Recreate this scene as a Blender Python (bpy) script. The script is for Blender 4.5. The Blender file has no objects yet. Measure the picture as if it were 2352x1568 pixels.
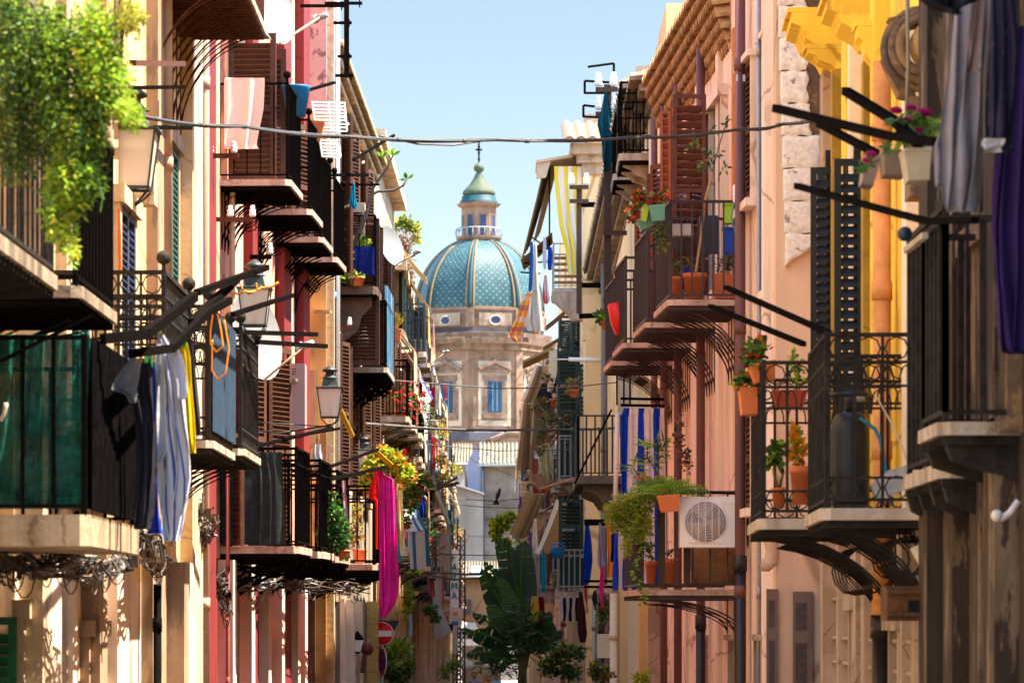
import bpy, math, random
from mathutils import Vector, Matrix
R = math.radians
sin, cos, pi = math.sin, math.cos, math.pi
random.seed(7)
scn = bpy.context.scene
COL = scn.collection
S, CX, HY, HC = 8800.0, 1176.0, 1430.0, 3.7      # survey: focal length in survey units, axis, horizon, eye height

def P(x, y, Z): return Vector(((x-CX)/S*Z, Z, HC+(HY-y)/S*Z))
def ZH(y, Z): return HC+(HY-y)/S*Z
V = Vector
UP = V((0, 0, 1))

# ------------------------------------------------------------------ materials
MATS = {}
def nodes(name):
    m = bpy.data.materials.new(name); m.use_nodes = True
    nt = m.node_tree; b = nt.nodes['Principled BSDF']
    return m, nt, b
def rgb(c): return (c[0], c[1], c[2], 1)
def mk(name, col, rough=.85, metal=0, var=.12, scale=6, bump=.15, spec=.3, col2=None, trans=0, streak=0):
    """general weathered surface: colour mottled by noise, fine bump"""
    if name in MATS: return MATS[name]
    m, nt, b = nodes(name); N, L = nt.nodes, nt.links
    tc = N.new('ShaderNodeTexCoord')
    n1 = N.new('ShaderNodeTexNoise'); n1.inputs['Scale'].default_value = scale; n1.inputs['Detail'].default_value = 6
    n1.inputs['Roughness'].default_value = .65
    L.new(tc.outputs['Object'], n1.inputs['Vector'])
    r = N.new('ShaderNodeValToRGB'); e = r.color_ramp.elements
    d = [max(0, c*(1-var)) for c in col]; u = [min(1, c*(1+var)) for c in col]
    e[0].position = .3; e[0].color = rgb(col2 or d); e[1].position = .68; e[1].color = rgb(u)
    if col2:
        k = r.color_ramp.elements.new(.52); k.color = rgb(col)
    L.new(n1.outputs[0], r.inputs[0])
    out = r.outputs[0]
    if streak:
        mp = N.new('ShaderNodeMapping'); ks = min(3.2, max(.5, scale*.9)); mp.inputs['Scale'].default_value = (ks, ks, ks*.12)
        n2 = N.new('ShaderNodeTexNoise'); n2.inputs['Scale'].default_value = 1.6; n2.inputs['Detail'].default_value = 5
        L.new(tc.outputs['Object'], mp.inputs[0]); L.new(mp.outputs[0], n2.inputs['Vector'])
        r2 = N.new('ShaderNodeValToRGB'); q = r2.color_ramp.elements; streak = min(.6, streak*1.5)
        q[0].position = .32; q[0].color = (1-streak, (1-streak)*.93, (1-streak)*.84, 1); q[1].position = .56; q[1].color = (1, 1, 1, 1)
        L.new(n2.outputs[0], r2.inputs[0])
        mx = N.new('ShaderNodeMix'); mx.data_type = 'RGBA'; mx.blend_type = 'MULTIPLY'; mx.inputs[0].default_value = 1
        L.new(out, mx.inputs[6]); L.new(r2.outputs[0], mx.inputs[7]); out = mx.outputs[2]
        # old repairs and hairline cracks in the plaster
        n4 = N.new('ShaderNodeTexNoise'); n4.inputs['Scale'].default_value = ks*.45; n4.inputs['Detail'].default_value = 8; n4.inputs['Roughness'].default_value = .62
        L.new(tc.outputs['Object'], n4.inputs['Vector']); r4 = N.new('ShaderNodeValToRGB'); q = r4.color_ramp.elements
        q[0].position = .585; q[0].color = (1, 1, 1, 1); q[1].position = .60; q[1].color = (.80, .77, .72, 1)
        L.new(n4.outputs[0], r4.inputs[0]); vo = N.new('ShaderNodeTexVoronoi'); vo.feature = 'DISTANCE_TO_EDGE'; vo.inputs['Scale'].default_value = ks*.5
        ad = N.new('ShaderNodeMix'); ad.data_type = 'RGBA'; ad.inputs[0].default_value = .16; L.new(tc.outputs['Object'], ad.inputs[6]); L.new(n1.outputs[1], ad.inputs[7]); L.new(ad.outputs[2], vo.inputs['Vector'])
        r5 = N.new('ShaderNodeValToRGB'); q = r5.color_ramp.elements; q[0].position = .004; q[0].color = (.62, .56, .5, 1); q[1].position = .012; q[1].color = (1, 1, 1, 1)
        L.new(vo.outputs[0], r5.inputs[0])
        for src in (r4, r5):
            mx = N.new('ShaderNodeMix'); mx.data_type = 'RGBA'; mx.blend_type = 'MULTIPLY'; mx.inputs[0].default_value = 1
            L.new(out, mx.inputs[6]); L.new(src.outputs[0], mx.inputs[7]); out = mx.outputs[2]
    L.new(out, b.inputs['Base Color'])
    b.inputs['Roughness'].default_value = rough; b.inputs['Metallic'].default_value = metal
    b.inputs['Specular IOR Level'].default_value = spec
    if bump:
        n3 = N.new('ShaderNodeTexNoise'); n3.inputs['Scale'].default_value = scale*5; n3.inputs['Detail'].default_value = 4
        L.new(tc.outputs['Object'], n3.inputs['Vector'])
        bp = N.new('ShaderNodeBump'); bp.inputs['Strength'].default_value = bump; bp.inputs['Distance'].default_value = .03
        L.new(n3.outputs[0], bp.inputs['Height']); L.new(bp.outputs[0], b.inputs['Normal'])
    if trans:
        t = N.new('ShaderNodeBsdfTranslucent'); ms = N.new('ShaderNodeMixShader'); ms.inputs[0].default_value = trans
        L.new(out, t.inputs['Color']); L.new(b.outputs[0], ms.inputs[1]); L.new(t.outputs[0], ms.inputs[2])
        L.new(ms.outputs[0], N['Material Output'].inputs['Surface'])
    MATS[name] = m; return m
def peel(name, a, bcol, scale=1.6, thr=.5, streak=.25, vert=1.0):
    """plaster colour a flaking off to show colour b"""
    if name in MATS: return MATS[name]
    m, nt, b = nodes(name); N, L = nt.nodes, nt.links
    tc = N.new('ShaderNodeTexCoord'); mp = N.new('ShaderNodeMapping'); mp.inputs['Scale'].default_value = (1, 1, vert)
    L.new(tc.outputs['Object'], mp.inputs[0])
    n1 = N.new('ShaderNodeTexNoise'); n1.inputs['Scale'].default_value = scale; n1.inputs['Detail'].default_value = 9; n1.inputs['Roughness'].default_value = .7
    L.new(mp.outputs[0], n1.inputs['Vector'])
    r = N.new('ShaderNodeValToRGB'); e = r.color_ramp.elements
    e[0].position = thr-.015; e[0].color = rgb(bcol); e[1].position = thr+.015; e[1].color = rgb(a)
    L.new(n1.outputs[0], r.inputs[0])
    n2 = N.new('ShaderNodeTexNoise'); n2.inputs['Scale'].default_value = scale*4; n2.inputs['Detail'].default_value = 5
    L.new(mp.outputs[0], n2.inputs['Vector'])
    r2 = N.new('ShaderNodeValToRGB'); q = r2.color_ramp.elements
    q[0].position = .3; q[0].color = (1-streak,)*3+(1,); q[1].position = .65; q[1].color = (1, 1, 1, 1)
    L.new(n2.outputs[0], r2.inputs[0])
    mx = N.new('ShaderNodeMix'); mx.data_type = 'RGBA'; mx.blend_type = 'MULTIPLY'; mx.inputs[0].default_value = 1
    L.new(r.outputs[0], mx.inputs[6]); L.new(r2.outputs[0], mx.inputs[7]); L.new(mx.outputs[2], b.inputs['Base Color'])
    b.inputs['Roughness'].default_value = .9; b.inputs['Specular IOR Level'].default_value = .2
    bp = N.new('ShaderNodeBump'); bp.inputs['Strength'].default_value = .5; bp.inputs['Distance'].default_value = .02
    L.new(r.outputs[0], bp.inputs['Height']); L.new(bp.outputs[0], b.inputs['Normal'])
    MATS[name] = m; return m
def stripes(name, cols, n, rough=.9, trans=.25, axis=0):
    """woven stripes across a cloth: the colours repeat n times over its width (UV)"""
    if name in MATS: return MATS[name]
    m, nt, b = nodes(name); N, L = nt.nodes, nt.links
    uv = N.new('ShaderNodeUVMap'); sp = N.new('ShaderNodeSeparateXYZ'); L.new(uv.outputs[0], sp.inputs[0])
    mu = N.new('ShaderNodeMath'); mu.operation = 'MULTIPLY'; mu.inputs[1].default_value = n; L.new(sp.outputs[axis], mu.inputs[0])
    fr = N.new('ShaderNodeMath'); fr.operation = 'FRACT'; L.new(mu.outputs[0], fr.inputs[0])
    r = N.new('ShaderNodeValToRGB'); r.color_ramp.interpolation = 'CONSTANT'; e = r.color_ramp.elements
    k = len(cols); e[0].position = 0; e[0].color = rgb(cols[0]); e[1].position = 1/k; e[1].color = rgb(cols[1])
    for i in range(2, k):
        t = e.new(i/k); t.color = rgb(cols[i])
    L.new(fr.outputs[0], r.inputs[0]); L.new(r.outputs[0], b.inputs['Base Color'])
    b.inputs['Roughness'].default_value = rough; b.inputs['Specular IOR Level'].default_value = .15
    t = N.new('ShaderNodeBsdfTranslucent'); ms = N.new('ShaderNodeMixShader'); ms.inputs[0].default_value = trans
    L.new(r.outputs[0], t.inputs['Color']); L.new(b.outputs[0], ms.inputs[1]); L.new(t.outputs[0], ms.inputs[2])
    L.new(ms.outputs[0], N['Material Output'].inputs['Surface'])
    creases(m); MATS[name] = m; return m
def creases(m, strength=.5):
    """soft wrinkles pressed into cloth"""
    nt = m.node_tree; N, L = nt.nodes, nt.links; b = N['Principled BSDF']
    tc = N.new('ShaderNodeTexCoord'); mp = N.new('ShaderNodeMapping'); mp.inputs['Scale'].default_value = (9, 9, 4); mp.inputs['Rotation'].default_value = (0, .5, 0)
    n = N.new('ShaderNodeTexNoise'); n.inputs['Scale'].default_value = 1.3; n.inputs['Detail'].default_value = 3; n.inputs['Distortion'].default_value = .8
    bp = N.new('ShaderNodeBump'); bp.inputs['Strength'].default_value = strength; bp.inputs['Distance'].default_value = .05
    L.new(tc.outputs['Object'], mp.inputs[0]); L.new(mp.outputs[0], n.inputs['Vector']); L.new(n.outputs[0], bp.inputs['Height']); L.new(bp.outputs[0], b.inputs['Normal'])
def fabric(name, col, trans=.25):
    if name in MATS: return MATS[name]
    m = mk(name, col, rough=.95, var=.08, scale=9, bump=.0, spec=.1, trans=trans); creases(m); return m
def leafm(name, col, trans=.35): return mk(name, col, rough=.55, var=.3, scale=8, bump=0, spec=.3, trans=trans)

# ------------------------------------------------------------------ mesh builder
ORG = {}; SIDE = {}
ROOTOF = {}
class MB:
    def __init__(s): s.v = []; s.f = []; s.uv = []; s.mi = []; s.sm = []; s.cur = 0; s.smooth = False
    def add(s, vs, fs, uvs=None):
        o = len(s.v); s.v += [tuple(p) for p in vs]
        for i, f in enumerate(fs):
            s.f.append([o+k for k in f]); s.mi.append(s.cur); s.sm.append(s.smooth)
            s.uv.append([uvs[k] for k in f] if uvs else [(0, 0)]*len(f))
        return s
    def ob(s, o, a, b, c):
        """box spanned by three edge vectors from corner o"""
        o, a, b, c = V(o), V(a), V(b), V(c)
        return s.add([o, o+a, o+a+b, o+b, o+c, o+a+c, o+a+b+c, o+b+c],
                     [(0, 3, 2, 1), (4, 5, 6, 7), (0, 1, 5, 4), (1, 2, 6, 5), (2, 3, 7, 6), (3, 0, 4, 7)])
    def box(s, x0, x1, y0, y1, z0, z1): return s.ob((x0, y0, z0), (x1-x0, 0, 0), (0, y1-y0, 0), (0, 0, z1-z0))
    def beam(s, p, q, w, h=None, up=UP):
        p, q = V(p), V(q); h = h or w; d = q-p
        if d.length < 1e-6: return s
        dn = d.normalized(); u = V(up)
        if abs(dn.dot(u)) > .95: u = V((0, 1, 0))
        a = dn.cross(u).normalized(); b = a.cross(dn).normalized()
        return s.ob(p-a*w/2-b*h/2, a*w, b*h, d)
    def tube(s, pts, r, n=6, cap=True):
        pts = [V(p) for p in pts]; m = len(pts)
        rs = r if isinstance(r, (list, tuple)) else [r]*m
        vs = []; prev = None
        for i, p in enumerate(pts):
            t = (pts[min(i+1, m-1)]-pts[max(i-1, 0)])
            t = t.normalized() if t.length > 1e-9 else UP
            if prev is None:
                u = UP if abs(t.z) < .9 else V((1, 0, 0)); a = t.cross(u).normalized()
            else:
                a = (prev-t*prev.dot(t)); a = a.normalized() if a.length > 1e-6 else t.cross(UP).normalized()
            prev = a; b = t.cross(a)
            for k in range(n):
                g = 2*pi*k/n; vs.append(p+(a*cos(g)+b*sin(g))*rs[i])
        fs = [(i*n+k, i*n+(k+1) % n, (i+1)*n+(k+1) % n, (i+1)*n+k) for i in range(m-1) for k in range(n)]
        if cap: fs += [tuple(range(n))[::-1], tuple((m-1)*n+k for k in range(n))]
        sm = s.smooth; s.smooth = n > 5; s.add(vs, fs); s.smooth = sm; return s
    def lathe(s, c, prof, n=16, ph=0, uvn=0):
        """profile [(radius, height)] turned about the vertical through c"""
        c = V(c); m = len(prof); vs = []; uvs = []
        for i, (r, h) in enumerate(prof):
            for k in range(n+1):
                g = 2*pi*k/n+ph; vs.append(c+V((cos(g)*r, sin(g)*r, h))); uvs.append((k, i/(m-1)))
        fs = [(i*(n+1)+k, i*(n+1)+k+1, (i+1)*(n+1)+k+1, (i+1)*(n+1)+k) for i in range(m-1) for k in range(n)]
        return s.add(vs, fs, uvs)
    def sphere(s, c, r, n=10, sz=1.0):
        sm = s.smooth; s.smooth = True
        s.lathe(c, [(max(1e-4, r*sin(pi*i/n)), -r*sz*cos(pi*i/n)) for i in range(n+1)], n); s.smooth = sm; return s
    def prism(s, pts, ext):
        """flat polygon pushed along ext"""
        pts = [V(p) for p in pts]; e = V(ext); n = len(pts)
        return s.add(pts+[p+e for p in pts], [tuple(range(n))[::-1], tuple(range(n, 2*n))]+[(k, (k+1) % n, (k+1) % n+n, k+n) for k in range(n)])
    def grid(s, fn, nu, nv):
        vs = []; uvs = []
        for j in range(nv+1):
            for i in range(nu+1): vs.append(fn(i/nu, j/nv)); uvs.append((i/nu, j/nv))
        w = nu+1
        sm = s.smooth; s.smooth = True
        s.add(vs, [(j*w+i, j*w+i+1, (j+1)*w+i+1, (j+1)*w+i) for j in range(nv) for i in range(nu)], uvs); s.smooth = sm; return s
    def slab(s, fn, nu, nv, th):
        """grid with real thickness th (vector)"""
        th = V(th)
        s.grid(fn, nu, nv); s.grid(lambda u, v: fn(u, v)+th, nu, nv)
        for (a, b, n) in (((0, 0), (1, 0), nu), ((0, 1), (1, 1), nu), ((0, 0), (0, 1), nv), ((1, 0), (1, 1), nv)):
            s.grid(lambda u, v, a=a, b=b: fn(a[0]+(b[0]-a[0])*u, a[1]+(b[1]-a[1])*u)+th*v, n, 1)
        return s
    def leaf(s, c, d, n, ln, w):
        d, n = V(d), V(n); c = V(c); a = d.cross(n)
        a = a.normalized()*w/2 if a.length > 1e-6 else V((w/2, 0, 0))
        return s.add([c, c+d*ln*.5+a, c+d*ln, c+d*ln*.5-a], [(0, 1, 2, 3)])
    def build(s, name, mat, parent=None, org=None):
        if parent is not None: o = ORG[parent]
        elif org is not None: o = V(org)
        else:
            xs, ys, zs = zip(*s.v); o = V(((min(xs)+max(xs))/2, (min(ys)+max(ys))/2, min(zs)))
        me = bpy.data.meshes.new(name)
        me.from_pydata([(a-o.x, b-o.y, c-o.z) for a, b, c in s.v], [], s.f)
        for m in (mat if isinstance(mat, (list, tuple)) else [mat]): me.materials.append(m)
        uvl = me.uv_layers.new(name='UVMap'); i = 0; dat = []
        for u in s.uv:
            for q in u: dat += [q[0], q[1]]
        uvl.data.foreach_set('uv', dat)
        me.polygons.foreach_set('material_index', s.mi); me.polygons.foreach_set('use_smooth', s.sm)
        me.update()
        ob = bpy.data.objects.new(name, me); COL.objects.link(ob)
        if parent is not None: ob.parent = parent
        else: ob.location = o
        ORG[ob] = o
        return ob
def tag(o, label=None, cat=None, group=None, kind=None):
    if label: o['label'] = label
    if cat: o['category'] = cat
    if group: o['group'] = group
    if kind: o['kind'] = kind
    return o
def thing(name, label, cat, loc, group=None):
    o = bpy.data.objects.new(name, None); COL.objects.link(o); o.location = loc; o.empty_display_size = .2
    ORG[o] = V(loc); return tag(o, label, cat, group)
def lerp(a, b, t): return a+(b-a)*t

# ------------------------------------------------------------------ palette
iron = mk('black_iron', (.0075, .006, .0055), .9, 0, .3, 20, .1, spec=.0)
rust = mk('rusty_iron', (.09, .03, .015), .8, .3, .4, 14, .2)
brownm = mk('brown_painted_metal', (.13, .055, .045), .5, .1, .15, 5, .05)
greym = mk('galvanised_metal', (.33, .34, .35), .5, .6, .15, 12, .05)
marble = mk('weathered_marble', (.44, .36, .28), .8, 0, .2, 7, .2, streak=.3)
pmarble = mk('pinkish_marble', (.52, .35, .27), .8, 0, .2, 7, .2, streak=.25)
terra = mk('terracotta', (.58, .16, .06), .8, 0, .15, 8, .1)
orangeplast = mk('orange_plastic', (.62, .17, .05), .5, 0, .08, 4, 0)
whitep = mk('white_paint', (.78, .77, .74), .5, 0, .05, 6, .03)
glassdark = mk('dark_window', (.02, .03, .04), .15, 0, .3, 3, 0, spec=.6)
woodb = mk('brown_shutter', (.085, .035, .02), .7, 0, .25, 7, .15)
woodr = mk('reddish_shutter', (.105, .030, .018), .6, 0, .2, 7, .1)
woodg = mk('dark_green_shutter', (.018, .035, .032), .6, 0, .2, 7, .1)
woodg2 = mk('green_shutter', (.03, .13, .10), .6, 0, .2, 7, .1)
tile = mk('roof_tile', (.50, .33, .17), .9, 0, .35, 5, .3, col2=(.22, .14, .07))
oldtile = mk('old_roof_tile', (.24, .17, .11), .95, 0, .4, 4, .5, col2=(.07, .05, .04))
G1 = leafm('leaf_mid_green', (.07, .15, .025)); G2 = leafm('leaf_dark_green', (.025, .06, .015), .2)
G3 = leafm('leaf_bright_green', (.26, .42, .03), .5); G4 = leafm('leaf_yellow_green', (.42, .42, .03), .45)
G5 = leafm('leaf_olive', (.24, .21, .04)); FR = leafm('flower_red', (.6, .015, .02)); FO = leafm('flower_orange', (.7, .2, .01))
FM = leafm('flower_magenta', (.45, .01, .16)); DRY = leafm('dry_vine', (.24, .12, .07), .2)

worn = mk('worn_iron', (.026, .021, .018), .85, 0, .5, 9, .3, spec=.1)
# ------------------------------------------------------------------ street plan
LW = [(4, -3.3), (24.2, -3.25), (24.21, -3.15), (37.5, -3.136), (50, -2.70), (50.5, -2.70), (50.51, -2.45), (53.5, -2.5), (53.51, -2.65), (68, -2.5),
      (80, -2.45), (100, -2.65), (125, -2.8), (160, -2.9), (225, -3.3)]
RW = [(4, 2.5), (22.2, 2.5), (33, 2.76), (33.01, 3.0), (35.79, 3.0), (35.8, 2.5), (36.2, 2.5), (49, 1.925), (49.01, 1.97), (85.9, 2.15), (86, 1.65), (109.9, 1.68), (110, 1.25), (139.9, 1.2), (140, 1.05), (179.9, 1.0), (180, .85), (225, .65)]
def wallx(side, Z):
    T = LW if side < 0 else RW
    for (a, xa), (b, xb) in zip(T, T[1:]):
        if a <= Z <= b: return lerp(xa, xb, (Z-a)/(b-a))
    return T[-1][1]
def fr(side, Z):
    """local wall frame at distance Z: foot point, unit along street, unit out into the street"""
    d = V((wallx(side, Z+.4)-wallx(side, Z), .4, 0)).normalized()
    n = V((-side*d.y, side*d.x, 0)).normalized()
    return V((wallx(side, Z), Z, 0)), d, n
def Zat(side, x):
    """distance at which the wall of that side crosses survey column x"""
    lo, hi = 5., 225.
    for _ in range(50):
        m = (lo+hi)/2
        if (CX+wallx(side, m)/m*S-x)*side > 0: lo = m
        else: hi = m
    return lo

# ------------------------------------------------------------------ building kit
def building(label, side, Z0, Z1, ztop, mat, depth=7, low=None, zsplit=0, name='house', X=None):
    """one house: a block standing from Z0 to Z1 on its side of the street"""
    x0, x1 = X or (wallx(side, Z0+.02), wallx(side, Z1-.02))
    b = thing(name, label, 'house', (x0+side*depth/2, (Z0+Z1)/2, 0))
    def blk(za, zb, m, nm, dd=0):
        q = [(x0-side*dd, Z0, za), (x1-side*dd, Z1, za), (x1+side*depth, Z1, za), (x0+side*depth, Z0, za)]
        w = MB(); w.prism(q, (0, 0, zb-za)); return w.build(nm, m, b)
    if low is not None: blk(0, zsplit, low, 'lower_wall'); blk(zsplit, ztop, mat, 'wall')
    else: blk(0, ztop, mat, 'wall')
    SIDE[b] = side
    return b
def strip(b, Z, L, out, z0, z1, mat, name='pilaster', off=0):
    side = SIDE[b]; o, d, n = fr(side, Z)
    m = MB(); m.ob(o+n*off+UP*z0, d*L, n*out, UP*(z1-z0)); return m.build(name, mat, b)
def pipe(b, Z, z0, z1, r, mat, mat2=None, zc=None, off=None, collars=4, name='downpipe'):
    side = SIDE[b]; o, d, n = fr(side, Z); c = o+n*(off or r+.04)
    m = MB(); m.tube([c+UP*z0, c+UP*z1], r, 10)
    for i in range(collars):
        z = lerp(z0, z1, (i+.5)/collars); m.tube([c+UP*z, c+UP*(z+.12)], r*1.15, 10)
    p = m.build(name, mat, b)
    if mat2:
        k = MB(); k.tube([c+UP*z0, c+UP*zc], r*1.12, 10); k.tube([c+UP*(zc-.12), c+UP*(zc+.04)], r*1.3, 10); k.build('pipe_foot', mat2, p)
    return p
def louver(o, ax, w, z0, z1, mat, parent, name='shutter', th=.04, slat=.055, fw=.06, mids=1, tilt=.7):
    """louvred shutter leaf from corner o (x,y) along unit ax"""
    o = V((o[0], o[1], 0)); ax = V(ax).normalized(); nn = V((-ax.y, ax.x, 0)); m = MB()
    m.ob(o+UP*z0-nn*th/2, ax*fw, nn*th, UP*(z1-z0)); m.ob(o+ax*(w-fw)+UP*z0-nn*th/2, ax*fw, nn*th, UP*(z1-z0))
    rails = [z0+(z1-z0-fw)*i/(mids+1) for i in range(mids+2)]
    for z in rails: m.ob(o+ax*fw+UP*z-nn*th/2, ax*(w-2*fw), nn*th, UP*fw)
    z = z0+fw
    while z < z1-fw:
        if not any(r-slat*.6 < z < r+fw for r in rails):
            m.ob(o+ax*fw+UP*z-nn*th/2*.9, ax*(w-2*fw), nn*th*.9+UP*(-slat*tilt), UP*.012)
        z += slat
    return m.build(name, mat, parent)
def window(b, Z, L, z0, z1, frame, pane=None, shut=None, style='open', ang=95, fr_w=.12, out=.07, door=False, sw=None):
    """opening in the street wall: surround, dark pane, optional louvred shutters"""
    side = SIDE[b]; o, d, n = fr(side, Z); m = MB()
    m.ob(o+UP*z0-d*fr_w, d*fr_w, n*out, UP*(z1-z0)); m.ob(o+UP*z0+d*L, d*fr_w, n*out, UP*(z1-z0))
    m.ob(o+UP*z1-d*(fr_w+.04), d*(L+2*fr_w+.08), n*(out+.04), UP*fr_w)
    m.ob(o+UP*(z0-.08)-d*(fr_w+.03), d*(L+2*fr_w+.06), n*(out+.05), UP*.08)
    w = m.build('door' if door else 'window', frame, b)
    k = MB(); k.ob(o+UP*z0, d*L, n*.02, UP*(z1-z0)); k.build('pane', pane or glassdark, w)
    if shut:
        hw = sw or L/2
        if style == 'open':
            for base, sg in ((o+n*out, -1), (o+d*L+n*out, 1)):
                a = R(ang); ax = n*sin(a)+d*sg*(-cos(a)); louver(base, ax, hw, z0, z1, shut, w)
        elif style == 'closed':
            for q in (0, 1): louver(o+d*(L/2*q)+n*.045, d, L/2, z0, z1, shut, w)
    return w
def balcony(b, Z, L, yf, xo, rail=1.0, th=.07, mat=None, rm=None, style='bars', br='curve', nb=4, brh=.75, ribs=True, sp=.11, bt=.016, rt=.035, ball=False, tall=0, Zr=None, brL=None, knob=.05, loops=False):
    """slab with iron railing and brackets; yf = floor height read at its near end, xo = outer edge there"""
    side = SIDE[b]; o, d, n = fr(side, Z); zf = ZH(yf, Z); out = abs((xo-CX)/S*Z-wallx(side, Z))
    mat = mat or marble; rm = rm or iron
    m = MB(); c = .06
    m.prism([o+UP*(zf-th)-n*.0, o+n*(out-c)+UP*(zf-th), o+n*out+d*c+UP*(zf-th), o+n*out+d*(L-c)+UP*(zf-th), o+n*(out-c)+d*L+UP*(zf-th), o+d*L+UP*(zf-th)], UP*th)
    bl = m.build('balcony', mat, b)
    if ribs:
        k = MB(); nr = max(3, int(L/.16))
        for i in range(nr): k.ob(o+d*(L*(i+.3)/nr)+UP*(zf-th-.045), n*(out-.02), d*.02, UP*.043)
        k.build('joist', rm, bl)
    zr = zf+.05; zt = zf+rail; i0 = .04
    A0, A1, B1, B0 = o+d*i0, o+n*(out-i0)+d*i0, o+n*(out-i0)+d*(L-i0), o+d*(L-i0)
    k = MB()
    for p, q in ((A0, A1), (A1, B1), (B0, B1)):
        k.beam(p+UP*zt, q+UP*zt, rt, rt*.8); k.beam(p+UP*zr, q+UP*zr, rt*.8, rt*.6)
        if style in ('scroll', 'double'): k.beam(p+UP*(zt-.16), q+UP*(zt-.16), rt*.7, rt*.6)
        if style == 'scroll': k.beam(p+UP*(zt-.3), q+UP*(zt-.3), rt*.5, rt*.5); k.beam(p+UP*(zr+.13), q+UP*(zr+.13), rt*.5, rt*.5)
        ln = (q-p).length; nn = max(2, int(ln/sp)); dd = (q-p).normalized()
        for i in range(nn+1):
            c0 = p+dd*(ln*i/nn); k.beam(c0+UP*zr, c0+UP*zt, bt)
            if style == 'scroll' and i < nn:
                cc = c0+dd*(ln/nn/2); rr = ln/nn*.42
                for zc in (zt-.08, zr+.07):
                    k.tube([cc+dd*(rr*cos(g))+UP*(zc+rr*sin(g)) for g in [2*pi*t/8 for t in range(9)]], .006, 3, False)
                for sg in (-1, 1):
                    k.tube([c0+dd*(ln/nn*.5+sg*(.5*ln/nn-rr*.5*(1-cos(g))))+UP*(zt-.25+.05*sin(g)*2-.02*g) for g in [pi*t/5 for t in range(6)]], .006, 3, False)
        if style == 'grid':
            for z in (.25, .5, .72, .85): k.beam(p+UP*(zf+rail*z), q+UP*(zf+rail*z), bt)
    for c0 in (A1, B1): k.beam(c0+UP*zf, c0+UP*(zt+.02), .03)
    if ball:
        for c0 in (A1, B1): k.tube([c0+UP*zt, c0+UP*(zt+.06)], .015, 6); k.sphere(c0+UP*(zt+.06+knob*.8), knob, 8)
    rl = k.build('railing', rm, bl)
    if br == 'beam2':
        for i in range(nb):
            c0 = o+d*(L*(i+.1)/max(1, nb-.8)); q = MB(); q.prism([c0+UP*(zf-th-.003), c0+n*out*.92+UP*(zf-th-.003), c0+n*out*.8+UP*(zf-th-.12), c0+UP*(zf-th-.22)], d*.12); q.build('bracket', rm, bl)
    if br == 'curve':
        for i in range(nb):
            for h in (0,) :
                s0 = L*(i+.5)/nb; c0 = o+d*s0
                q = MB(); pts = []
                for t in range(11):
                    g = pi/2*t/10; pts.append(c0+n*(out*.96*(1-cos(g)))+UP*(zf-th-.03-brh*(1-sin(g))))
                q.tube(pts, .009, 5); q.tube([p_-UP*.05-n*.02 for p_ in pts[1:-1]], .006, 4)
                q.beam(c0+UP*(zf-th-brh), c0+UP*(zf-th), .02)
                rr = out*.17; cc = c0+n*(out*.22)+UP*(zf-th-.09-rr)
                if loops: q.tube([cc+n*(rr*cos(g))+UP*(rr*sin(g)) for g in [2*pi*t/12 for t in range(13)]], .006, 4, False)
                q.build('bracket', rm, bl)
    elif br == 'scroll':
        for i in range(nb):
            c0 = o+d*(L*(i+.2)/(nb-.6) if nb > 1 else L/2); q = MB()
            q.beam(c0+UP*(zf-th-.05), c0+n*(out*.95)+UP*(zf-th-.05), .05, .09); q.beam(c0+n*.02+UP*(zf-th-brh), c0+n*.02+UP*(zf-th), .04)
            for (fx, fz, rr) in ((.2, .32, .26), (.52, .24, .17), (.78, .17, .1)):
                cc = c0+n*(out*fx)+UP*(zf-th-.08-brh*fz)
                q.tube([cc+n*(rr*out*(1-t/26)*cos(2*pi*t/11))+UP*(rr*brh*.9*(1-t/26)*sin(2*pi*t/11)) for t in range(22)], .016, 4, False)
            q.tube([c0+n*(out*.95*t/8)+UP*(zf-th-.1-brh*.85*(1-t/8)**1.6) for t in range(9)], .02, 5)
            q.build('bracket', rm, bl)
    elif br == 'corbel':
        for i in range(nb):
            c0 = o+d*(L*(i+.3)/nb); q = MB(); w = .16
            prof = [(0, 0), (out*.85, 0), (out*.85, -.1), (out*.6, -.2), (out*.5, -.34), (out*.2, -.42), (0, -.6)]
            q.prism([c0+n*a+UP*(zf-th+z*brh/.6) for a, z in prof], d*w); q.build('corbel', mat, bl)
    return bl
def arm(p, q, parent, w=.05, name='laundry_arm', mat=None):
    m = MB(); m.beam(p, q, w, w*.9); return m.build(name, mat or iron, parent)
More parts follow.
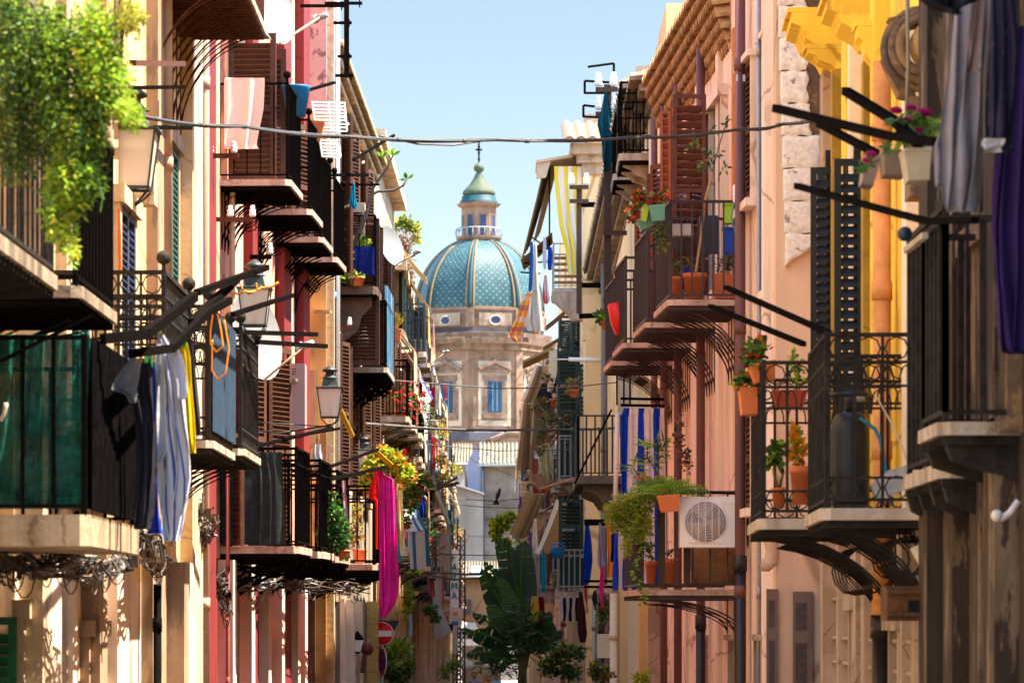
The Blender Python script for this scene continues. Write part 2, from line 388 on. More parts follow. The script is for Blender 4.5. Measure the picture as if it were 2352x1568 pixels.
def cloth(name, label, cat, Z, rows, mat, folds=3, amp=.03, group=None, slant=0, nv=14, wav=.0, pegs=0, parent=None):
    """hanging cloth: rows = [(y, xl, xr)] from top to bottom at distance Z, with soft vertical folds"""
    ph = random.uniform(0, 6)
    def fn(u, v):
        t = v*(len(rows)-1); i = min(int(t), len(rows)-2); f = t-i
        y, a, c = [lerp(rows[i][k], rows[i+1][k], f) for k in range(3)]
        w = abs(c-a)/S*Z
        p = P(lerp(a, c, u), y, Z+slant*u)
        g = (.25+.75*min(1, v*1.6))
        w2 = u+.06*sin(v*3+ph)+.05*sin(u*9+ph*2)
        p.y += amp*.55*g*sin(w2*folds*2*pi+ph+v*.7)+amp*.28*g*sin(w2*folds*10.3+v*2.5+ph*3)+amp*.25*sin(v*9+u*5+ph)*g
        p.x += amp*.3*sin(u*folds*4.3+v*6+ph)*g; p.z += wav*sin(u*folds*3.1+ph)*v
        return p
    m = MB(); m.slab(fn, max(8, int(folds*8)), nv, (0, .006, 0))
    o = m.build(name, mat, parent)
    if not parent: tag(o, label, cat, group)
    if pegs:
        for i in range(pegs):
            c = fn((i+.5)/pegs, 0); k = MB(); k.beam(c+V((0, -.01, -.03)), c+V((0, -.01, .05)), .015)
            k.build('clothes_peg', random.choice([mk('peg_green', (.02, .5, .08), .5), mk('peg_orange', (.8, .2, .02), .5), mk('peg_yellow', (.8, .7, .05), .5)]), o)
    return o
def sheet(name, label, cat, pts, mat, nu=8, nv=6, sag=.04, amp=.015, folds=4, group=None, th=(0, 0, .008), parent=None):
    """canvas stretched between four corners (top-left, top-right, bottom-right, bottom-left)"""
    a, b_, c, d = [V(p) for p in pts]; ph = random.uniform(0, 6)
    nn = (b_-a).cross(d-a); nn = nn.normalized() if nn.length > 1e-6 else V((1, 0, 0))
    def fn(u, v):
        p = lerp(lerp(a, b_, u), lerp(d, c, u), v)
        return p+nn*(amp*sin(u*folds*2*pi+ph))-UP*(sag*4*v*(1-v)*.5+sag*2*u*(1-u))
    m = MB(); m.slab(fn, max(nu, folds*6), nv, th)
    o = m.build(name, mat, parent)
    if not parent: tag(o, label, cat, group)
    return o
def clump(m, c, r, n, ln, w, mats, droop=0., up=.2):
    """n leaves scattered through an ellipsoid of half sizes r"""
    for _ in range(n):
        while 1:
            q = V([random.uniform(-1, 1) for _ in range(3)])
            if q.length <= 1: break
        q *= .55+.45*random.random()
        p = c+V((q.x*r[0], q.y*r[1], q.z*r[2]))
        d = (V((random.gauss(0, 1), random.gauss(0, 1), random.gauss(0, .6)+up-droop))+q*.8).normalized()
        nn = V((random.gauss(0, 1), random.gauss(0, 1), random.gauss(0, 1)+.8)).normalized()
        m.cur = random.choice(mats); s = random.uniform(.6, 1.25); m.leaf(p, d, nn, ln*s, w*s)
    return m
def plant(name, label, Z, blobs, mats, n=220, ln=.09, w=.05, pot=None, group=None, idx=None, stems=True, cat='plant', droop=0.):
    """blobs = [(x, y, rx, ry)] survey ellipses at distance Z; pot = (x, ybase, ytop, width, material)"""
    bx, by = blobs[0][:2]
    root = thing(name, label, cat, P(pot[0], pot[1], Z) if pot else P(bx, by+blobs[0][3], Z), group)
    m = MB(); tot = sum(q[2]*q[3] for q in blobs)
    for q in blobs:
        x, y, rx, ry = q[:4]; k = Z/S
        clump(m, P(x, y, Z), (rx*k, max(.12, min(rx, ry)*k*.8), ry*k), int(n*q[2]*q[3]/tot)+3, ln, w, idx or list(range(len(mats))), droop)
    m.build('foliage', mats, root)
    if pot:
        px, yb, yt, wd, pm = pot; k = Z/S; c = P(px, yb, Z); r = wd*k/2; h = (yb-yt)*k
        g = MB(); g.smooth = True; g.lathe(c, [(.001, 0), (r*.68, 0), (r*.9, h*.8), (r, h*.8), (r*1.02, h), (r*.9, h), (r*.85, h*.85), (.001, h*.85)], 14)
        g.build('pot', pm, root)
        if stems:
            t = MB()
            for q in blobs:
                e = P(q[0], q[1], Z); t.tube([c+UP*h*.8, lerp(c+UP*h*.8, e, .5)+V((random.uniform(-.05, .05), 0, 0)), e], [.012, .009, .005], 5)
            t.build('stem', mk('stem', (.12, .08, .04)), root)
    return root
def trough(x0, x1, yt, yb, Z, dep, mat, parent, tilt=0., name='planter'):
    """tapered flower box"""
    k = Z/S; a = P(x0, yt, Z); b_ = P(x1, yt, Z); h = (yb-yt)*k; t = .12
    ax = b_-a; tv = ax.cross(V((0, 1, 0))).normalized()*(-1)
    if tilt: 
        M_ = Matrix.Rotation(tilt, 3, 'Y'); ax = M_ @ ax; dn = M_ @ V((0, 0, -1))
    else: dn = V((0, 0, -1))
    dy = V((0, dep, 0)); m = MB()
    def ring(s, z, i=0):
        o = a+dn*z*h; q = ax*(i+s*t); w = dy*(i+s*t*.8)
        return [o+q+w, o+ax-q+w, o+ax-q+dy-w, o+q+dy-w]
    rs = [ring(0, 0), ring(0, .12), ring(.15, .13), ring(1, 1)]; vs = [p for r_ in rs for p in r_]; fs = []
    for i in range(3): fs += [(i*4+j, i*4+(j+1) % 4, i*4+4+(j+1) % 4, i*4+4+j) for j in range(4)]
    fs += [(12, 13, 14, 15), (3, 2, 1, 0)]
    m.add(vs, fs); return m.build(name, mat, parent)
def wire(name, label, pts, r, mat=None, sag=0., n=24, cat='cable', twist=0):
    """cable through survey points [(x, y, Z)]"""
    q = [P(*p) for p in pts]; out = []
    for i in range(len(q)-1):
        for t in range(n//(len(q)-1)+1):
            f = t/(n//(len(q)-1)+1); p = lerp(q[i], q[i+1], f); p.z -= sag*4*f*(1-f); out.append(p)
    out.append(q[-1]); m = MB(); m.tube(out, r, 6)
    for k in range(twist):
        g0 = random.uniform(0, 6); m.tube([p+V((0, cos(i*.37+g0), sin(i*.37+g0)))*r*1.25 for i, p in enumerate(out)], r*.35, 4)
    if twist:
        for i in range(1, len(out)-1, 4): m.tube([out[i]-(out[i+1]-out[i]).normalized()*.02, out[i]+(out[i+1]-out[i]).normalized()*.02], r*1.5, 8)
    return tag(m.build(name, mat or mk('cable_grey', (.07, .065, .06), .6)), label, cat)
def dish(label, x, y, Z, r, face, mat, lnb, group='satellite dishes', foot=None):
    """satellite dish with centre at x,y; face = direction it looks; lnb = survey point of the head; foot = wall point"""
    c = P(x, y, Z); f = V(face).normalized(); root = thing('satellite_dish', label, 'satellite dish', c, group)
    a = f.cross(UP).normalized(); b_ = a.cross(f).normalized(); m = MB()
    def fn(u, v):
        rr = r*v; g = 2*pi*u; return c+a*(rr*.92*cos(g))+b_*(rr*sin(g))+f*(.22*r*(v*v-1))
    m.slab(fn, 28, 6, -f*.012); m.build('reflector', mat, root)
    k = MB(); e = P(*lnb); k.tube([c-b_*r*.98, e], .014, 6); k.build('feed_arm', mk('arm_tan', (.45, .25, .15), .6), root)
    h = MB(); h.tube([e-f*.05, e+f*.09], .035, 8); h.tube([e-f*.09, e-f*.04], .05, 8); h.build('receiver', greym, root)
    if foot is not None:
        s_ = MB(); s_.tube([c-f*(.22*r+.02), c-f*(.22*r+.18), V(foot)], .022, 6); s_.build('mount', greym, root)
    return root
def lantern(label, x, ytop, ybot, Z, side, hook=0):
    """square tapered street lantern on a wall bracket: ytop/ybot of the glass"""
    k = Z/S; h = (ybot-ytop)*k; w1 = h*.43; w0 = h*.30; c = P(x, ybot, Z); black = mk('lantern_iron', (.045, .05, .045), .45, .5, .2, 12)
    root = thing('street_lantern', label, 'street lamp', c, 'street lanterns on wall brackets')
    m = MB()
    def sq(w, z): return [c+V((a*w, b_*w, z)) for a, b_ in ((-1, -1), (1, -1), (1, 1), (-1, 1))]
    A, B = sq(w0, 0), sq(w1, h)
    for p, q in zip(A, B): m.beam(p, q, h*.035)
    for i in range(4): m.beam(A[i], A[(i+1) % 4], h*.05); m.beam(B[i], B[(i+1) % 4], h*.06, h*.035)
    m.ob(sq(w1*1.12, h)[0], (w1*2.24, 0, 0), (0, w1*2.24, 0), (0, 0, h*.03))
    for i in range(4):
        p = sq(w0*.95, -.02)[i]; m.tube([p, p+UP*(-h*.12)+(c-p)*.3, c-UP*h*.28+(p-c)*.15], h*.02, 5)
    m.tube([c-UP*h*.3, c-UP*h*.22], h*.06, 8)
    m.build('frame', black, root)
    g = MB(); a, b_ = sq(w0*.96, .005), sq(w1*.96, h*.99); g.add(a+b_, [(0, 1, 5, 4), (1, 2, 6, 5), (2, 3, 7, 6), (3, 0, 4, 7)])
    g.build('glass_pane', milk, root)
    q = MB(); q.lathe(c, [(w1*1.05, h*1.03), (w1*.9, h*1.12), (w1*.72, h*1.34), (w1*.7, h*1.36)], 4, pi/4)
    q.smooth = True
    q.lathe(c, [(w1*.72, h*1.36), (w1*.5, h*1.42), (w1*.36, h*1.5), (w1*.34, h*1.56), (w1*.6, h*1.6), (w1*.62, h*1.65), (w1*.45, h*1.7), (w1*.3, h*1.76), (w1*.05, h*1.79), (.001, h*1.82)], 14)
    q.build('cap', black, root)
    l = MB(); l.tube([c, c+UP*h*.2], h*.09, 8); l.build('lamp_socket', mk('socket_brown', (.13, .1, .08)), root)
    u = MB(); u.sphere(c+UP*h*.37, h*.13, 8, 1.3); u.build('bulb', mk('bulb_glass', (.5, .42, .34), .3), root)
    o, d, n = fr(side, Z); wl = V((o.x, Z, c.z-h*.35)); s_ = MB(); t0 = c-UP*h*.28
    s_.tube([wl, V(((wl.x+t0.x)/2, Z, c.z-h*.55)), t0], h*.035, 6); s_.beam(wl-UP*h*.3, wl+UP*h*.4, h*.07)
    s_.tube([wl+UP*h*.3, V(((wl.x*.6+t0.x*.4), Z, c.z-h*.2)), V((t0.x, Z, c.z-h*.33))], h*.02, 6)
    s_.build('wall_bracket', black, root); return root
def make_milk():
    m, nt, b = nodes('lantern_glass'); N, L = nt.nodes, nt.links
    b.inputs['Base Color'].default_value = (.80, .70, .62, 1); b.inputs['Roughness'].default_value = .25
    t = N.new('ShaderNodeBsdfTransparent'); ms = N.new('ShaderNodeMixShader'); ms.inputs[0].default_value = .22
    L.new(b.outputs[0], ms.inputs[1]); L.new(t.outputs[0], ms.inputs[2]); L.new(ms.outputs[0], N['Material Output'].inputs['Surface']); return m
milk = make_milk()
def tiles(m, a, b_, c, d, n, amp, th=.03, steps=5, flip=1):
    """corrugated tile sheet: a-b along the eave, d-c along the ridge"""
    a, b_, c, d = V(a), V(b_), V(c), V(d); nn = (b_-a).cross(d-a).normalized()*flip
    def fn(u, v):
        p = lerp(lerp(a, b_, u), lerp(d, c, u), v); return p+nn*(amp*abs(sin(u*n*pi))+amp*.35*((v*steps) % 1))
    m.slab(fn, n*5, steps*4, -nn*th); return m
# ================================================================== world, light, camera
EL, AZ = 62.0, -1.0            # sun height; angle from +X towards the far end of the street
w = bpy.data.worlds.new('World'); scn.world = w; w.use_nodes = True
nt = w.node_tree; bg = nt.nodes['Background']; sky = nt.nodes.new('ShaderNodeTexSky')
sky.sky_type = 'NISHITA'; sky.sun_disc = False; sky.sun_elevation = R(EL); sky.sun_rotation = R(90-AZ)
sky.altitude = 20; sky.air_density = 1.0; sky.dust_density = .0; sky.ozone_density = 1.6
# sky tint: horizon band dimmed, unseen overhead sky kept full to fill the shade
tcw = nt.nodes.new('ShaderNodeTexCoord'); sxw = nt.nodes.new('ShaderNodeSeparateXYZ'); nt.links.new(tcw.outputs['Generated'], sxw.inputs[0])
rw = nt.nodes.new('ShaderNodeValToRGB'); ew = rw.color_ramp.elements
ew[0].position = 0; ew[0].color = (.183, .170, .153, 1); ew[1].position = .30; ew[1].color = (1, .93, .80, 1)
k_ = ew.new(.07); k_.color = (.180, .166, .150, 1); k_ = ew.new(.16); k_.color = (.176, .162, .150, 1)
nt.links.new(sxw.outputs[2], rw.inputs[0]); mw = nt.nodes.new('ShaderNodeMix'); mw.data_type = 'RGBA'; mw.blend_type = 'MULTIPLY'; mw.inputs[0].default_value = 1
nt.links.new(sky.outputs[0], mw.inputs[6]); nt.links.new(rw.outputs[0], mw.inputs[7]); nt.links.new(mw.outputs[2], bg.inputs[0]); bg.inputs[1].default_value = .15
sd = V((cos(R(EL))*cos(R(AZ)), cos(R(EL))*sin(R(AZ)), sin(R(EL))))
sl = bpy.data.lights.new('sun', 'SUN'); sl.energy = 3.1; sl.angle = R(.5); sl.color = (1, .90, .75)
so = bpy.data.objects.new('sun', sl); COL.objects.link(so); so.rotation_euler = sd.to_track_quat('Z', 'Y').to_euler(); so.location = (20, 20, 60)
cam = bpy.data.cameras.new('camera'); co = bpy.data.objects.new('camera', cam); COL.objects.link(co); scn.camera = co
co.location = (0, 0, HC); co.rotation_euler = (pi/2, 0, 0); cam.sensor_width = 36; cam.lens = S/2352*36
cam.shift_y = (HY-784)/2352; cam.clip_start = .5; cam.clip_end = 3000
cam.dof.use_dof = True; cam.dof.focus_distance = 50; cam.dof.aperture_fstop = 6.5
vs_ = scn.view_settings; vs_.view_transform = 'Standard'; vs_.look = 'None'; vs_.exposure = 2.85; vs_.gamma = 1
scn.cycles.max_bounces = 8; scn.cycles.diffuse_bounces = 6; scn.cycles.transparent_max_bounces = 12
scn.cycles.use_denoising = True; scn.cycles.caustics_reflective = False; scn.cycles.caustics_refractive = False
scn.cycles.sample_clamp_indirect = 6

# ================================================================== ground
asph = mk('asphalt', (.13, .115, .10), .9, 0, .25, 1.5, .2)
g = MB(); g.box(-900, 900, -60, 1500, -.3, -.02); tag(g.build('ground', mk('dry_ground', (.25, .21, .16)), org=(0, 0, -.3)), kind='structure')
g = MB(); g.box(-2.0, 1.5, 2, 225, -.015, .0); tag(g.build('road', asph, org=(0, 0, 0)), kind='structure')
for nm, xa, xb in (('pavement', -3.2, -2.0), ('pavement', 1.5, 2.2)):
    g = MB(); g.box(xa, xb, 2, 225, -.01, .12); tag(g.build(nm, mk('stone_paving', (.33, .29, .24), .8, 0, .2, 3), org=(xa, 2, 0)), kind='structure')

# ================================================================== church with tiled dome
ZC = 350.; kc = ZC/S; cc = P(1100, 1430, ZC); cc.z = 0
stone = mk('church_stone', (.27, .165, .11), .9, 0, .28, .45, .5, streak=.25)
stone2 = mk('church_cornice_stone', (.24, .155, .11), .9, 0, .4, .8, .6, streak=.3)
creamc = mk('church_cream_plaster', (.52, .41, .30), .9, 0, .12, .5, .2, streak=.15)
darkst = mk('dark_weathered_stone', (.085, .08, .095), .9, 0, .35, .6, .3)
blued = mk('blue_wooden_door', (.012, .05, .10), .6, 0, .15, 1, 0)
def zc(y): return ZH(y, ZC)
def domemat():
    m, nt, b = nodes('majolica_tiles'); N, L = nt.nodes, nt.links
    uv = N.new('ShaderNodeUVMap'); sp = N.new('ShaderNodeSeparateXYZ'); L.new(uv.outputs[0], sp.inputs[0])
    def mth(op, a, b_=None):
        n = N.new('ShaderNodeMath'); n.operation = op
        for i, q in enumerate((a, b_)):
            if q is None: continue
            if isinstance(q, (int, float)): n.inputs[i].default_value = q
            else: L.new(q, n.inputs[i])
        return n.outputs[0]
    def tri(s, k):
        f = mth('FRACT', mth('MULTIPLY', s, k)); return mth('ABSOLUTE', mth('SUBTRACT', f, .5))
    dsum = mth('ADD', tri(sp.outputs[0], 7), tri(sp.outputs[1], 14))
    r = N.new('ShaderNodeValToRGB'); r.color_ramp.interpolation = 'CONSTANT'; e = r.color_ramp.elements
    teal = (.006, .052, .07, 1); pale = (.17, .225, .19, 1)
    e[0].position = 0; e[0].color = (.05, .16, .22, 1); e[1].position = .14; e[1].color = pale
    for p, c in ((.27, teal), (.44, (.035, .15, .2, 1)), (.56, teal), (.74, pale), (.88, teal)):
        q = e.new(p); q.color = c
    L.new(dsum, r.inputs[0])
    n1 = N.new('ShaderNodeTexNoise'); n1.inputs['Scale'].default_value = 1.1; n1.inputs['Detail'].default_value = 9; n1.inputs['Roughness'].default_value = .75
    tc = N.new('ShaderNodeTexCoord'); L.new(tc.outputs['Object'], n1.inputs['Vector'])
    r2 = N.new('ShaderNodeValToRGB'); r2.color_ramp.elements[0].position = .36; r2.color_ramp.elements[0].color = (.45, .5, .5, 1); r2.color_ramp.elements[1].position = .64; r2.color_ramp.elements[1].color = (1.0, .98, .92, 1)
    L.new(n1.outputs[0], r2.inputs[0]); mx = N.new('ShaderNodeMix'); mx.data_type = 'RGBA'; mx.blend_type = 'MULTIPLY'; mx.inputs[0].default_value = 1
    L.new(r.outputs[0], mx.inputs[6]); L.new(r2.outputs[0], mx.inputs[7]); L.new(mx.outputs[2], b.inputs['Base Color'])
    b.inputs['Roughness'].default_value = .55; b.inputs['Specular IOR Level'].default_value = .3
    return m
tealglaze = mk('teal_glaze', (.008, .05, .06), .6, 0, .3, 2, .1)
ochre = mk('ochre_rib', (.24, .15, .08), .8, 0, .25, 2, .1)
copper = mk('green_copper', (.055, .085, .05), .7, 0, .5, 1.6, .1, col2=(.12, .055, .035))
ch = thing('church', 'stone church with a domed octagonal drum closing the end of the street', 'church', (cc.x, ZC, 0))
ph = R(-90+15+22.5)
def octo(m, prof, ph=ph): m.lathe(V((cc.x, ZC, 0)), prof, 8, ph); return m
def rr(px): return px*kc
m = MB(); octo(m, [(rr(152), 0), (rr(152), zc(815))]); m.build('drum', stone, ch)
m = MB(); octo(m, [(rr(152), zc(815)), (rr(158), zc(812)), (rr(158), zc(800)), (rr(163), zc(798)), (rr(163), zc(786)), (rr(168), zc(784)), (rr(170), zc(774)), (rr(150), zc(772))]); m.build('cornice', stone2, ch)
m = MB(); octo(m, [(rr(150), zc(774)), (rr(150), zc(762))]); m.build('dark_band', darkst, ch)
m = MB(); octo(m, [(rr(149), zc(762)), (rr(149), zc(724)), (rr(152), zc(722)), (rr(152), zc(716)), (rr(140), zc(714))]); m.build('attic', stone, ch)
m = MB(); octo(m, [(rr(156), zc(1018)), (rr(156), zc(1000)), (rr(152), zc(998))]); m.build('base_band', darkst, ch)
for k in range(8):   # faces
    a = R(-90+15+45*k); n = V((cos(a), sin(a), 0)); t = V((-n.y, n.x, 0)); o = V((cc.x, ZC, 0))+n*rr(140.6)
    if n.y > .3: continue
    def fb(m, u0, u1, y0, y1, d0, d1): m.ob(o+t*rr(u0)+n*rr(d0)+UP*zc(y1), t*rr(u1-u0), n*rr(d1-d0), UP*(zc(y0)-zc(y1)))
    m = MB(); fb(m, -38, 38, 838, 985, .0, 1.2); m.build('plaster_panel', creamc, ch)
    m = MB(); fb(m, -24, 24, 872, 972, 1.3, 3)
    fb(m, -28, 28, 870, 882, 1.3, 4); fb(m, -30, -22, 900, 972, 1.2, 2.4); fb(m, 22, 30, 900, 972, 1.2, 2.4)
    fb(m, -34, 34, 858, 864, 1.3, 7)
    for s in (-1, 1):
        m.prism([o+t*rr(s*38)+n*rr(1.3)+UP*zc(860), o+t*rr(s*38)+n*rr(1.3)+UP*zc(854), o+n*rr(1.3)+UP*zc(835), o+n*rr(1.3)+UP*zc(843)], n*rr(9))
    m.prism([o+t*rr(-30)+n*rr(1.3)+UP*zc(858), o+t*rr(30)+n*rr(1.3)+UP*zc(858), o+n*rr(1.3)+UP*zc(842)], n*rr(4))
    fb(m, -28, 28, 955, 968, 3, 4.5)
    wn = m.build('window', stone2, ch)
    q = MB(); fb(q, -16, 16, 885, 954, 3.05, 3.8); q.build('blue_shutter', blued, wn)
    q = MB()
    for u in (-5, 5): fb(q, u-.5, u+.5, 886, 953, 3.8, 4.2)
    q.build('glazing_bar', mk('pale_blue', (.3, .4, .5)), wn)
    m = MB(); fb(m, -38, 38, 730, 758, 8.3, 9); m.build('attic_panel', mk('worn_attic_plaster', (.36, .27, .20), .9, 0, .3, .9, .3, streak=.3), ch)
    m = MB(); q2 = MB(); c0 = o+UP*zc(746)
    m.tube([c0+n*rr(9.3)+t*rr(13*cos(g))+UP*rr(10*sin(g)) for g in [2*pi*i/20 for i in range(21)]], rr(2), 5, False)
    q2.prism([c0+n*rr(9.05)+t*rr(12*cos(g))+UP*rr(9*sin(g)) for g in [2*pi*i/20 for i in range(20)]], n*rr(.4))
    ov = m.build('oval_window', creamc, ch); q2.build('pane', mk('blue_glass', (.03, .05, .12), .2), ov)
    a2 = a+R(22.5); n2 = V((cos(a2), sin(a2), 0)); t2 = V((-n2.y, n2.x, 0)); c2 = V((cc.x, ZC, 0))+n2*rr(150)
    m = MB(); m.ob(c2-t2*rr(9)+UP*zc(1000)-n2*rr(6), t2*rr(18), n2*rr(9), UP*(zc(815)-zc(1000))); m.build('pilaster', stone, ch)
    m = MB(); m.ob(c2-t2*rr(9)+UP*zc(762)-n2*rr(6), t2*rr(18), n2*rr(8), UP*(zc(722)-zc(762)))
    m.smooth = True; m.lathe(c2-n2*rr(6)+UP*zc(718), [(rr(6), 0), (rr(6), rr(10)), (rr(3), rr(13)), (rr(4), rr(18)), (rr(4), rr(24)), (rr(1), rr(28)), (.01, rr(30))], 8); m.build('pinnacle', stone2, ch)
    m = MB()
    for u in range(-13, 14): fb(m, u*4.4-1.2, u*4.4+1.2, 785, 799, 22, 25)
    m.build('dentils', stone2, ch)
# dome shell
prof = []
for i in range(25):
    g = pi/2*i/24*.80; prof.append((rr(146)*cos(g)**1.0+0*i, zc(718)+rr(164)*sin(g)/sin(pi/2*.8)))
r_top = prof[-1][0]
m = MB(); octo(m, prof); dm = m.build('dome', domemat(), ch)
for k in range(8):
    a = ph+R(45*k); n = V((cos(a), sin(a), 0)); t = V((-n.y, n.x, 0)); base = V((cc.x, ZC, 0))
    pts = [base+n*(r_+rr(1))+UP*z for r_, z in prof]
    m = MB(); m.tube(pts, [rr(5.5)-rr(2.5)*i/24 for i in range(25)], 8); m.build('rib', tealglaze, dm)
    for s in (-1, 1):
        m = MB(); m.tube([p+t*s*(rr(8.5)-rr(4.5)*i/24)-n*rr(1.5) for i, p in enumerate(pts)], [rr(2.8)-rr(1)*i/24 for i in range(25)], 6); m.build('rib_edge', ochre, dm)
m = MB(); octo(m, [(rr(147), zc(722)), (rr(147), zc(714)), (rr(140), zc(713))]); m.build('base_ring', ochre, dm)
lan = MB(); base = V((cc.x, ZC, 0)); L8 = [(rr(36), zc(562)), (rr(40), zc(560)), (rr(50), zc(553)), (rr(53), zc(548)), (rr(53), zc(545)), (rr(40), zc(544)), (rr(40), zc(478)), (rr(46), zc(476)), (rr(52), zc(469)), (rr(44), zc(468))]
lan.lathe(base, L8, 8, ph); ln_ = lan.build('lantern', stone, ch)
m = MB()
for k in range(24):
    a = 2*pi*k/24; m.tube([base+V((cos(a), sin(a), 0))*rr(51+3*sin(pi*i/5))+UP*lerp(zc(545), zc(526), i/5) for i in range(6)], .035, 4)
m.tube([base+V((cos(a), sin(a), 0))*rr(51)+UP*zc(526) for a in [2*pi*i/24 for i in range(25)]], .05, 4, False); m.build('railing', mk('pale_iron', (.3, .34, .38), .6), ln_)
for k in range(8):
    a = R(-90+15+45*k); n = V((cos(a), sin(a), 0)); t = V((-n.y, n.x, 0)); o = base+n*rr(37.0)
    m = MB(); m.ob(o-t*rr(8)+UP*zc(545), t*rr(16), n*rr(1), UP*(zc(496)-zc(545))); m.build('window', mk('blue_glass', (.03, .05, .12), .2), ln_)
    m = MB(); 
    for u in (-9, 7): m.ob(o+t*rr(u)+UP*zc(545), t*rr(2), n*rr(2), UP*(zc(494)-zc(545)))
    m.build('pilaster', stone2, ln_)
m = MB(); m.smooth = True
m.lathe(base, [(rr(44), zc(469)), (rr(43), zc(462)), (rr(40), zc(460)), (rr(39), zc(452)), (rr(34), zc(448))], 24); m.build('glazed_ring', tealglaze, ch)
m = MB(); m.smooth = True
m.lathe(base, [(rr(34), zc(449)), (rr(38), zc(447)), (rr(37), zc(440)), (rr(30), zc(433)), (rr(20), zc(422)), (rr(13), zc(411)), (rr(9), zc(403)), (rr(9), zc(400)), (rr(5), zc(398)),
               (rr(6), zc(396)), (rr(11), zc(392)), (rr(12.5), zc(386)), (rr(10), zc(380)), (rr(5), zc(376)), (rr(2), zc(373))], 24); m.build('copper_cap', copper, ch)
m = MB(); c0 = base; m.tube([c0+UP*zc(374), c0+UP*zc(322)], .09, 6); m.beam(c0+UP*zc(344)-V((rr(6), 0, 0)), c0+UP*zc(344)+V((rr(6), 0, 0)), .16)
for dz, w_ in ((337, 3), (351, 3), (366, 3)): m.sphere(c0+UP*zc(dz), rr(w_), 6)
for s in (-1, 1): m.sphere(c0+UP*zc(344)+V((s*rr(6), 0, 0)), rr(2), 6)
m.build('cross', iron, ch)
m = MB(); m.box(cc.x-rr(330), cc.x+rr(330), ZC-3, ZC+40, 0, zc(1012)); m.build('nave', creamc, ch)
# nave front gable just below the drum
pk = mk('peach_plaster', (.33, .22, .155), .9, 0, .08, .5, .1, streak=.12)

# ================================================================== houses closing the street
wh = mk('white_render', (.235, .20, .175), .9, 0, .16, .6, .3, streak=.2)
blsh = mk('white_render_shade', (.20, .21, .29), .9, 0, .15, .6, .15, streak=.35)  # white render with the bluish shade of the left-facing side painted in
tilef = mk('pale_roof_tile', (.20, .165, .11), .9, 0, .35, 1.5, .2, col2=(.07, .055, .035))
Zw = 250.
def roofed(label, xs, ye, yr, Z, dep, wm, roofm=tilef, gm=None, base=0, wave=9, name='house'):
    """house with ridge along the view line seen from its eave side: xs = eave span, ye/yr = eave and ridge rows"""
    x0, x1 = xs; a, b_ = P(x0, ye, Z), P(x1, ye, Z); h = thing(name, label, 'house', V(((a.x+b_.x)/2, Z+dep/2, 0)))
    m = MB(); m.prism([(a.x, Z, base), (b_.x, Z+(b_.x-a.x)*.22, base), (b_.x, Z+dep, base), (a.x, Z+dep, base)], (0, 0, a.z-base)); m.build('wall', wm, h)
    zr = ZH(yr, Z+dep/2); m = MB(); e = .35
    tiles(m, (a.x-e, Z-e, a.z-.05), (b_.x+e, Z-e, a.z-.05), (b_.x+e, Z+dep/2, zr), (a.x-e, Z+dep/2, zr), wave, .22, .1); m.build('roof', roofm, h)
    for gx_ in (a.x, b_.x-.2): m = MB(); m.prism([(gx_, Z, a.z), (gx_, Z+dep, a.z), (gx_, Z+dep/2, zr-.1)], (.2, 0, 0)); m.build('gable', gm or wm, h)
    m = MB(); m.tube([(a.x-e, Z-e-.1, a.z), (b_.x+e, Z-e-.1, a.z)], .1, 6); m.build('gutter', greym, h)
    return h
h1 = roofed('white rendered house with a pale tiled roof and a long downpipe below the drum', (1110, 1290), 1068, 1022, Zw, 9, wh, wave=22)
a = P(1110, 1068, Zw); gx = P(1069, 1068, Zw)
m = MB(); pA = V((gx.x, Zw+1.5, 0)); pB = V((a.x-.02, Zw-.05, 0)); dv = pB-pA
m.add([pA+UP*ZH(1500, Zw), pB+UP*ZH(1500, Zw), pB+UP*ZH(1070, Zw), lerp(pA, pB, .58)+UP*ZH(1022, Zw+1), pA+UP*ZH(1070, Zw), pA+V((1, 8, 0))+UP*ZH(1500, Zw), pB+V((0, 9, 0))+UP*ZH(1500, Zw), pB+V((0, 9, 0))+UP*ZH(1070, Zw), lerp(pA, pB, .58)+V((0, 9, 0))+UP*ZH(1022, Zw+1), pA+V((1, 8, 0))+UP*ZH(1070, Zw)],
      [(0, 1, 2, 3, 4), (5, 9, 8, 7, 6), (0, 4, 9, 5), (4, 3, 8, 9), (3, 2, 7, 8)]); m.build('side_wing', blsh, h1)
m = MB(); m.tube([P(1110, 1070, Zw-.3), P(1110, 1520, Zw-.3)], .12, 6); m.tube([P(1070, 1072, Zw-.1), P(1071, 1122, Zw-.1)], .1, 6); m.beam(P(1104, 1193, Zw-.2), P(1128, 1192, Zw-.2), .12); m.build('downpipe', mk('pipe_dark', (.05, .05, .06)), h1)
h2 = thing('house', 'low white wing with a sloping grey top left of the long downpipe', 'house', P(1065, 1500, Zw-1.5))
m = MB(); q = [P(1000, 1500, Zw-2), P(1109, 1500, Zw-2), P(1109, 1136, Zw-2), P(1030, 1110, Zw-2), P(1000, 1106, Zw-2)]; m.prism(q, (0, 1.6, 0)); m.build('wall', wh, h2)
m = MB(); m.prism([P(1030, 1109, Zw-2.3), P(1111, 1135, Zw-2.3), P(1111, 1131, Zw-2.3), P(1030, 1104, Zw-2.3)], (0, 2.2, 0)); m.build('coping', mk('grey_coping', (.4, .38, .36)), h2)
h3 = roofed('pinkish house with a ribbed tile roof behind the white house', (1000, 1072), 1066, 1024, Zw+14, 9, mk('pinkish_white_render', (.40, .31, .25), .9, 0, .15, .6, .1), wave=14)
h4 = thing('house', 'peach house with a curved parapet beneath the drum', 'house', P(1150, 1500, 285))
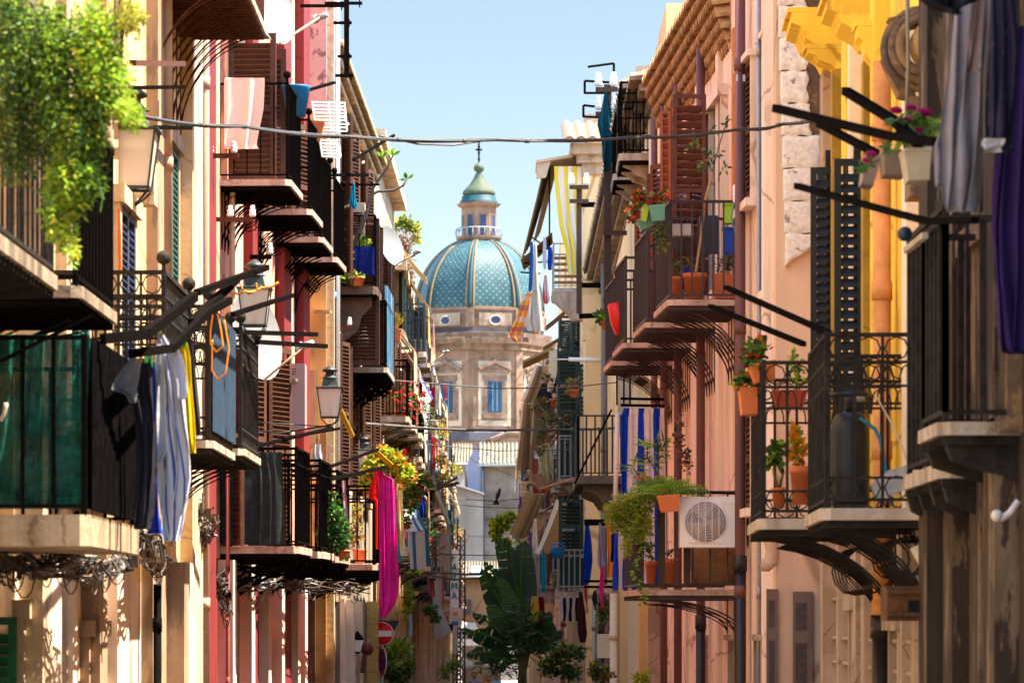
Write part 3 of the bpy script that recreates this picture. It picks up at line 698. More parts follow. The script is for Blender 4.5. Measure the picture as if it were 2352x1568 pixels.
m = MB(); q = [P(1090, 1500, 285), P(1300, 1500, 285), P(1300, 1010, 285), P(1230, 1000, 285), P(1186, 997, 285), P(1162, 998, 285), P(1145, 1005, 285), P(1095, 1025, 285)]; m.prism(q, (0, 8, 0)); m.build('wall', pk, h4)
m = MB(); m.tube([P(1095, 1023, 284.9), P(1145, 1003, 284.9), P(1162, 996, 284.9), P(1186, 995, 284.9), P(1230, 998, 284.9)], .22, 6); m.build('coping', stone2, h4)
h5 = roofed('low tan house with tiled roof and small skylight below the white house', (1061, 1150), 1325, 1296, 215, 7, mk('tan_render', (.38, .28, .18), .9, 0, .12, .6, .15, streak=.15), wave=18)
m = MB(); p = P(1082, 1316, 214.8); m.ob(p, (.55, 0, 0), (0, .6, .35), (0, -.05, .08)); m.build('skylight', mk('skylight_blue', (.35, .6, .75), .2), h5)
m = MB(); m.ob(P(1064, 1407, 214.9), (.42, 0, 0), (0, .08, 0), (0, 0, .75)); m.ob(P(1062, 1408, 214.85), (.5, 0, 0), (0, .05, 0), (0, 0, .06)); m.build('window', mk('dim_pane', (.08, .07, .09), .4), h5)
for nm, x0, x1, y, Z, c_ in (('white canvas awning over the stall at the end of the street', 1058, 1098, 1440, 200, (.75, .72, .68)), ('second white canvas awning, lower and longer, at the end of the street', 1050, 1100, 1478, 190, (.78, .76, .74))):
    sheet('awning', nm, 'awning', [P(x0, y-14, Z+2), P(x1-6, y-12, Z+2), P(x1, y+3, Z), P(x0-4, y, Z)], fabric('canvas_white', tuple(q*.8 for q in c_)), sag=.1, group='white awnings at the street end')
# ================================================================== LEFT SIDE
# plasters
cream = mk('cream_plaster', (.72, .50, .25), .9, 0, .1, 1.2, .15, streak=.22)
creamd = mk('cream_stone_trim', (.60, .46, .30), .9, 0, .15, 3, .2, streak=.3)
palew = peel('pale_peeling_plaster', (.72, .56, .42), (.36, .27, .19), 2.2, .40, .15, .35)
brownp = peel('worn_brown_plaster', (.40, .27, .17), (.30, .21, .14), 2.4, .45, .3, .3)
redp = mk('red_paint', (.19, .018, .018), .75, 0, .1, 2, .08, streak=.1)
pinkp = mk('pink_plaster', (.72, .40, .28), .9, 0, .1, 1.5, .12, streak=.2)
redw = mk('brick_red_render', (.24, .028, .02), .85, 0, .12, 1.5, .1, streak=.15)
maroon = peel('maroon_flaking_plaster', (.22, .10, .10), (.60, .33, .30), 1.3, .52, .2, .7)
yellowp = peel('yellow_flaking_plaster', (.62, .38, .15), (.26, .15, .06), 1.9, .44, .2, .3)
beigep = peel('beige_flaking_plaster', (.55, .42, .28), (.33, .24, .16), 1.1, .45, .3, .4)
greyp = mk('grey_beige_plaster', (.28, .22, .16), .9, 0, .15, 1, .15, streak=.35)
ochrep = mk('ochre_plaster', (.60, .40, .16), .9, 0, .12, 1, .15, streak=.25)
slate = mk('iron_screen_grey', (.05, .06, .075), .8, 0, .3, 6, .1)

A = building('cream plaster house on the near left with the net screened balcony', -1, 9, 24.2, 11.5, palew, 7)
B = building('cream and ochre house with green louvred shutters before the red house', -1, 24.22, 37.5, 15.5, cream, 7, low=palew, zsplit=ZH(1330, 30))
Cc = building('red and pink house with stacked marble balconies on the left', -1, 37.5, 50.5, 14.2, pinkp, 7, low=redw, zsplit=ZH(1285, 41))
D = building('flaking yellow and maroon house just past the red house', -1, 50.5, 53.5, 15.5, yellowp, 7)
m = MB(); x0 = wallx(-1, 50.52); m.box(x0-4, x0+.004, 50.47, 53.49, ZH(258, 50.5), 15.3); m.build('upper_wall', maroon, D)
E = building('grey house with the corrugated eave and overgrown balcony, left side', -1, 53.5, 68, ZH(330, 66), greyp, 7)
F = building('beige house behind the blue curtained balcony, left side', -1, 68, 80, ZH(470, 80), beigep, 7)
Gh = building('house with a roof terrace hung with dry creeper, left side', -1, 80, 100, ZH(650, 85), ochrep, 7)
Hh = building('pale pink house with the dark green louvred screen, left side', -1, 100, 125, ZH(735, 100), pinkp, 7)
Ih = building('yellowish house with the orange roll awning far along the left side', -1, 125, 160, ZH(845, 125), ochrep, 7)
Jh = building('farthest house on the left side beside the scaffold poles', -1, 160, 225, ZH(1075, 160), beigep, 7)

dishm = mk('dish_grey_white', (.235, .235, .23), .55, 0, .08, 5, .05)
# --- A: nearest balconies
grime = mk('grimy_concrete', (.30, .22, .15), .9, 0, .3, 5, .3, streak=.4)
balcony(A, 18.2, 3.3, ZH and 1430-793*21.5/18.2, CX-2.55*S/18.2, 1.0, .08, grime, worn, br=None, nb=2, sp=.2)
balcony(A, 22.0, 2.0, 655, 187, 1.0, .07, grime, iron, br='curve', nb=2, brh=.5, sp=.17, rt=.045, bt=.024)
nb_ = balcony(A, 21.4, 2.75, 1181, 208, .99, .175, mk('stained_shaded_render', (.40, .29, .185), .9, 0, .2, 3, .25, streak=.3), iron, br=None, ribs=False, sp=.165, bt=.022, rt=.03)  # streaked render; base colour darkened to stand in for shade on the near end
for xx in (Zat(-1, 0),): pass
for a, b_ in (((0, 830, 21.3), (215, 722, 21.3)), ((0, 805, 21.6), (160, 735, 21.6))): m = MB(); m.beam(P(*a), P(*b_), .02); m.build('brace', iron, A)
def netmat():
    m, nt, b = nodes('green_shade_net'); N, L = nt.nodes, nt.links
    b.inputs['Roughness'].default_value = 1; b.inputs['Specular IOR Level'].default_value = 0
    t = N.new('ShaderNodeBsdfTransparent'); ms = N.new('ShaderNodeMixShader')
    tc = N.new('ShaderNodeTexCoord'); n1 = N.new('ShaderNodeTexNoise'); n1.inputs['Scale'].default_value = 3.0; n1.inputs['Detail'].default_value = 5
    L.new(tc.outputs['Object'], n1.inputs['Vector']); mr = N.new('ShaderNodeMapRange'); mr.inputs['From Min'].default_value = .35; mr.inputs['From Max'].default_value = .7; mr.inputs['To Min'].default_value = .04; mr.inputs['To Max'].default_value = .3
    n2 = N.new('ShaderNodeTexNoise'); n2.inputs['Scale'].default_value = 4; n2.inputs['Detail'].default_value = 12; n2.inputs['Roughness'].default_value = .75; L.new(tc.outputs['Object'], n2.inputs['Vector']); cr = N.new('ShaderNodeValToRGB'); cr.color_ramp.elements[0].position = .35; cr.color_ramp.elements[0].color = (.003, .014, .011, 1); cr.color_ramp.elements[1].position = .68; cr.color_ramp.elements[1].color = (.03, .19, .13, 1); L.new(n2.outputs[0], cr.inputs[0]); L.new(cr.outputs[0], b.inputs['Base Color'])
    L.new(n1.outputs[0], mr.inputs[0]); L.new(mr.outputs[0], ms.inputs[0]); L.new(b.outputs[0], ms.inputs[1]); L.new(t.outputs[0], ms.inputs[2]); L.new(ms.outputs[0], N['Material Output'].inputs['Surface'])
    return m
netg = netmat(); creases(netg, .7)
netk = mk('black_shade_net', (.022, .03, .028), .9, 0, .5, 12, .1)
blackbar = mk('corrugated_black_screen', (.005, .004, .0045), 1, 0, .5, 8, .1, spec=0)
def screen(b, name, label, Z, L, xo, ytop, ybot, mat, n=26, dep=.018, cat='screen', out=0):
    """ribbed sheet fixed along the outer rail of a balcony"""
    side = SIDE[b]; o, d, nn = fr(side, Z); X = (xo-CX)/S*Z; p0 = V((X, Z, 0)); z0, z1 = ZH(ybot, Z), ZH(ytop, Z)
    m = MB(); m.slab(lambda u, v: p0+d*(L*u)+nn*(dep*abs(sin(u*n*pi/2))+out)+UP*lerp(z0, z1, v), n*4, 1, nn*(-.006))
    return tag(m.build(name, mat), label, cat)
cloth('shade_net', 'green shade net tied across the near end of the lower left balcony', 'shade net', 21.55, [(768, -20, 207), (780, -20, 209), (960, -20, 196), (1060, -20, 190), (1168, -20, 208)], netg, 9, .02)
screen(A, 'shade_screen', 'black ribbed screen along the outer rail of the green netted balcony', 21.45, 2.65, 212, 775, 1172, blackbar, 44, .02)
plant('potted_plant', 'plant with bright yellow blossoms behind the green net at the balcony corner', 21.9, [(188, 1030, 26, 44), (170, 1090, 20, 20)], [G1, leafm('blossom_yellow', (.75, .62, .02)), G3], 120, .07, .05, pot=(180, 1172, 1130, 50, terra), idx=[0, 1, 1, 1, 2])
m = MB(); m.tube([P(0, 965, 20.8), P(8, 955, 20.8), P(13, 935, 20.8), P(14, 925, 20.8)], .012, 8); tag(m.build('hook', mk('cream_plastic', (.6, .5, .36), .4)), 'small cream hook in front of the green net', 'hook')
# laundry arms of the netted balcony (bent flat iron)
m = MB()
for a, b_ in (((236, 778, 21.6), (335, 768, 21.9)), ((335, 768, 21.9), (448, 680, 25.0))): m.beam(P(*a), P(*b_), .045, .06)
m.build('laundry_arm', iron, nb_)
m = MB()
for a, b_ in (((300, 812, 21.9), (395, 800, 22.6)), ((395, 800, 22.6), (480, 715, 25.5)), ((480, 715, 25.5), (528, 690, 26))): m.beam(P(*a), P(*b_), .035, .05)
m.build('laundry_arm', iron, nb_)
# --- laundry, near left
fab = fabric
cloth('jacket', 'black hooded jacket hanging by its hem beside the netted balcony', 'jacket', 22.4, [(822, 320, 342), (860, 318, 350), (900, 306, 352), (930, 308, 356), (990, 316, 362), (1080, 314, 362), (1180, 303, 350), (1215, 306, 340)], fab('jacket_black', (.025, .022, .03), .05), 3, .045, pegs=2)
cloth('jacket_sleeve', '', '', 22.3, [(822, 306, 324), (842, 284, 324), (866, 266, 322), (884, 256, 316), (895, 256, 312), (905, 290, 314), (925, 300, 312)], fab('jacket_grey', (.16, .15, .15), .05), 1, .02, parent=[o for o in COL.objects if o.name == 'jacket'][0]).name = 'sleeve'
cloth('cloth', 'lilac grey cloth strip pegged between the black jacket and the striped shirt', 'cloth', 22.7, [(830, 322, 338), (880, 322, 342), (900, 324, 338), (930, 325, 330)], fab('lilac_grey', (.30, .26, .34)), 2, .02)
cloth('cloth', 'royal blue cloth hanging behind the black jacket', 'cloth', 22.8, [(832, 340, 355), (900, 342, 358), (960, 346, 360), (1180, 350, 366), (1225, 340, 372)], fab('royal_blue', (.015, .04, .35)), 2, .02, pegs=1)
shirtm = stripes('blue_striped_white', [(.78, .76, .76), (.78, .76, .76), (.78, .76, .76), (.78, .76, .76), (.12, .14, .5)], 9)
sh_ = cloth('shirt', 'long white shirt with fine blue stripes pegged by its tail', 'shirt', 23.0, [(755, 361, 368), (790, 360, 392), (830, 360, 412), (870, 358, 418), (900, 366, 418), (980, 362, 426), (1040, 364, 436), (1090, 362, 442), (1150, 364, 434), (1200, 368, 424), (1242, 376, 414)], shirtm, 4, .07, pegs=2)
cloth('shirt_sleeve', '', '', 22.85, [(790, 360, 376), (850, 358, 376), (920, 350, 378), (980, 343, 384), (1030, 344, 388), (1062, 350, 372)], fab('shirt_shade', (.55, .52, .50)), 2, .03, parent=sh_).name = 'sleeve'
cloth('shirt_sleeve', '', '', 22.9, [(798, 390, 408), (830, 394, 424), (870, 400, 430), (905, 408, 430), (918, 414, 424)], shirtm, 1, .02, parent=sh_).name = 'sleeve'
cloth('towel', 'bright yellow towel pegged next to the striped shirt', 'towel', 23.6, [(786, 412, 430), (820, 416, 440), (900, 420, 442), (1000, 424, 446), (1040, 436, 447)], fab('bright_yellow', (.85, .68, .02), .4), 3, .03, pegs=2)
cloth('trousers', 'narrow black trousers hanging just right of the yellow towel', 'trousers', 24.0, [(790, 430, 444), (860, 436, 450), (960, 440, 458), (1000, 444, 462)], fab('charcoal', (.04, .04, .05), .05), 2, .02)
# hanging fern of the upper left
fr_ = thing('hanging_fern', 'large bright green asparagus fern spilling from a balcony above the frame', 'fern', P(150, 200, 17.6))
m = MB(); k20 = 17.6/S
for (x, y, rx, ry, n, mi) in ((50, 120, 120, 160, 2600, [0, 0, 1, 5, 2]), (30, 300, 80, 150, 1700, [0, 5, 1, 5]), (10, 60, 60, 120, 700, [1, 5, 0]), (125, 150, 50, 170, 1900, [0, 5, 2, 2]), (215, 110, 70, 130, 1900, [2, 2, 3, 0]), (240, 190, 72, 100, 1900, [2, 2, 0, 3]), (170, 300, 95, 120, 1800, [2, 0, 0, 3]),
                              (160, 420, 62, 100, 1300, [2, 2, 0, 3]), (300, 262, 34, 36, 420, [2, 2, 3]), (140, 520, 26, 60, 330, [2, 3, 0]), (165, 560, 10, 60, 110, [2, 3]), (300, 40, 40, 45, 320, [3, 4]), (205, 410, 36, 50, 500, [2, 0]), (120, 480, 22, 80, 260, [0, 2])):
    clump(m, P(x, y, 17.6), (rx*k20, .30, ry*k20), int(n*1.7), .036, .014, mi, droop=.5)
m.build('foliage', [G1, G2, G3, G4, G5, leafm('leaf_brownish', (.13, .14, .02))], fr_)
m = MB()
for i in range(46):
    x = random.uniform(90, 240); y0 = random.uniform(0, 200); pts = [P(x+random.uniform(-4, 4)*t+random.uniform(-12, 10)*t*t*.03, y0+random.uniform(30, 46)*t, 17.6+random.uniform(-.25, .25)) for t in range(8)]
    m.tube(pts, .004, 3, False)
m.build('stem', G1, fr_)
louver((P(-46, 0, 24.05).x, 24.05), (1, 0, 0), 84*24.05/S, 0, ZH(1416, 24.05), mk('green_door_paint', (.01, .13, .05), .6), A, slat=.07, fw=.05, mids=2)
# --- B: cream house
for Z, L, o_, z0, z1, mt in ((24.25, .5, .18, 0, 15, creamd), (26.4, .35, .08, 0, 15, creamd), (28.6, .5, .12, ZH(1300, 29), 15, brownp), (32.9, .8, .10, 0, 15.4, brownp), (36.2, 1.2, .12, 0, 15.4, creamd)):
    strip(B, Z, L, o_, z0, z1, mt)
for x, L, o_, mt in ((0, .3, .1, palew), (62, .55, .16, palew), (104, .3, .06, brownp), (128, .25, .12, palew), (186, .5, .14, brownp), (240, .9, .10, palew), (324, .8, .10, brownp), (372, .5, .2, brownp), (398, .7, .13, palew)):
    strip(B, Zat(-1, x), L, o_, 0, ZH(1290, Zat(-1, x)), mt, 'lower_pilaster')
pipe(B, Zat(-1, 352), ZH(1250, 33), 15.3, .05, mk('tan_pipe', (.42, .26, .16), .6, 0, .12, 4, .05), collars=5, off=.12)
pipe(B, Zat(-1, 441), 0, 15.3, .052, mk('tan_pipe2', (.50, .33, .22), .6, 0, .12, 4, .05), collars=6, off=.12)
pipe(B, Zat(-1, 318), 0, ZH(1340, 32), .035, iron, off=.16, collars=5)
window(B, 30.2, 1.1, ZH(950, 30.5), ZH(478, 30.5), creamd, None, mk('navy_shutter', (.035, .05, .10), .5), 'closed', fr_w=.14)
window(B, 34.1, 1.2, ZH(1000, 34.5), ZH(330, 34.5), brownp, None, woodg2, 'closed', fr_w=.14)
window(B, 26.7, 1.2, ZH(1060, 27), ZH(500, 27), creamd, None, woodg2, 'closed')
window(B, 23.7+.6, 1.0, 0, ZH(1420, 24), creamd, mk('green_door', (.02, .16, .06), .5), None, door=True)
window(B, 28.0, .9, 0, ZH(1462, 28), brownp, mk('brown_door', (.16, .09, .05), .6), None, door=True)
s4 = dict(style='scroll', rail=1.05, th=.06, br='curve', nb=4, brh=.6, sp=.15, rt=.035, bt=.017, ball=True, mat=marble, rm=worn)
b4 = balcony(B, 26.1, 2.1, 1430-1.34*S/26.1, 388, **s4)
b5 = balcony(B, 30.0, 2.4, 1430-1.43*S/30, 490, **s4)
b6 = balcony(B, 33.6, 2.2, 1430-1.53*S/33.6, 562, **s4)
netbl = mk('blue_woven_screen', (.012, .035, .065), .8, 0, .4, 10, .15); netgr = mk('grey_woven_screen', (.06, .07, .085), .8, 0, .4, 10, .15)
screen(B, 'shade_screen', 'blue ribbed screen with an orange rope looped over it', 30.05, 2.3, 489, 712, 990, netbl, 24)
ro = mk('orange_rope', (.72, .26, .03), .7)
wire('rope', 'orange rope looped over the laundry arms beside the blue screen', [(470, 698, 30), (505, 690, 30.2), (540, 672, 30.5), (560, 668, 30.5), (600, 660, 31), (640, 648, 31)], .009, ro, .02, cat='rope', n=30)
wire('rope', 'loop of orange rope hanging down over the blue screen', [(492, 700, 29.9), (484, 760, 29.9), (484, 790, 29.9), (497, 808, 29.9), (512, 795, 29.9), (508, 760, 29.9), (500, 720, 29.9)], .008, ro, 0, cat='rope', n=30)
wire('rope', 'second orange rope loop sagging lower by the scrolled railing', [(488, 780, 29.8), (487, 850, 29.8), (500, 870, 29.8), (518, 858, 29.8), (526, 800, 29.8), (515, 735, 29.8)], .008, ro, 0, cat='rope', n=30)
wire('rope', 'slack orange rope end above the street lantern', [(545, 638, 31), (556, 662, 31), (572, 676, 31), (590, 664, 31), (588, 650, 31)], .008, ro, 0, cat='rope', n=30)
arm(P(452, 672, 28), P(612, 614, 31.5), b4, .05); arm(P(535, 722, 30), P(672, 678, 34), b5, .04); arm(P(440, 740, 27), P(545, 640, 31), b4, .055)
arm(P(538, 762, 33.6), P(726, 768, 36.5), b6, .045); arm(P(590, 785, 34), P(748, 795, 37), b6, .045)
arm(P(305, 145, 29), P(420, 147, 33), B, .05, 'iron_bar', rust); arm(P(300, 202, 29), P(422, 200, 33), B, .035, 'iron_bar'); arm(P(357, 293, 32), P(438, 294, 34), B, .04, 'iron_bar')
tb = balcony(B, 33.2, 3.2, 1430-1362*36.4/33.2, CX-2.33*S/33.2, 1.0, .07, marble, rust, br='curve', nb=8, brh=1.0)
tb2 = balcony(B, 28.6, 2.4, 1430-1362*36.4/28.6, CX-2.6*S/28.6, 1.0, .07, marble, rust, br='curve', nb=5, brh=1.1)
cloth('ribbon', 'long red strap hanging down the cream wall', 'strap', 27.6, [(390, 247, 254), (640, 251, 259)], fab('bright_red', (.75, .03, .015)), 1, .005)
cloth('ribbon', 'shorter orange red strap hanging beside the navy shutter', 'strap', 29.4, [(480, 270, 276), (620, 272, 280)], fab('orange_red', (.75, .12, .02)), 1, .005)
m = MB(); m.ob(P(268, 468, 31.6), (.31, 0, 0), (0, .3, 0), (0, 0, .36)); ac = tag(m.build('air_conditioner', creamd), 'cream air conditioner box behind the first street lantern', 'air conditioner')
m = MB(); m.tube([P(268, 440, 31.57)+V((.15+.1*cos(g), 0, .04+.1*sin(g))) for g in [2*pi*i/16 for i in range(17)]], .012, 5, False); m.build('fan_grille', greym, ac)
lantern('largest street lantern, half hidden under the hanging fern', 304, 302, 434, 30.8, -1)
lantern('street lantern hanging in front of the low white satellite dish', 583, 706, 820 if 0 else 756, 36.0, -1) if 0 else lantern('street lantern hanging in front of the low white satellite dish', 583, 661+47, 756, 36.0, -1) if 0 else None
lantern('street lantern hanging in front of the low white satellite dish', 583, 709-0, 756, 36.0, -1) if 0 else None
lantern('second street lantern, in front of the low white satellite dish', 585, 664, 748, 35.9, -1)
lantern('third street lantern, just above a yellow cloth strip', 758, 892, 958, 41, -1)
lantern('smallest street lantern, above the magenta cloth', 838, 1034, 1075, 56, -1)
dish('large white satellite dish cut by the top edge beside the brown louvred shutter', 628, 20, 40.3, .39, (.84, -.54, .22), dishm, (735, 40, 41.5), foot=P(590, 60, 42.5))
dish('large white satellite dish behind the second street lantern', 592, 770, 37.6, .45, (.86, -.5, .2), dishm, (702, 793, 37.6), foot=(wallx(-1, 38), 38, ZH(760, 38)))
# scaffold of loose cables along the lower storey
def tangle(label, pts, r, n, seed):
    random.seed(seed); q = [P(*p) for p in pts]; m = MB(); M = (len(q)-1)*12
    for k in range(n):
        kn = [V((random.uniform(-1, 1)*r, random.uniform(-1, 1)*r, random.uniform(-1, .7)*r)) for _ in range(M//4+3)]; out = []
        for t in range(M+1):
            f = t/M*(len(q)-1); i = min(int(f), len(q)-2); a = t/4; b = int(a); w_ = (1-cos((a-b)*pi))/2
            out.append(lerp(q[i], q[i+1], f-i)+lerp(kn[b], kn[b+1], w_))
        m.cur = (0, 2, 1, 0)[k % 4]; m.tube(out, random.uniform(.005, .012), 5, False)
    for k in range(n*2):
        i = random.randrange(len(q)-1); c = lerp(q[i], q[i+1], random.random()); w_ = random.uniform(.02, .07); h_ = random.uniform(.05, .2); m.cur = (0, 1, 2)[k % 3]
        m.tube([c+V((w_*cos(pi*t/7), random.uniform(-.02, .02), -h_*sin(pi*t/7))) for t in range(8)], .005, 4, False)
    for k in range(3): c = lerp(q[0], q[-1], random.random()); m.cur = 2; m.ob(c, (.10, 0, 0), (0, .06, 0), (0, 0, -.08))
    return tag(m.build('cable_bundle', [mk('cable_black', (.03, .028, .026), .5), mk('cable_white', (.24, .22, .20), .7), mk('cable_brown', (.10, .06, .035), .6)]), label, 'cables')
tangle('messy cables slung under the net screened balcony', [(-10, 1275, 23), (60, 1300, 23.3), (150, 1290, 24), (220, 1300, 24.5), (285, 1275, 25.3)], .10, 16, 3)
tangle('knot of cables where the cream house meets its corner', [(300, 1225, 26), (335, 1240, 28), (355, 1270, 30), (368, 1300, 31.5)], .10, 12, 4)
tangle('cables coiled against the red pilaster', [(440, 1150, 36.8), (452, 1200, 37), (470, 1230, 37.3), (478, 1180, 37.3)], .12, 9, 5)
tangle('cable bundle running under the lower balconies of the red house', [(495, 1325, 39.6), (560, 1340, 41), (640, 1335, 43), (740, 1345, 46), (835, 1350, 50)], .10, 15, 6)
tangle('grey cables dangling from a corner box on the red house', [(500, 1320, 39.5), (510, 1350, 39.5), (520, 1400, 39.5)], .08, 8, 8)
random.seed(11)
# --- C: red house
def bands(Z, L, z0, z1, mt, o_=.1): return strip(Cc, Z, L, o_, z0, z1, mt, 'pilaster')
for x0, x1 in ((441, 474), (560, 574), (634, 651), (680, 694)):
    za, zb = Zat(-1, x0), Zat(-1, x1); bands(za, zb-za, 0, 14.1, redp, .1)
for x in (500, 545, 585, 617, 655, 672): bands(Zat(-1, x), .35, 0, ZH(1285, Zat(-1, x)), palew, .16)
for x in (524, 600, 640): bands(Zat(-1, x), .5, 0, ZH(1285, Zat(-1, x)), brownp, .07)
pipe(Cc, Zat(-1, 512), 0, 14, .03, creamd, off=.1)
pipe(Cc, Zat(-1, 497), 0, ZH(900, 39), .02, mk('dull_red_pipe', (.25, .06, .05)), off=.12, collars=5)
for Z, xf, yf in ((40.0, 668, 412), (42.9, 717, 480), (46.0, 743, 544), (48.5, 775, 590)):
    bl = balcony(Cc, Z, 1.5, yf, xf, 1.0, .065, pmarble, iron, br='curve', nb=5, brh=.62, sp=.13, bt=.013, rt=.028, ball=True, knob=.04, loops=True)
    window(Cc, Z+.2, 1.1, ZH(yf, Z), ZH(yf, Z)+1.55, pinkp, None, woodb, 'open', 92 if Z == 40.0 else 160, door=True, sw=.5)
for Z, xf, yf in ((40.0, 688, 1254), (42.9, 742, 1266), (46.0, 782, 1277)):
    bl = balcony(Cc, Z, 1.6, yf, xf, 1.02, .075, pmarble, iron, style='double', br='scroll', nb=2, brh=.42, sp=.11)
balcony(Cc, 49.0, 1.45, 1296, 866, 1.0, .07, pmarble, iron, style='double', br='scroll', nb=2, brh=.35, sp=.1)
window(Cc, 40.2, 1.2, ZH(1254, 40.2), ZH(1254, 40.2)+2.4, pinkp, None, woodb, 'open', 160, door=True)
window(Cc, 43.2, 1.2, ZH(1266, 43.2), ZH(1266, 43.2)+2.4, pinkp, None, woodb, 'open', 160, door=True)
cloth('shade_net', 'black shade net across the end of the lower balcony on the red house', 'shade net', 39.97, [(1038, 508, 648), (1100, 508, 650), (1250, 508, 655)], netk, 6, .02)
cloth('towel', 'folded pale pink towel over the railing before the brown louvred shutter', 'towel', 39.93, [(179, 518, 607), (185, 516, 607), (250, 515, 604), (330, 513, 590), (342, 514, 596)], mk('pale_pink', (.80, .60, .50), .95, 0, .06, 30, .15, spec=.0), 2, .03)
m = MB(); m.smooth = True; m.lathe(P(680, 268, 41.2), [(.001, 0), (.1, 0), (.15, .3), (.16, .32), (.15, .33), (.14, .3), (.09, .02), (.001, .02)], 16); tag(m.build('basket', mk('blue_plastic', (.01, .14, .28), .4)), 'blue plastic basket on the balcony beside the pink towel', 'basket')
rk = thing('drying_rack', 'white wire drying rack standing out over the street beyond the blue basket', 'drying rack', P(760, 360, 44))
for nm, (x0, y0, x1, y1), n in (('upper_wing', (716, 235, 797, 300), 8), ('lower_wing', (730, 300, 782, 360), 8)):
    m = MB()
    for i in range(n+1):
        t = i/n; m.tube([P(lerp(x0, x0+10, t), lerp(y0, y1, t), 44), P(lerp(x1-6, x1, t), lerp(y0+2, y1+2, t), 44.5)], .009, 4)
    for s in (0, .5, 1): m.tube([P(lerp(x0, x1-6, s), y0, 44+s*.5), P(lerp(x0+10, x1, s), y1, 44+s*.5)], .011, 4)
    m.build(nm, whitep, rk)
pl = thing('planter', 'terracotta trough hooked on the railing under the white drying rack', 'planter', P(724, 330, 44)); trough(702, 746, 274, 318, 43.9, .18, terra, pl, .12)
# cabinet
m = MB(); cA = P(652, 985, 45); wd = .235; m.ob(cA, (wd*1.05, 0, 0), (0, .45, 0), (0, 0, .77)); cb = tag(m.build('cabinet', mk('lilac_metal', (.45, .29, .27), .5, .1, .06, 3, 0)), 'tall pinkish metal cabinet beside the low white dish', 'cabinet')
m = MB()
for i in range(3): m.ob(cA+V((.03, -.004, .70-i*.03)), (.11, 0, 0), (0, .003, 0), (0, 0, .008))
m.build('vent_slot', iron, cb)
m = MB(); m.smooth = True; m.lathe(P(677, 882, 44.9), [(.001, 0), (.025, 0), (.035, .05), (.035, .06)], 8); tag(m.build('cup', marble), 'little cup with flowers hung on the pinkish cabinet', 'cup')
# upright service pole with insulator arms
pole = thing('utility_pole', 'black iron service mast with cross arms against the sky at top left', 'mast', P(796, 175, 46))
m = MB(); m.beam(P(796, 178, 46), P(796, -60, 46), .06); m.build('mast', iron, pole)
for x0, x1, y in ((746, 832, 8), (690, 790, 14), (766, 808, 53), (775, 808, 130), (770, 812, 174)):
    m = MB(); m.beam(P(x0, y, 46), P(x1, y, 46), .035); m.beam(P(x1-6, y+10, 46), P(x1-6, y-8, 46), .015); m.build('cross_arm', iron, pole)
def insul(parent, x, y, Z, s=1.0):
    m = MB(); m.smooth = True; c = P(x, y, Z); m.lathe(c, [(.001, 0), (.03*s, 0), (.036*s, .03*s), (.028*s, .04*s), (.034*s, .06*s), (.03*s, .075*s), (.02*s, .08*s), (.025*s, .10*s), (.02*s, .115*s), (.001, .12*s)], 10)
    return m.build('insulator', whitep, parent)
def cbar(label, x0, x1, y, Z, ins, mt=None, tilt=0):
    r_ = thing('insulator_bracket', label, 'insulator bracket', P((x0+x1)/2, y, Z), 'insulator brackets on the walls'); m = MB(); m.beam(P(x0, y, Z), P(x1, y+tilt, Z), .045); m.build('iron_bar', mt or rust, r_)
    for x in ins: insul(r_, x, y-6, Z)
    return r_
cbar('rusty bracket with two white insulators below the pink towel', 412, 548, 358, 38.5, (483, 537))
cbar('rusty bracket with two white insulators between the upper marble balconies', 471, 582, 504, 39.6, (529, 580))
cbar('dark bracket with a single white insulator above the second lantern', 574, 624, 590, 40.5, (620,), iron)
cbar('short wooden bracket with a white insulator under the overgrown balcony', 772, 806, 753, 55.5, (803,))
for (a, b_) in (((640, 190, 40), (770, 140, 46)), ((700, 445, 42), (850, 330, 50))): pass
arm(P(585, 243, 41), P(768, 190, 43.5), Cc, .035); arm(P(812, 367, 50), P(905, 311, 53), D, .035); arm(P(750, 402, 50), P(845, 402, 50.5), D, .045); arm(P(800, 424, 51), P(872, 424, 51), D, .03)
arm(P(650, 1006, 42), P(778, 984, 46), Cc, .035); arm(P(560, 1032, 39.5), P(762, 982, 46), Cc, .04)
arm(P(700, 1092, 42.9), P(868, 1032, 47), Cc, .035); arm(P(755, 1101, 43), P(888, 1072, 47.5), Cc, .04)
# --- D
strip(D, 50.6, .3, .1, 0, 15, creamd); window(D, 51.3, 1.0, 0, ZH(1380, 51), brownp, None, None, door=True)
m = MB(); wx = wallx(-1, 50.52)
m.ob(V((wx-.42, 50.44, ZH(1020, 50.4))), (.28, 0, 0), (0, .05, 0), (0, 0, .98)); m.ob(V((wx-.44, 50.42, 0)), (.3, 0, 0), (0, .05, 0), (0, 0, ZH(1320, 50.4))); m.build('doorway', brownp, D)
pipe(D, 50.9, ZH(860, 50.5), 15, .04, mk('blue_grey_pipe', (.12, .2, .32), .5), off=.08)
pipe(D, 52.5, 0, 15, .05, greym, off=.08)
m = MB(); m.ob(V((wx-.15, 50.2, ZH(720, 50.4))), (.22, 0, 0), (0, .25, 0), (0, 0, .03)); m.ob(V((wx-.42, 50.3, ZH(632, 50.4))), (.04, 0, 0), (0, .18, 0), (0, 0, .35)); m.build('ledge', creamd, D)
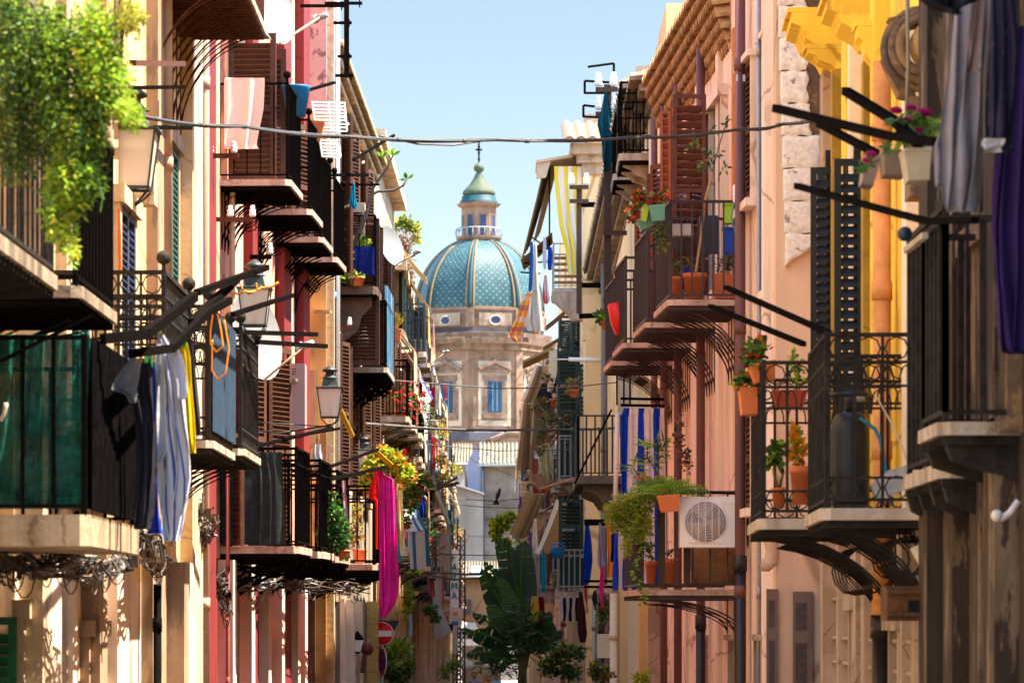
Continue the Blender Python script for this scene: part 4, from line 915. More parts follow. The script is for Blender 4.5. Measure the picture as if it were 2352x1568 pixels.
# --- E: grey house with eave and overgrown balcony
m = MB(); za, zb = 53.6, 67.9
for k in range(4):
    oo = .06+.075*k; m.cur = 0
    tiles(m, (wallx(-1, za)+oo, za, ZH(330, 66)-.55+.14*k), (wallx(-1, zb)+oo, zb, ZH(330, 66)-.55+.14*k), (wallx(-1, zb)-.3, zb, ZH(330, 66)-.48+.14*k), (wallx(-1, za)-.3, za, ZH(330, 66)-.48+.14*k), 60, .05, .05, 1)
m.build('eave', tile, E)
m = MB(); m.prism([(wallx(-1, 53.6)-2.4, 53.4, 15.4), (wallx(-1, 53.6)+.12, 53.4, 15.4), (wallx(-1, 53.6)+.12, 53.4, 9.6), (wallx(-1, 53.6)-2.4, 53.4, 9.6)], (0, .1, 0)) if 0 else None
vb = balcony(E, 57, 2.6, 657, 866, 1.05, .12, mk('dark_timber', (.10, .065, .045), .9, 0, .3, 5, .3), iron, br='corbel', nb=4, brh=.95, sp=.1)
balcony(E, 62.5, 2.0, 655+40, 884, 1.0, .08, marble, iron, br='curve', nb=3)
lb = balcony(E, 58, 2.6, 843, 890, 1.0, .08, marble, iron, br='scroll', nb=3, brh=.6, sp=.1)
for Z in (57.3, 62): window(E, Z, 1.2, ZH(657, 57), ZH(657, 57)+2.5, creamd, None, woodb, 'open', 160, door=True, sw=.5)
for Z in (57.6, 62): window(E, Z, 1.2, ZH(843, 58), ZH(843, 58)+2.2, creamd, None, woodb, 'open', 95, door=True, sw=.55)
for Z in (55.2, 58, 62, 65.5): window(E, Z, 1.1, ZH(1120, 58), ZH(1120, 58)+2.1, creamd, None, woodb, 'open', 165, door=True, sw=.5)
shp = mk('green_grey_sheet', (.05, .12, .13), .6, 0, .3, 3, .1)
blk = mk('black_post', (.03, .028, .03), .6)
plant('balcony_plant', 'leafy yellow green climber on the balcony with the navy cloth', 57.2, [(795, 560, 24, 30), (812, 590, 26, 40), (790, 620, 30, 26), (770, 620, 16, 18), (835, 560, 16, 20)], [G3, G4, G1], 520, .10, .07, pot=(790, 656, 628, 34, terra))
plant('potted_plant', 'low bushy plant trailing over the slab under the navy cloth', 56.9, [(815, 635, 26, 14), (778, 640, 18, 14)], [G1, G5, G3], 180, .08, .05, pot=(822, 656, 636, 34, terra))
cloth('cloth', 'navy blue cloth draped over the overgrown balcony railing', 'cloth', 56.9, [(566, 815, 859), (572, 814, 860), (620, 815, 860), (632, 816, 862)], fab('navy', (.006, .012, .12), .1), 2, .015)
cloth('cloth', 'small turquoise cloth pegged on an arm against the brown louvres', 'cloth', 50.3, [(418, 810, 815), (450, 804, 817), (468, 803, 820), (480, 812, 818)], fab('turquoise', (.01, .22, .36)), 2, .02, pegs=1)
tr = thing('frangipani', 'bare forked frangipani branches reaching over the street against the sky', 'plant', P(790, 655, 57.3))
m = MB(); mb_ = mk('bark_grey', (.10, .08, .07)); m.tube([P(790, 655, 57.3), P(800, 600, 57.2), P(838, 500, 57), P(845, 478, 57), P(858, 430, 57), P(890, 385, 57), P(903, 357, 57)], [.06, .05, .04, .03, .025, .022, .016], 6)
m.tube([P(840, 495, 57), P(852, 448, 57), P(868, 440, 57), P(905, 437, 57), P(925, 427, 57), P(935, 412, 57)], [.03, .028, .024, .022, .02, .014], 6); m.build('branch', mb_, tr)
m = MB()
for x, y in ((903, 357), (935, 412), (878, 362)):
    for k in range(8): a = random.uniform(-.2, pi+.2); m.cur = k % 2; m.leaf(P(x, y, 57), V((cos(a), random.uniform(-.5, .5), sin(a)*.8)), V((0, -1, .6)), .14, .05)
m.build('foliage', [G1, G3], tr)
dish('white satellite dish against the sky beside the dry creeper', 899, 564, 61, .335, (.80, -.55, .28), dishm, (955, 580, 61), foot=P(862, 580, 64))
wb = peel('bluish_cane', (.03, .11, .20), (.34, .36, .36), 9, .46, .4, .06)
screen(E, 'shade_screen', 'streaked blue cane screen along the side of the lower overgrown balcony', 58.5, 2.4, 884, 655, 845, wb, 24, .04)
m = MB(); tt = thing('parasol', 'folded pale parasol with a green patch standing on the lower balcony', 'parasol', P(828, 842, 57.9)); m.lathe(P(828, 842, 57.9), [(.02, 0), (.02, .25), (.10, .28), (.13, .4), (.06, .68), (.01, .75)], 10); m.build('canopy', fab('parasol_cream', (.5, .5, .42)), tt)
cloth('green_patch', '', '', 57.75, [(782, 824, 832), (812, 822, 834)], fab('parasol_green', (.05, .3, .2)), 1, .01, parent=tt)
m = MB(); m.ob(P(798, 560, 57.5), (.26, 0, 0), (0, .3, 0), (0, 0, .62)); acx = tag(m.build('shutter_box', creamd), 'pale louvred box under the turquoise cloth', 'air conditioner')
m = MB()
for i in range(12): m.ob(P(801, 556-i*6, 57.45), (.2, 0, 0), (0, .04, 0), (0, 0, .015))
m.build('louver', iron, acx)
# --- F..J generic bays
AWN = [stripes('awa', [(.62, .5, .36), (.35, .25, .16)], 5), stripes('awb', [(.62, .58, .52), (.10, .22, .34)], 4), stripes('awc', [(.6, .52, .42), (.14, .26, .16)], 5), fabric('awd', (.55, .46, .33)), stripes('awe', [(.7, .5, .14), (.66, .6, .5)], 4), fabric('awf', (.42, .30, .17)), stripes('awg', [(.5, .12, .12), (.62, .54, .46)], 5)]
def bays(b, Z0, Z1, step, floors, wallm, sm, out=.65, styles=('bars',), br='curve', mt=None):
    side = SIDE[b]; Z = Z0+.6; i = 0
    while Z+1.6 < Z1:
        for f, zf in enumerate(floors):
            y = HY-(zf-HC)/Z*S; X = wallx(side, Z)-side*out*random.uniform(.85, 1.15); 
            balcony(b, Z, 1.7, y, CX+X/Z*S, 1.0, .1, mt or marble, random.choice([iron, slate, greym]), br=br, nb=3, brh=.5, sp=.12, bt=.02, rt=.04, ribs=False)
            window(b, Z+.25, 1.15, zf, zf+1.9, wallm, None, sm, 'open', random.choice([120, 160, 168, 172]), door=True, sw=.5)
            if random.random() < .62:
                o_, d_, n_ = fr(side, Z); zt_ = zf+random.uniform(2.0, 2.3); w0 = .1; k_ = random.choice(AWN); dr = random.uniform(.5, 1.1)
                m = MB(); A_ = o_+n_*w0+UP*zt_; m.slab(lambda u, v: A_+d_*(1.7*u)+n_*((.75 if side > 0 else .55)*v)-UP*(dr*v+.03*sin(u*19)*v+.05*sin(pi*v)), 10, 4, (0, 0, .01)); fl = m.build('awning', k_, b)
                if random.random() < .5:
                    q_ = MB(); q_.slab(lambda u, v: A_+d_*(1.7*u)+n_*((.75 if side > 0 else .55)+.04*sin(u*23)*v)-UP*(dr+.8*v), 12, 3, n_*.008); q_.build('awning_curtain', k_, fl)
        strip(b, Z+1.9, .35, .12, 0, floors[0]-.3, wallm); Z += step; i += 1
bays(F, 68, 80, 3.0, (5.0, 7.4), creamd, woodb)
bays(Gh, 80, 100, 3.4, (4.9, 7.2, 9.4), creamd, woodg, br='curve')
bays(Hh, 100, 125, 3.6, (4.7, 6.9, 9.0), creamd, woodb, br='curve')
bays(Ih, 125, 160, 4.6, (4.6, 7.0, 9.2), creamd, woodg, br='corbel')
bays(Jh, 160, 222, 8, (4.6,), creamd, woodb, br='corbel')
for b, a, c, oz in ((F, 68.1, 79.9, ZH(470, 80)), (Gh, 80.1, 99.9, ZH(650, 85)), (Hh, 100.1, 124.9, ZH(735, 100)), (Ih, 125.1, 159.9, ZH(845, 125)), (Jh, 160.1, 224, ZH(1075, 160))):
    m = MB(); m.prism([(wallx(-1, a)+.25, a, oz-.15), (wallx(-1, c)+.25, c, oz-.15), (wallx(-1, c)-2, c, oz-.15), (wallx(-1, a)-2, a, oz-.15)], (0, 0, .2)); m.build('cornice', creamd, b)
for x in (706, 722, 745, 770, 792, 812): strip(E if Zat(-1, x) > 53.6 else D, max(Zat(-1, x), 50.6), .3, .14, 0, ZH(1370, 52), palew) if Zat(-1, x) > 50.6 else None
# ================================================================== RIGHT SIDE
yel = mk('yellow_plaster', (.88, .60, .06), .85, 0, .08, 1.2, .1, streak=.12)
yeld = mk('mustard_trim', (.42, .26, .03), .85, 0, .15, 3, .15, streak=.2)
peach = mk('peach_plaster_clean', (.86, .66, .55), .9, 0, .08, 1.6, .15, streak=.14)
peach2 = mk('pale_peach_plaster', (.88, .72, .60), .9, 0, .08, 1.6, .15, streak=.18)
lowbe = mk('stained_beige_plaster', (.80, .58, .42), .9, 0, .12, .7, .12, streak=.3)
quoin = peel('whitewashed_stone', (.90, .85, .78), (.40, .34, .30), 6.5, .385, .25)
rawst = peel('raw_brown_stone', (.26, .16, .08), (.16, .10, .07), 3.0, .5, .4)
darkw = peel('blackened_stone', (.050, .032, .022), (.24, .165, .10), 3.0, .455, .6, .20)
ochst = mk('golden_stone', (.46, .28, .12), .9, 0, .25, 3, .5, streak=.2)
clay = mk('clay_pipe', (.62, .26, .08), .75, 0, .32, 3.5, .2)
pipeb = mk('brown_downpipe', (.14, .055, .05), .45, 0, .1, 3, .03)
pipel = mk('faded_brown_downpipe', (.28, .15, .12), .6, 0, .15, 3, .03)
castb = mk('black_cast_pipe', (.025, .02, .02), .35, .1, .2, 6, .05)
rustbox = mk('rusty_box', (.11, .045, .018), .85, 0, .45, 6, .4)
cream2 = mk('warm_cream_plaster', (.76, .54, .29), .9, 0, .07, .7, .1, streak=.1)
cream3 = mk('pale_cream_trim', (.62, .54, .42), .9, 0, .1, 3, .1)
lgstone = mk('grey_beige_trim', (.42, .32, .24), .9, 0, .12, 3, .15, streak=.2)

K = building('dark blackened stone house on the near right with the black barred balconies', 1, 9, 22.2, 11.5, darkw, 7)
Y = building('bright yellow house with terracotta downpipes and black shutters', 1, 22.22, 33, 12.4, yel, 7, low=lowbe, zsplit=ZH(1175, 27))
Q = building('beige house with whitewashed corner stones between the yellow and pink houses', 1, 33.02, 36.2, 12.6, lowbe, 7, X=(3.02, 3.02))
N_ = building('long pink house with brown downpipes and stacked marble balconies on the right', 1, 36.22, 49, 10.6, peach, 7)
T = building('cream house with the ornate bowed iron balcony beyond the pink house', 1, 49.02, 85.9, ZH(600, 84), cream2, 7)
U = building('tall cream house with the yellow striped curtain, right side', 1, 86, 110, ZH(345, 86), cream2, 7)
W1 = building('house with the hanging climbing roses, right side', 1, 110, 140, 11.6, peach2, 7)
W2 = building('narrow striped awning house, far right side', 1, 140, 180, 11.2, ochrep, 7)
W3 = building('farthest house on the right side behind the banana plant', 1, 180, 225, 9.0, beigep, 7)

# --- K: dark stone + near balconies
for x, L, o_, mt in ((2166, 1.2, .12, darkw), (2232, 1.0, .08, rawst), (2262, 1.4, .14, darkw), (2310, 1.2, .1, darkw)):
    pass
for i, Z in enumerate((13, 15.0, 16.3, 17.6, 18.9, 19.9, 20.8, 21.6)):
    strip(K, Z, .45, (.10, .06, .13, .08, .12, .07, .11, .16)[i], 0, 11, (darkw, darkw, darkw, darkw, darkw, darkw, darkw, darkw)[i])
kb1 = balcony(K, 18.8, 1.0, 968, 2155, 1.0, .065, marble, worn, br='beam2', nb=2, sp=.17, bt=.034, rt=.04)
kb2 = balcony(K, 20.0, 1.9, 1062, 2157, 1.34, .08, marble, worn, br='beam2', nb=4, sp=.21, bt=.026, rt=.04)
tag(MB().sphere(P(2078, 537, 20.2), .04, 10).build('ball_finial', mk('blue_black_ball', (.02, .03, .05), .3)), 'dark blue ball knob on the corner of the nearest right railing', 'finial')
window(K, 18.9, 1.6, ZH(960, 19), ZH(520, 19), rawst, mk('interior_dim', (.12, .09, .07), .5), None, door=True)
m = MB(); m.ob(P(2205, 560, 21.9), (.36, 0, 0), (0, .1, 0), (0, 0, -.55)); m.ob(P(2210, 825, 21.8), (.5, 0, 0), (0, .1, 0), (0, 0, -.13)); m.ob(P(2262, 745, 21.8), (.07, 0, 0), (0, .05, 0), (0, 0, -.09)); 
m.build('doorway', mk('faded_lilac_door', (.34, .26, .22), .7), K)
# volute console and medallion of golden stone
vol = thing('stone_console', 'big round golden stone volute console under the top edge, right side', 'stone carving', P(2150, 200, 23.0))
m = MB(); c = P(2160, 88, 22.6); r0 = .15; m.tube([c, c+V((0, .35, 0))], r0, 24); m.tube([c+V((0, -.03, 0)), c+V((0, .1, 0))], r0*.8, 20); m.tube([c+V((.03, 0, .18)), c+V((.3, .1, .2))], .06, 10); m.build('drum', ochst, vol)
m = MB()
for r_, y0 in ((.165, .12), (.20, .2), (.235, .3)): m.tube([c+V((-.06-.02*y0+r_*cos(g), y0, -.02+r_*sin(g))) for g in [R(60)+R(240)*i/16 for i in range(17)]], .03, 6)
m.prism([c+V((-.28, .25, .16)), c+V((.1, .25, .24)), c+V((.12, .25, .16)), c+V((-.2, .25, .1))], (0, .2, 0)); m.prism([c+V((-.3, .4, -.05)), c+V((-.16, .4, .1)), c+V((-.1, .4, -.3)), c+V((-.2, .4, -.28))], (0, .2, 0)); m.build('scroll', rawst, vol)
m = MB(); m.ob(c+V((-.15, .3, -.9)), (.3, 0, 0), (0, .3, 0), (0, 0, .6)); m.ob(c+V((-.02, .1, -1.2)), (.06, 0, 0), (0, .12, 0), (0, 0, .95)); m.build('shaft', rawst, vol)
tag((lambda m: (m.tube([P(2084, -20, 21.5), P(2085, 60, 21.5), P(2086, 150, 21.5), P(2080, 330, 21.5)], .012, 6), m.build('curtain_pole', mk('khaki_pole', (.25, .2, .12), .6)))[1])(MB()), 'thin khaki vertical pole beside the golden stone volute', 'pole')
# arms of the near balcony
for a, b_, w_ in (((1782, 249, 19.5), (2040, 312, 18.4), .045), ((2040, 312, 18.4), (2150, 326, 17.9), .045), ((1942, 209, 20.5), (2050, 275, 19.4), .045), ((2050, 275, 19.4), (2110, 330, 18.5), .045), ((1882, 284, 20.8), (2012, 352, 19.8), .04), ((1830, 427, 20.2), (2060, 490, 19.0), .035), ((2060, 490, 19.0), (2130, 508, 18.4), .035), ((2130, 508, 18.4), (2240, 506, 17.8), .035)):
    arm(P(*a), P(*b_), kb1, w_)
m = MB()
for a, b_, w_ in (((2040, 560, 18), (2170, 475, 18), .012),): m.beam(P(2082, 575, 19.6), P(2125, 540, 19.2), .03)
m.build('handrail', marble, kb1)
# flower boxes with artificial magenta flowers
fb = thing('flower_box', 'brown plastic troughs of magenta silk flowers on the upper right arms', 'flower box', P(2070, 420, 19.2))
trough(2030, 2092, 340, 398, 19.2, .25, mk('taupe_plastic', (.22, .15, .11), .5), fb, .08); trough(1990, 2026, 352, 420, 19.4, .25, mk('taupe_plastic', (.22, .15, .11), .5), fb, .2)
trough(2076, 2140, 340, 414, 18.9, .25, mk('ribbed_cream_plastic', (.50, .42, .30), .5), fb, -.05)
m = MB()
for x, y, s in ((2058, 262, 1), (2092, 255, .9), (2122, 268, 1.15), (2080, 285, 1), (2045, 325, .9), (2000, 362, .9), (1990, 375, .8), (2112, 306, .8)):
    c = P(x, y, 19.0); m.cur = 0
    for i in range(16):
        a = 2*pi*i/16*2.4; e = .5+.5*(i/16); m.leaf(c, V((cos(a)*e, sin(a)*.6*e, .9-.5*i/16)).normalized(), V((cos(a), sin(a), .2)), .045*s, .035*s)
    m.cur = 1
    for i in range(7): m.leaf(c-UP*.03, V((random.gauss(0, 1), random.gauss(0, 1), random.gauss(-.3, .6))).normalized(), V((random.gauss(0, 1), -1, 1)), .07, .035)
m.build('flowers', [FM, G1, G2], fb)
m = MB(); clump(m, P(2085, 305, 19.1), (.1, .1, .07), 60, .07, .035, [0, 1]); clump(m, P(2138, 292, 19.0), (.04, .05, .07), 25, .06, .03, [0, 1]); m.build('foliage', [G1, G3], fb)
# near laundry, right
cloth('shirt', 'grey long shirt hanging nearest on the upper right', 'shirt', 17.0, [(-30, 2195, 2275), (60, 2190, 2272), (180, 2182, 2262), (300, 2165, 2262), (400, 2160, 2258), (470, 2160, 2245), (486, 2170, 2236)], fab('grey_shirt', (.27, .235, .25)), 3, .05)
cloth('shirt', 'small grey lilac sleeve hanging left of the long grey shirt', 'shirt', 17.3, [(285, 2166, 2180), (330, 2150, 2180), (350, 2150, 2180), (430, 2146, 2172), (425, 2150, 2176)], fab('lilac_shirt', (.22, .2, .25)), 2, .03)
cloth('shirt', 'brownish cloth strip folded over the grey shirt', 'cloth', 16.8, [(-20, 2240, 2262), (80, 2224, 2258), (150, 2222, 2240), (165, 2222, 2250)], fab('brown_grey', (.20, .13, .11)), 1, .02)
cloth('shirt', 'dark patterned garment hanging right of the grey shirt', 'shirt', 16.7, [(-30, 2275, 2330), (100, 2275, 2345), (250, 2268, 2335), (330, 2262, 2325), (352, 2262, 2318)], peel('black_floral', (.02, .015, .035), (.12, .09, .08), 30, .38, .2), 3, .04)
cloth('shirt', 'pale rolled hem of a garment among the dark laundry', 'shirt', 16.6, [(318, 2260, 2308), (335, 2256, 2306), (350, 2258, 2296)], fab('pale_hem', (.5, .46, .45)), 1, .03)
cloth('dress', 'deep purple cloth hanging at the right edge', 'cloth', 17.4, [(60, 2318, 2400), (300, 2290, 2400), (500, 2272, 2400), (640, 2280, 2400), (700, 2288, 2400), (805, 2304, 2380), (812, 2330, 2350)], fab('deep_purple', (.045, .022, .11)), 4, .06)
cloth('dress', 'black purple garment bunched at the top right corner', 'cloth', 16.6, [(-30, 2090, 2260), (0, 2110, 2250), (20, 2150, 2210), (32, 2190, 2206)], fab('blackish', (.02, .018, .025)), 3, .05)
m = MB(); m.tube([P(2340, 1150, 18.5), P(2320, 1178, 18.5), P(2300, 1190, 18.5), P(2288, 1182, 18.5)], .018, 8); m.sphere(P(2290, 1184, 18.5), .03, 8); tag(m.build('pipe_elbow', mk('white_pvc', (.6, .55, .5), .4)), 'white plastic pipe bend on the dark stone wall', 'pipe')
# --- rusty box
m = MB(); m.box(P(2038, 0, 22.0).x, P(2168, 0, 22).x, 22.02, 22.4, ZH(1425, 22), ZH(1345, 22)); rb = m.build('rusty_box', rustbox); tag(rb, 'rusty iron box bracketed between two pipes at lower right', 'iron box')
m = MB(); m.box(P(2086, 0, 22.0).x, P(2118, 0, 22).x, 22.0, 22.01, ZH(1403, 22), ZH(1378, 22)); m.build('opening', mk('pitch_black', (.004, .004, .004), .9), rb)
m = MB(); m.box(P(2040, 0, 22.0).x, P(2166, 0, 22).x, 21.99, 22.015, ZH(1362, 22), ZH(1354, 22)); m.box(P(2040, 0, 22.0).x, P(2166, 0, 22).x, 21.99, 22.015, ZH(1414, 22), ZH(1406, 22)); m.build('moulding', rustbox, rb)
# --- Y: yellow house
pipe(Y, Zat(1, 2060), 0, ZH(155, 26), .062, clay, castb, ZH(1425, 25.5), off=.1, collars=7)
pipe(Y, Zat(1, 1918), 0, ZH(135, 32), .068, clay, castb, ZH(1435, 31.5), off=.1, collars=7)
def console(b, Z, L, y0, y1, out, mt, cap=.3):
    side = SIDE[b]; o, d, n = fr(side, Z); z1, z0 = ZH(y0, Z), ZH(y1, Z); h = z1-z0; m = MB()
    pr = [(0, z1), (out, z1), (out, z1-h*.22), (out*.82, z1-h*.3), (out*.72, z1-h*.55), (out*.4, z1-h*.8), (out*.3, z0), (0, z0)]
    m.prism([o+n*a+UP*z for a, z in pr], d*L)
    m.prism([o+n*a+UP*z for a, z in ((0, z1+.04), (out*1.08, z1+.04), (out*1.08, z1+.002), (0, z1+.002))], d*(L+.05)); return m.build('console', mt, b)
console(Y, 31.6, 1.0, 28, 135, .42, yel); console(Y, 31.0, .35, 112, 158, .32, yel); console(Y, 27.3, .7, 0, 92, .38, yel); console(Y, 26.7, .3, 60, 170, .2, yel)
strip(Y, 32.3, .5, .12, 0, ZH(150, 32), lgstone); strip(Y, 29.6, .55, .1, ZH(1180, 30), ZH(60, 30), yel); strip(Y, 26.4, .5, .1, ZH(1180, 26), 12, yel)
strip(Y, 30.3, .3, .16, ZH(1180, 30), ZH(150, 30), yeld); strip(Y, 27.0, .25, .14, ZH(1180, 27), ZH(140, 27), yeld)
strip(Y, Zat(1, 1992), .3, .13, ZH(1180, 29), ZH(100, 29), mk('cream_door_trim', (.80, .66, .50), .8, 0, .1, 3, .1)); strip(Y, Zat(1, 2118), .35, .1, ZH(1180, 24), ZH(60, 24), MATS['cream_door_trim'])
blks = mk('black_shutter', (.012, .014, .014), .55, 0, .2, 6, .05)
window(Y, 30.6, 1.1, ZH(1180, 31), ZH(360, 31), yeld, mk('pale_inner', (.55, .45, .4), .6), blks, 'open', 98, fr_w=.1, sw=.13)
window(Y, 27.6, 1.2, ZH(1180, 28), ZH(340, 28), cream3, mk('pale_inner', (.55, .45, .4), .6), blks, 'open', 98, fr_w=.1, sw=.10)
o, d, n = fr(1, 31)
for q, y0 in ((30.55, 385), (27.4, 365)):
    o, d, n = fr(1, q); louver(o+n*.10, n, .22, ZH(1165, q), ZH(y0, q), blks, Y, slat=.075, fw=.05, mids=0)
for x, L in ((1948, .3), (1990, .5), (2010, .35), (2100, .4), (2130, .3)): strip(Y, Zat(1, x), L, .08, 0, ZH(1200, Zat(1, x)), lgstone, 'lower_pilaster')
for zz in (1360, 1465, 1530): strip(Y, 23.0, 9.5, .05, ZH(zz+8, 27), ZH(zz, 27), lgstone, 'string_course')
window(Y, 29.2, .5, 0, ZH(1400, 29), lgstone, mk('grey_panel', (.35, .32, .3), .6), None); window(Y, 24.6, .9, 0, ZH(1448, 24), lgstone, mk('grey_panel', (.35, .32, .3), .6), None)
m = MB(); m.tube([P(1948, 145, 31), P(1950, 400, 31)], .006, 4); m.build('red_wire', mk('red_wire', (.6, .05, .02)), Y)
# scrolled balconies of the yellow house
s3 = dict(style='scroll', rail=1.02, th=.07, br='curve', nb=6, brh=.75, sp=.15, rt=.03, bt=.018, rm=worn, loops=True)
yb1 = balcony(Y, 22.5, 1.9, 1166, 1885, **s3)
yb2 = balcony(Y, 25.0, 1.9, 1190, 1741, **s3)
arm(P(1668, 660, 26.5), P(1905, 765, 22.6), yb1, .034); arm(P(1632, 703, 28), P(1846, 790, 24.0), yb1, .034)
gas = thing('gas_bottle', 'big dark grey gas bottle standing on the scrolled balcony', 'gas bottle', P(1952, 1160, 23.0))
m = MB(); m.smooth = True; r_ = 45/S*23; c = P(1952, 1160, 23); m.lathe(c, [(.001, 0), (r_*.95, 0), (r_, .04), (r_, .44), (r_*.93, .50), (r_*.7, .545), (r_*.3, .565), (.001, .57)], 24); m.build('tank', mk('grey_steel', (.022, .022, .026), .4, .2, .2, 8, .03), gas)
m = MB(); m.tube([c+UP*.56, c+UP*.66], .035, 10); m.tube([c+V((.13*cos(g), .13*sin(g), .66)) for g in [2*pi*i/16 for i in range(17)]], .015, 5, False)
for g in (0, 2.1, 4.2): m.beam(c+V((.12*cos(g), .12*sin(g), .55)), c+V((.13*cos(g), .13*sin(g), .67)), .025)
m.build('collar', castb, gas)
m = MB(); m.tube([c+V((.02, 0, .64)), c+V((.09, 0, .64))], .02, 8); m.build('valve', marble, gas)
wire('rope', 'pale cord tied from the railing to the gas bottle', [(2010, 905, 22.5), (2046, 968, 22.5), (2076, 1035, 22.5), (2092, 1090, 22.5), (2086, 1112, 22.5)], .006, mk('cord', (.5, .42, .32)), 0, cat='rope')
wire('hose', 'blue hose running down behind the scrolled railing beside the gas bottle', [(1975, 960, 22.9), (2010, 985, 22.9), (2022, 1010, 22.9), (2034, 1080, 22.9), (2050, 1160, 22.9)], .012, mk('hose_blue', (.02, .18, .3), .4), 0, cat='hose')
m = MB(); a_ = P(2003, 1112, 22.8); m.prism([a_, P(2040, 1080, 22.8), P(2085, 1066, 22.8), P(2100, 1090, 22.8), P(2085, 1120, 22.8), P(2030, 1148, 22.8), P(2010, 1140, 22.8)], (0, .12, 0)); tag(m.build('plastic_sack', mk('clear_plastic_bag', (.42, .42, .45), .25, 0, .3, 14, .6)), 'crumpled clear plastic bag behind the scrolled railing', 'bag')
cloth('rag', 'pale rag tied at the end of the scrolled balcony railing', 'cloth', 22.2, [(812, 2125, 2155), (850, 2118, 2156), (890, 2128, 2154), (918, 2136, 2154)], fab('pale_rag', (.55, .43, .33)), 2, .02)
m = MB(); m.beam(P(1880, 1165, 22.3), P(1945, 1152, 22.3), .01); m.beam(P(1872, 1230, 22.3), P(2005, 1160, 22.3), .012); tag(m.build('stick', mk('pale_stick', (.6, .52, .38))), 'pale stick poking out under the scrolled balcony slab', 'stick') if 0 else None
m = MB(); m.tube([P(2100, 1255, 22.5), P(2125, 1305, 22.5), P(2140, 1345, 22.5)], [.03, .022, .014], 8); tag(m.build('bracket_pipe', mk('yellowed_pipe', (.5, .42, .28), .5)), 'taped pale pipe slanting down to the rusty box', 'pipe')
m = MB()
for q in range(3):
    m.tube([P(2082+q*14+18*sin(g), 1225+20*cos(g), 22.6) for g in [2*pi*i/12 for i in range(13)]], .007, 4, False)
m.build('scroll_work', iron, yb1)
def hang_box(label, x0, x1, y0, y1, Z, tilt, blobs, mats, n=110, idx=None, mt=None):
    r_ = thing('flower_box', label, 'flower box', P((x0+x1)/2, y1, Z)); trough(x0, x1, y0, y1, Z, .32, mt or orangeplast, r_, tilt)
    m = MB()
    for x, y, rx, ry in blobs: clump(m, P(x, y, Z+.1), (rx*Z/S, .15, ry*Z/S), n, .055, .04, idx or list(range(len(mats))))
    m.build('foliage', mats, r_); return r_
fm_ = [G1, G2, G3, FR, FO]
hang_box('tilted orange plastic flower box with a red geranium, upper of two', 1722, 1782, 836, 880, 25.6, -.18, [(1738, 800, 34, 24), (1728, 825, 20, 18)], fm_, 130, [0, 0, 0, 1, 1, 2, 0, 3])
hang_box('orange plastic flower box with orange flowers, lower of two', 1700, 1752, 888, 950, 25.9, .0, [(1712, 872, 24, 18), (1700, 880, 12, 16)], fm_, 110, [0, 0, 1, 1, 2, 0, 4])
plant('potted_plant', 'tall plant with orange blossoms in a terracotta pot on the farther scrolled balcony', 25.4, [(1832, 1030, 18, 50), (1828, 990, 10, 16)], [leafm('orange_leaf', (.62, .28, .02)), G5, FO, G3], 240, .06, .035, pot=(1838, 1158, 1070, 50, terra), idx=[0, 0, 2, 1, 3])
plant('potted_plant', 'green leafy plant in a small pot at the far corner of the scrolled balcony', 25.6, [(1775, 1050, 22, 30), (1790, 1030, 16, 22)], [G1, G2, G3], 110, .07, .05, pot=(1788, 1165, 1120, 34, orangeplast))
plant('potted_plant', 'small vine climbing behind the farther scrolled railing', 26.6, [(1830, 850, 30, 50)], [G3, G1], 70, .045, .035)
pl = thing('planter', 'long red brown trough hung on the wall behind the scrolled railing', 'planter', P(1812, 930, 26.6)); trough(1775, 1856, 895, 932, 26.6, .2, mk('red_plastic', (.36, .06, .03), .5), pl)
# --- Q: beige house: front wall facing down the street, whitewashed corner stones
ZQ = 35.8; xa_, xb_ = P(1783, 0, ZQ).x, 3.02
m = MB(); m.box(xa_, xb_, ZQ, 36.19, 0, 12.5); m.build('front_wall', lowbe, Q)
rs = random.Random(4)
for i in range(10):
    y1 = 612-i*74.5; y0 = y1-73.6; xr = [1895, 1893, 1890, 1886, 1862, 1854, 1851, 1850, 1848, 1846][i]+rs.uniform(-2, 2); xl = 1803-i*2.2
    X0, X1 = P(xl, 0, ZQ).x, P(xr, 0, ZQ).x; z0, z1 = ZH(y1, ZQ), ZH(y0, ZQ)
    def qf(u, v, X0=X0, X1=X1, z0=z0, z1=z1, i=i):
        e = min(1, min(u*1.3, (1-u)*1.3, v*.6, (1-v)*.6)*18); vv = v if i else lerp((1-u)*0+u*.92, 1, v)
        if i == 0: vv = lerp(u*.9, 1, v)
        return V((lerp(X0, X1, u)+.012*sin(vv*11+i*5)*(u > .95), ZQ-.085-.02*e-.008*sin(u*13+v*7+i*3)*e, lerp(z0, z1, vv)+.008*sin(u*9+i*2)))
    m = MB(); m.slab(qf, 16, 10, (0, .1, 0)); m.build('corner_stone', quoin, Q)
m = MB(); m.box(P(1846, 0, ZQ).x, xb_, ZQ-.06, ZQ-.002, ZH(330, ZQ), 12.5); m.build('rubble_wall', rawst, Q)
grl = mk('iron_grille', (.06, .045, .045), .6, 0, .4, 20, .3); grf = mk('grey_brown_frame', (.14, .10, .09), .6)
for x0, x1, y0 in ((1760, 1786, 1352), (1821, 1866, 1358), (1882, 1905, 1358)):
    m = MB(); X0, X1 = P(x0, 0, ZQ).x, P(x1, 0, ZQ).x; z1 = ZH(y0, ZQ); m.box(X0, X1, ZQ-.06, ZQ-.003, 0, z1); w_ = m.build('window', grf, Q)
    m = MB()
    for zz0, zz1 in ((y0+26, y0+88), (y0+118, y0+230)): m.box(X0+.02, X0+(X1-X0)*.68, ZQ-.066, ZQ-.061, ZH(zz1, ZQ), ZH(zz0, ZQ))
    m.build('pane', grl, w_)
m = MB(); c = P(1765, 1215, 36.0)
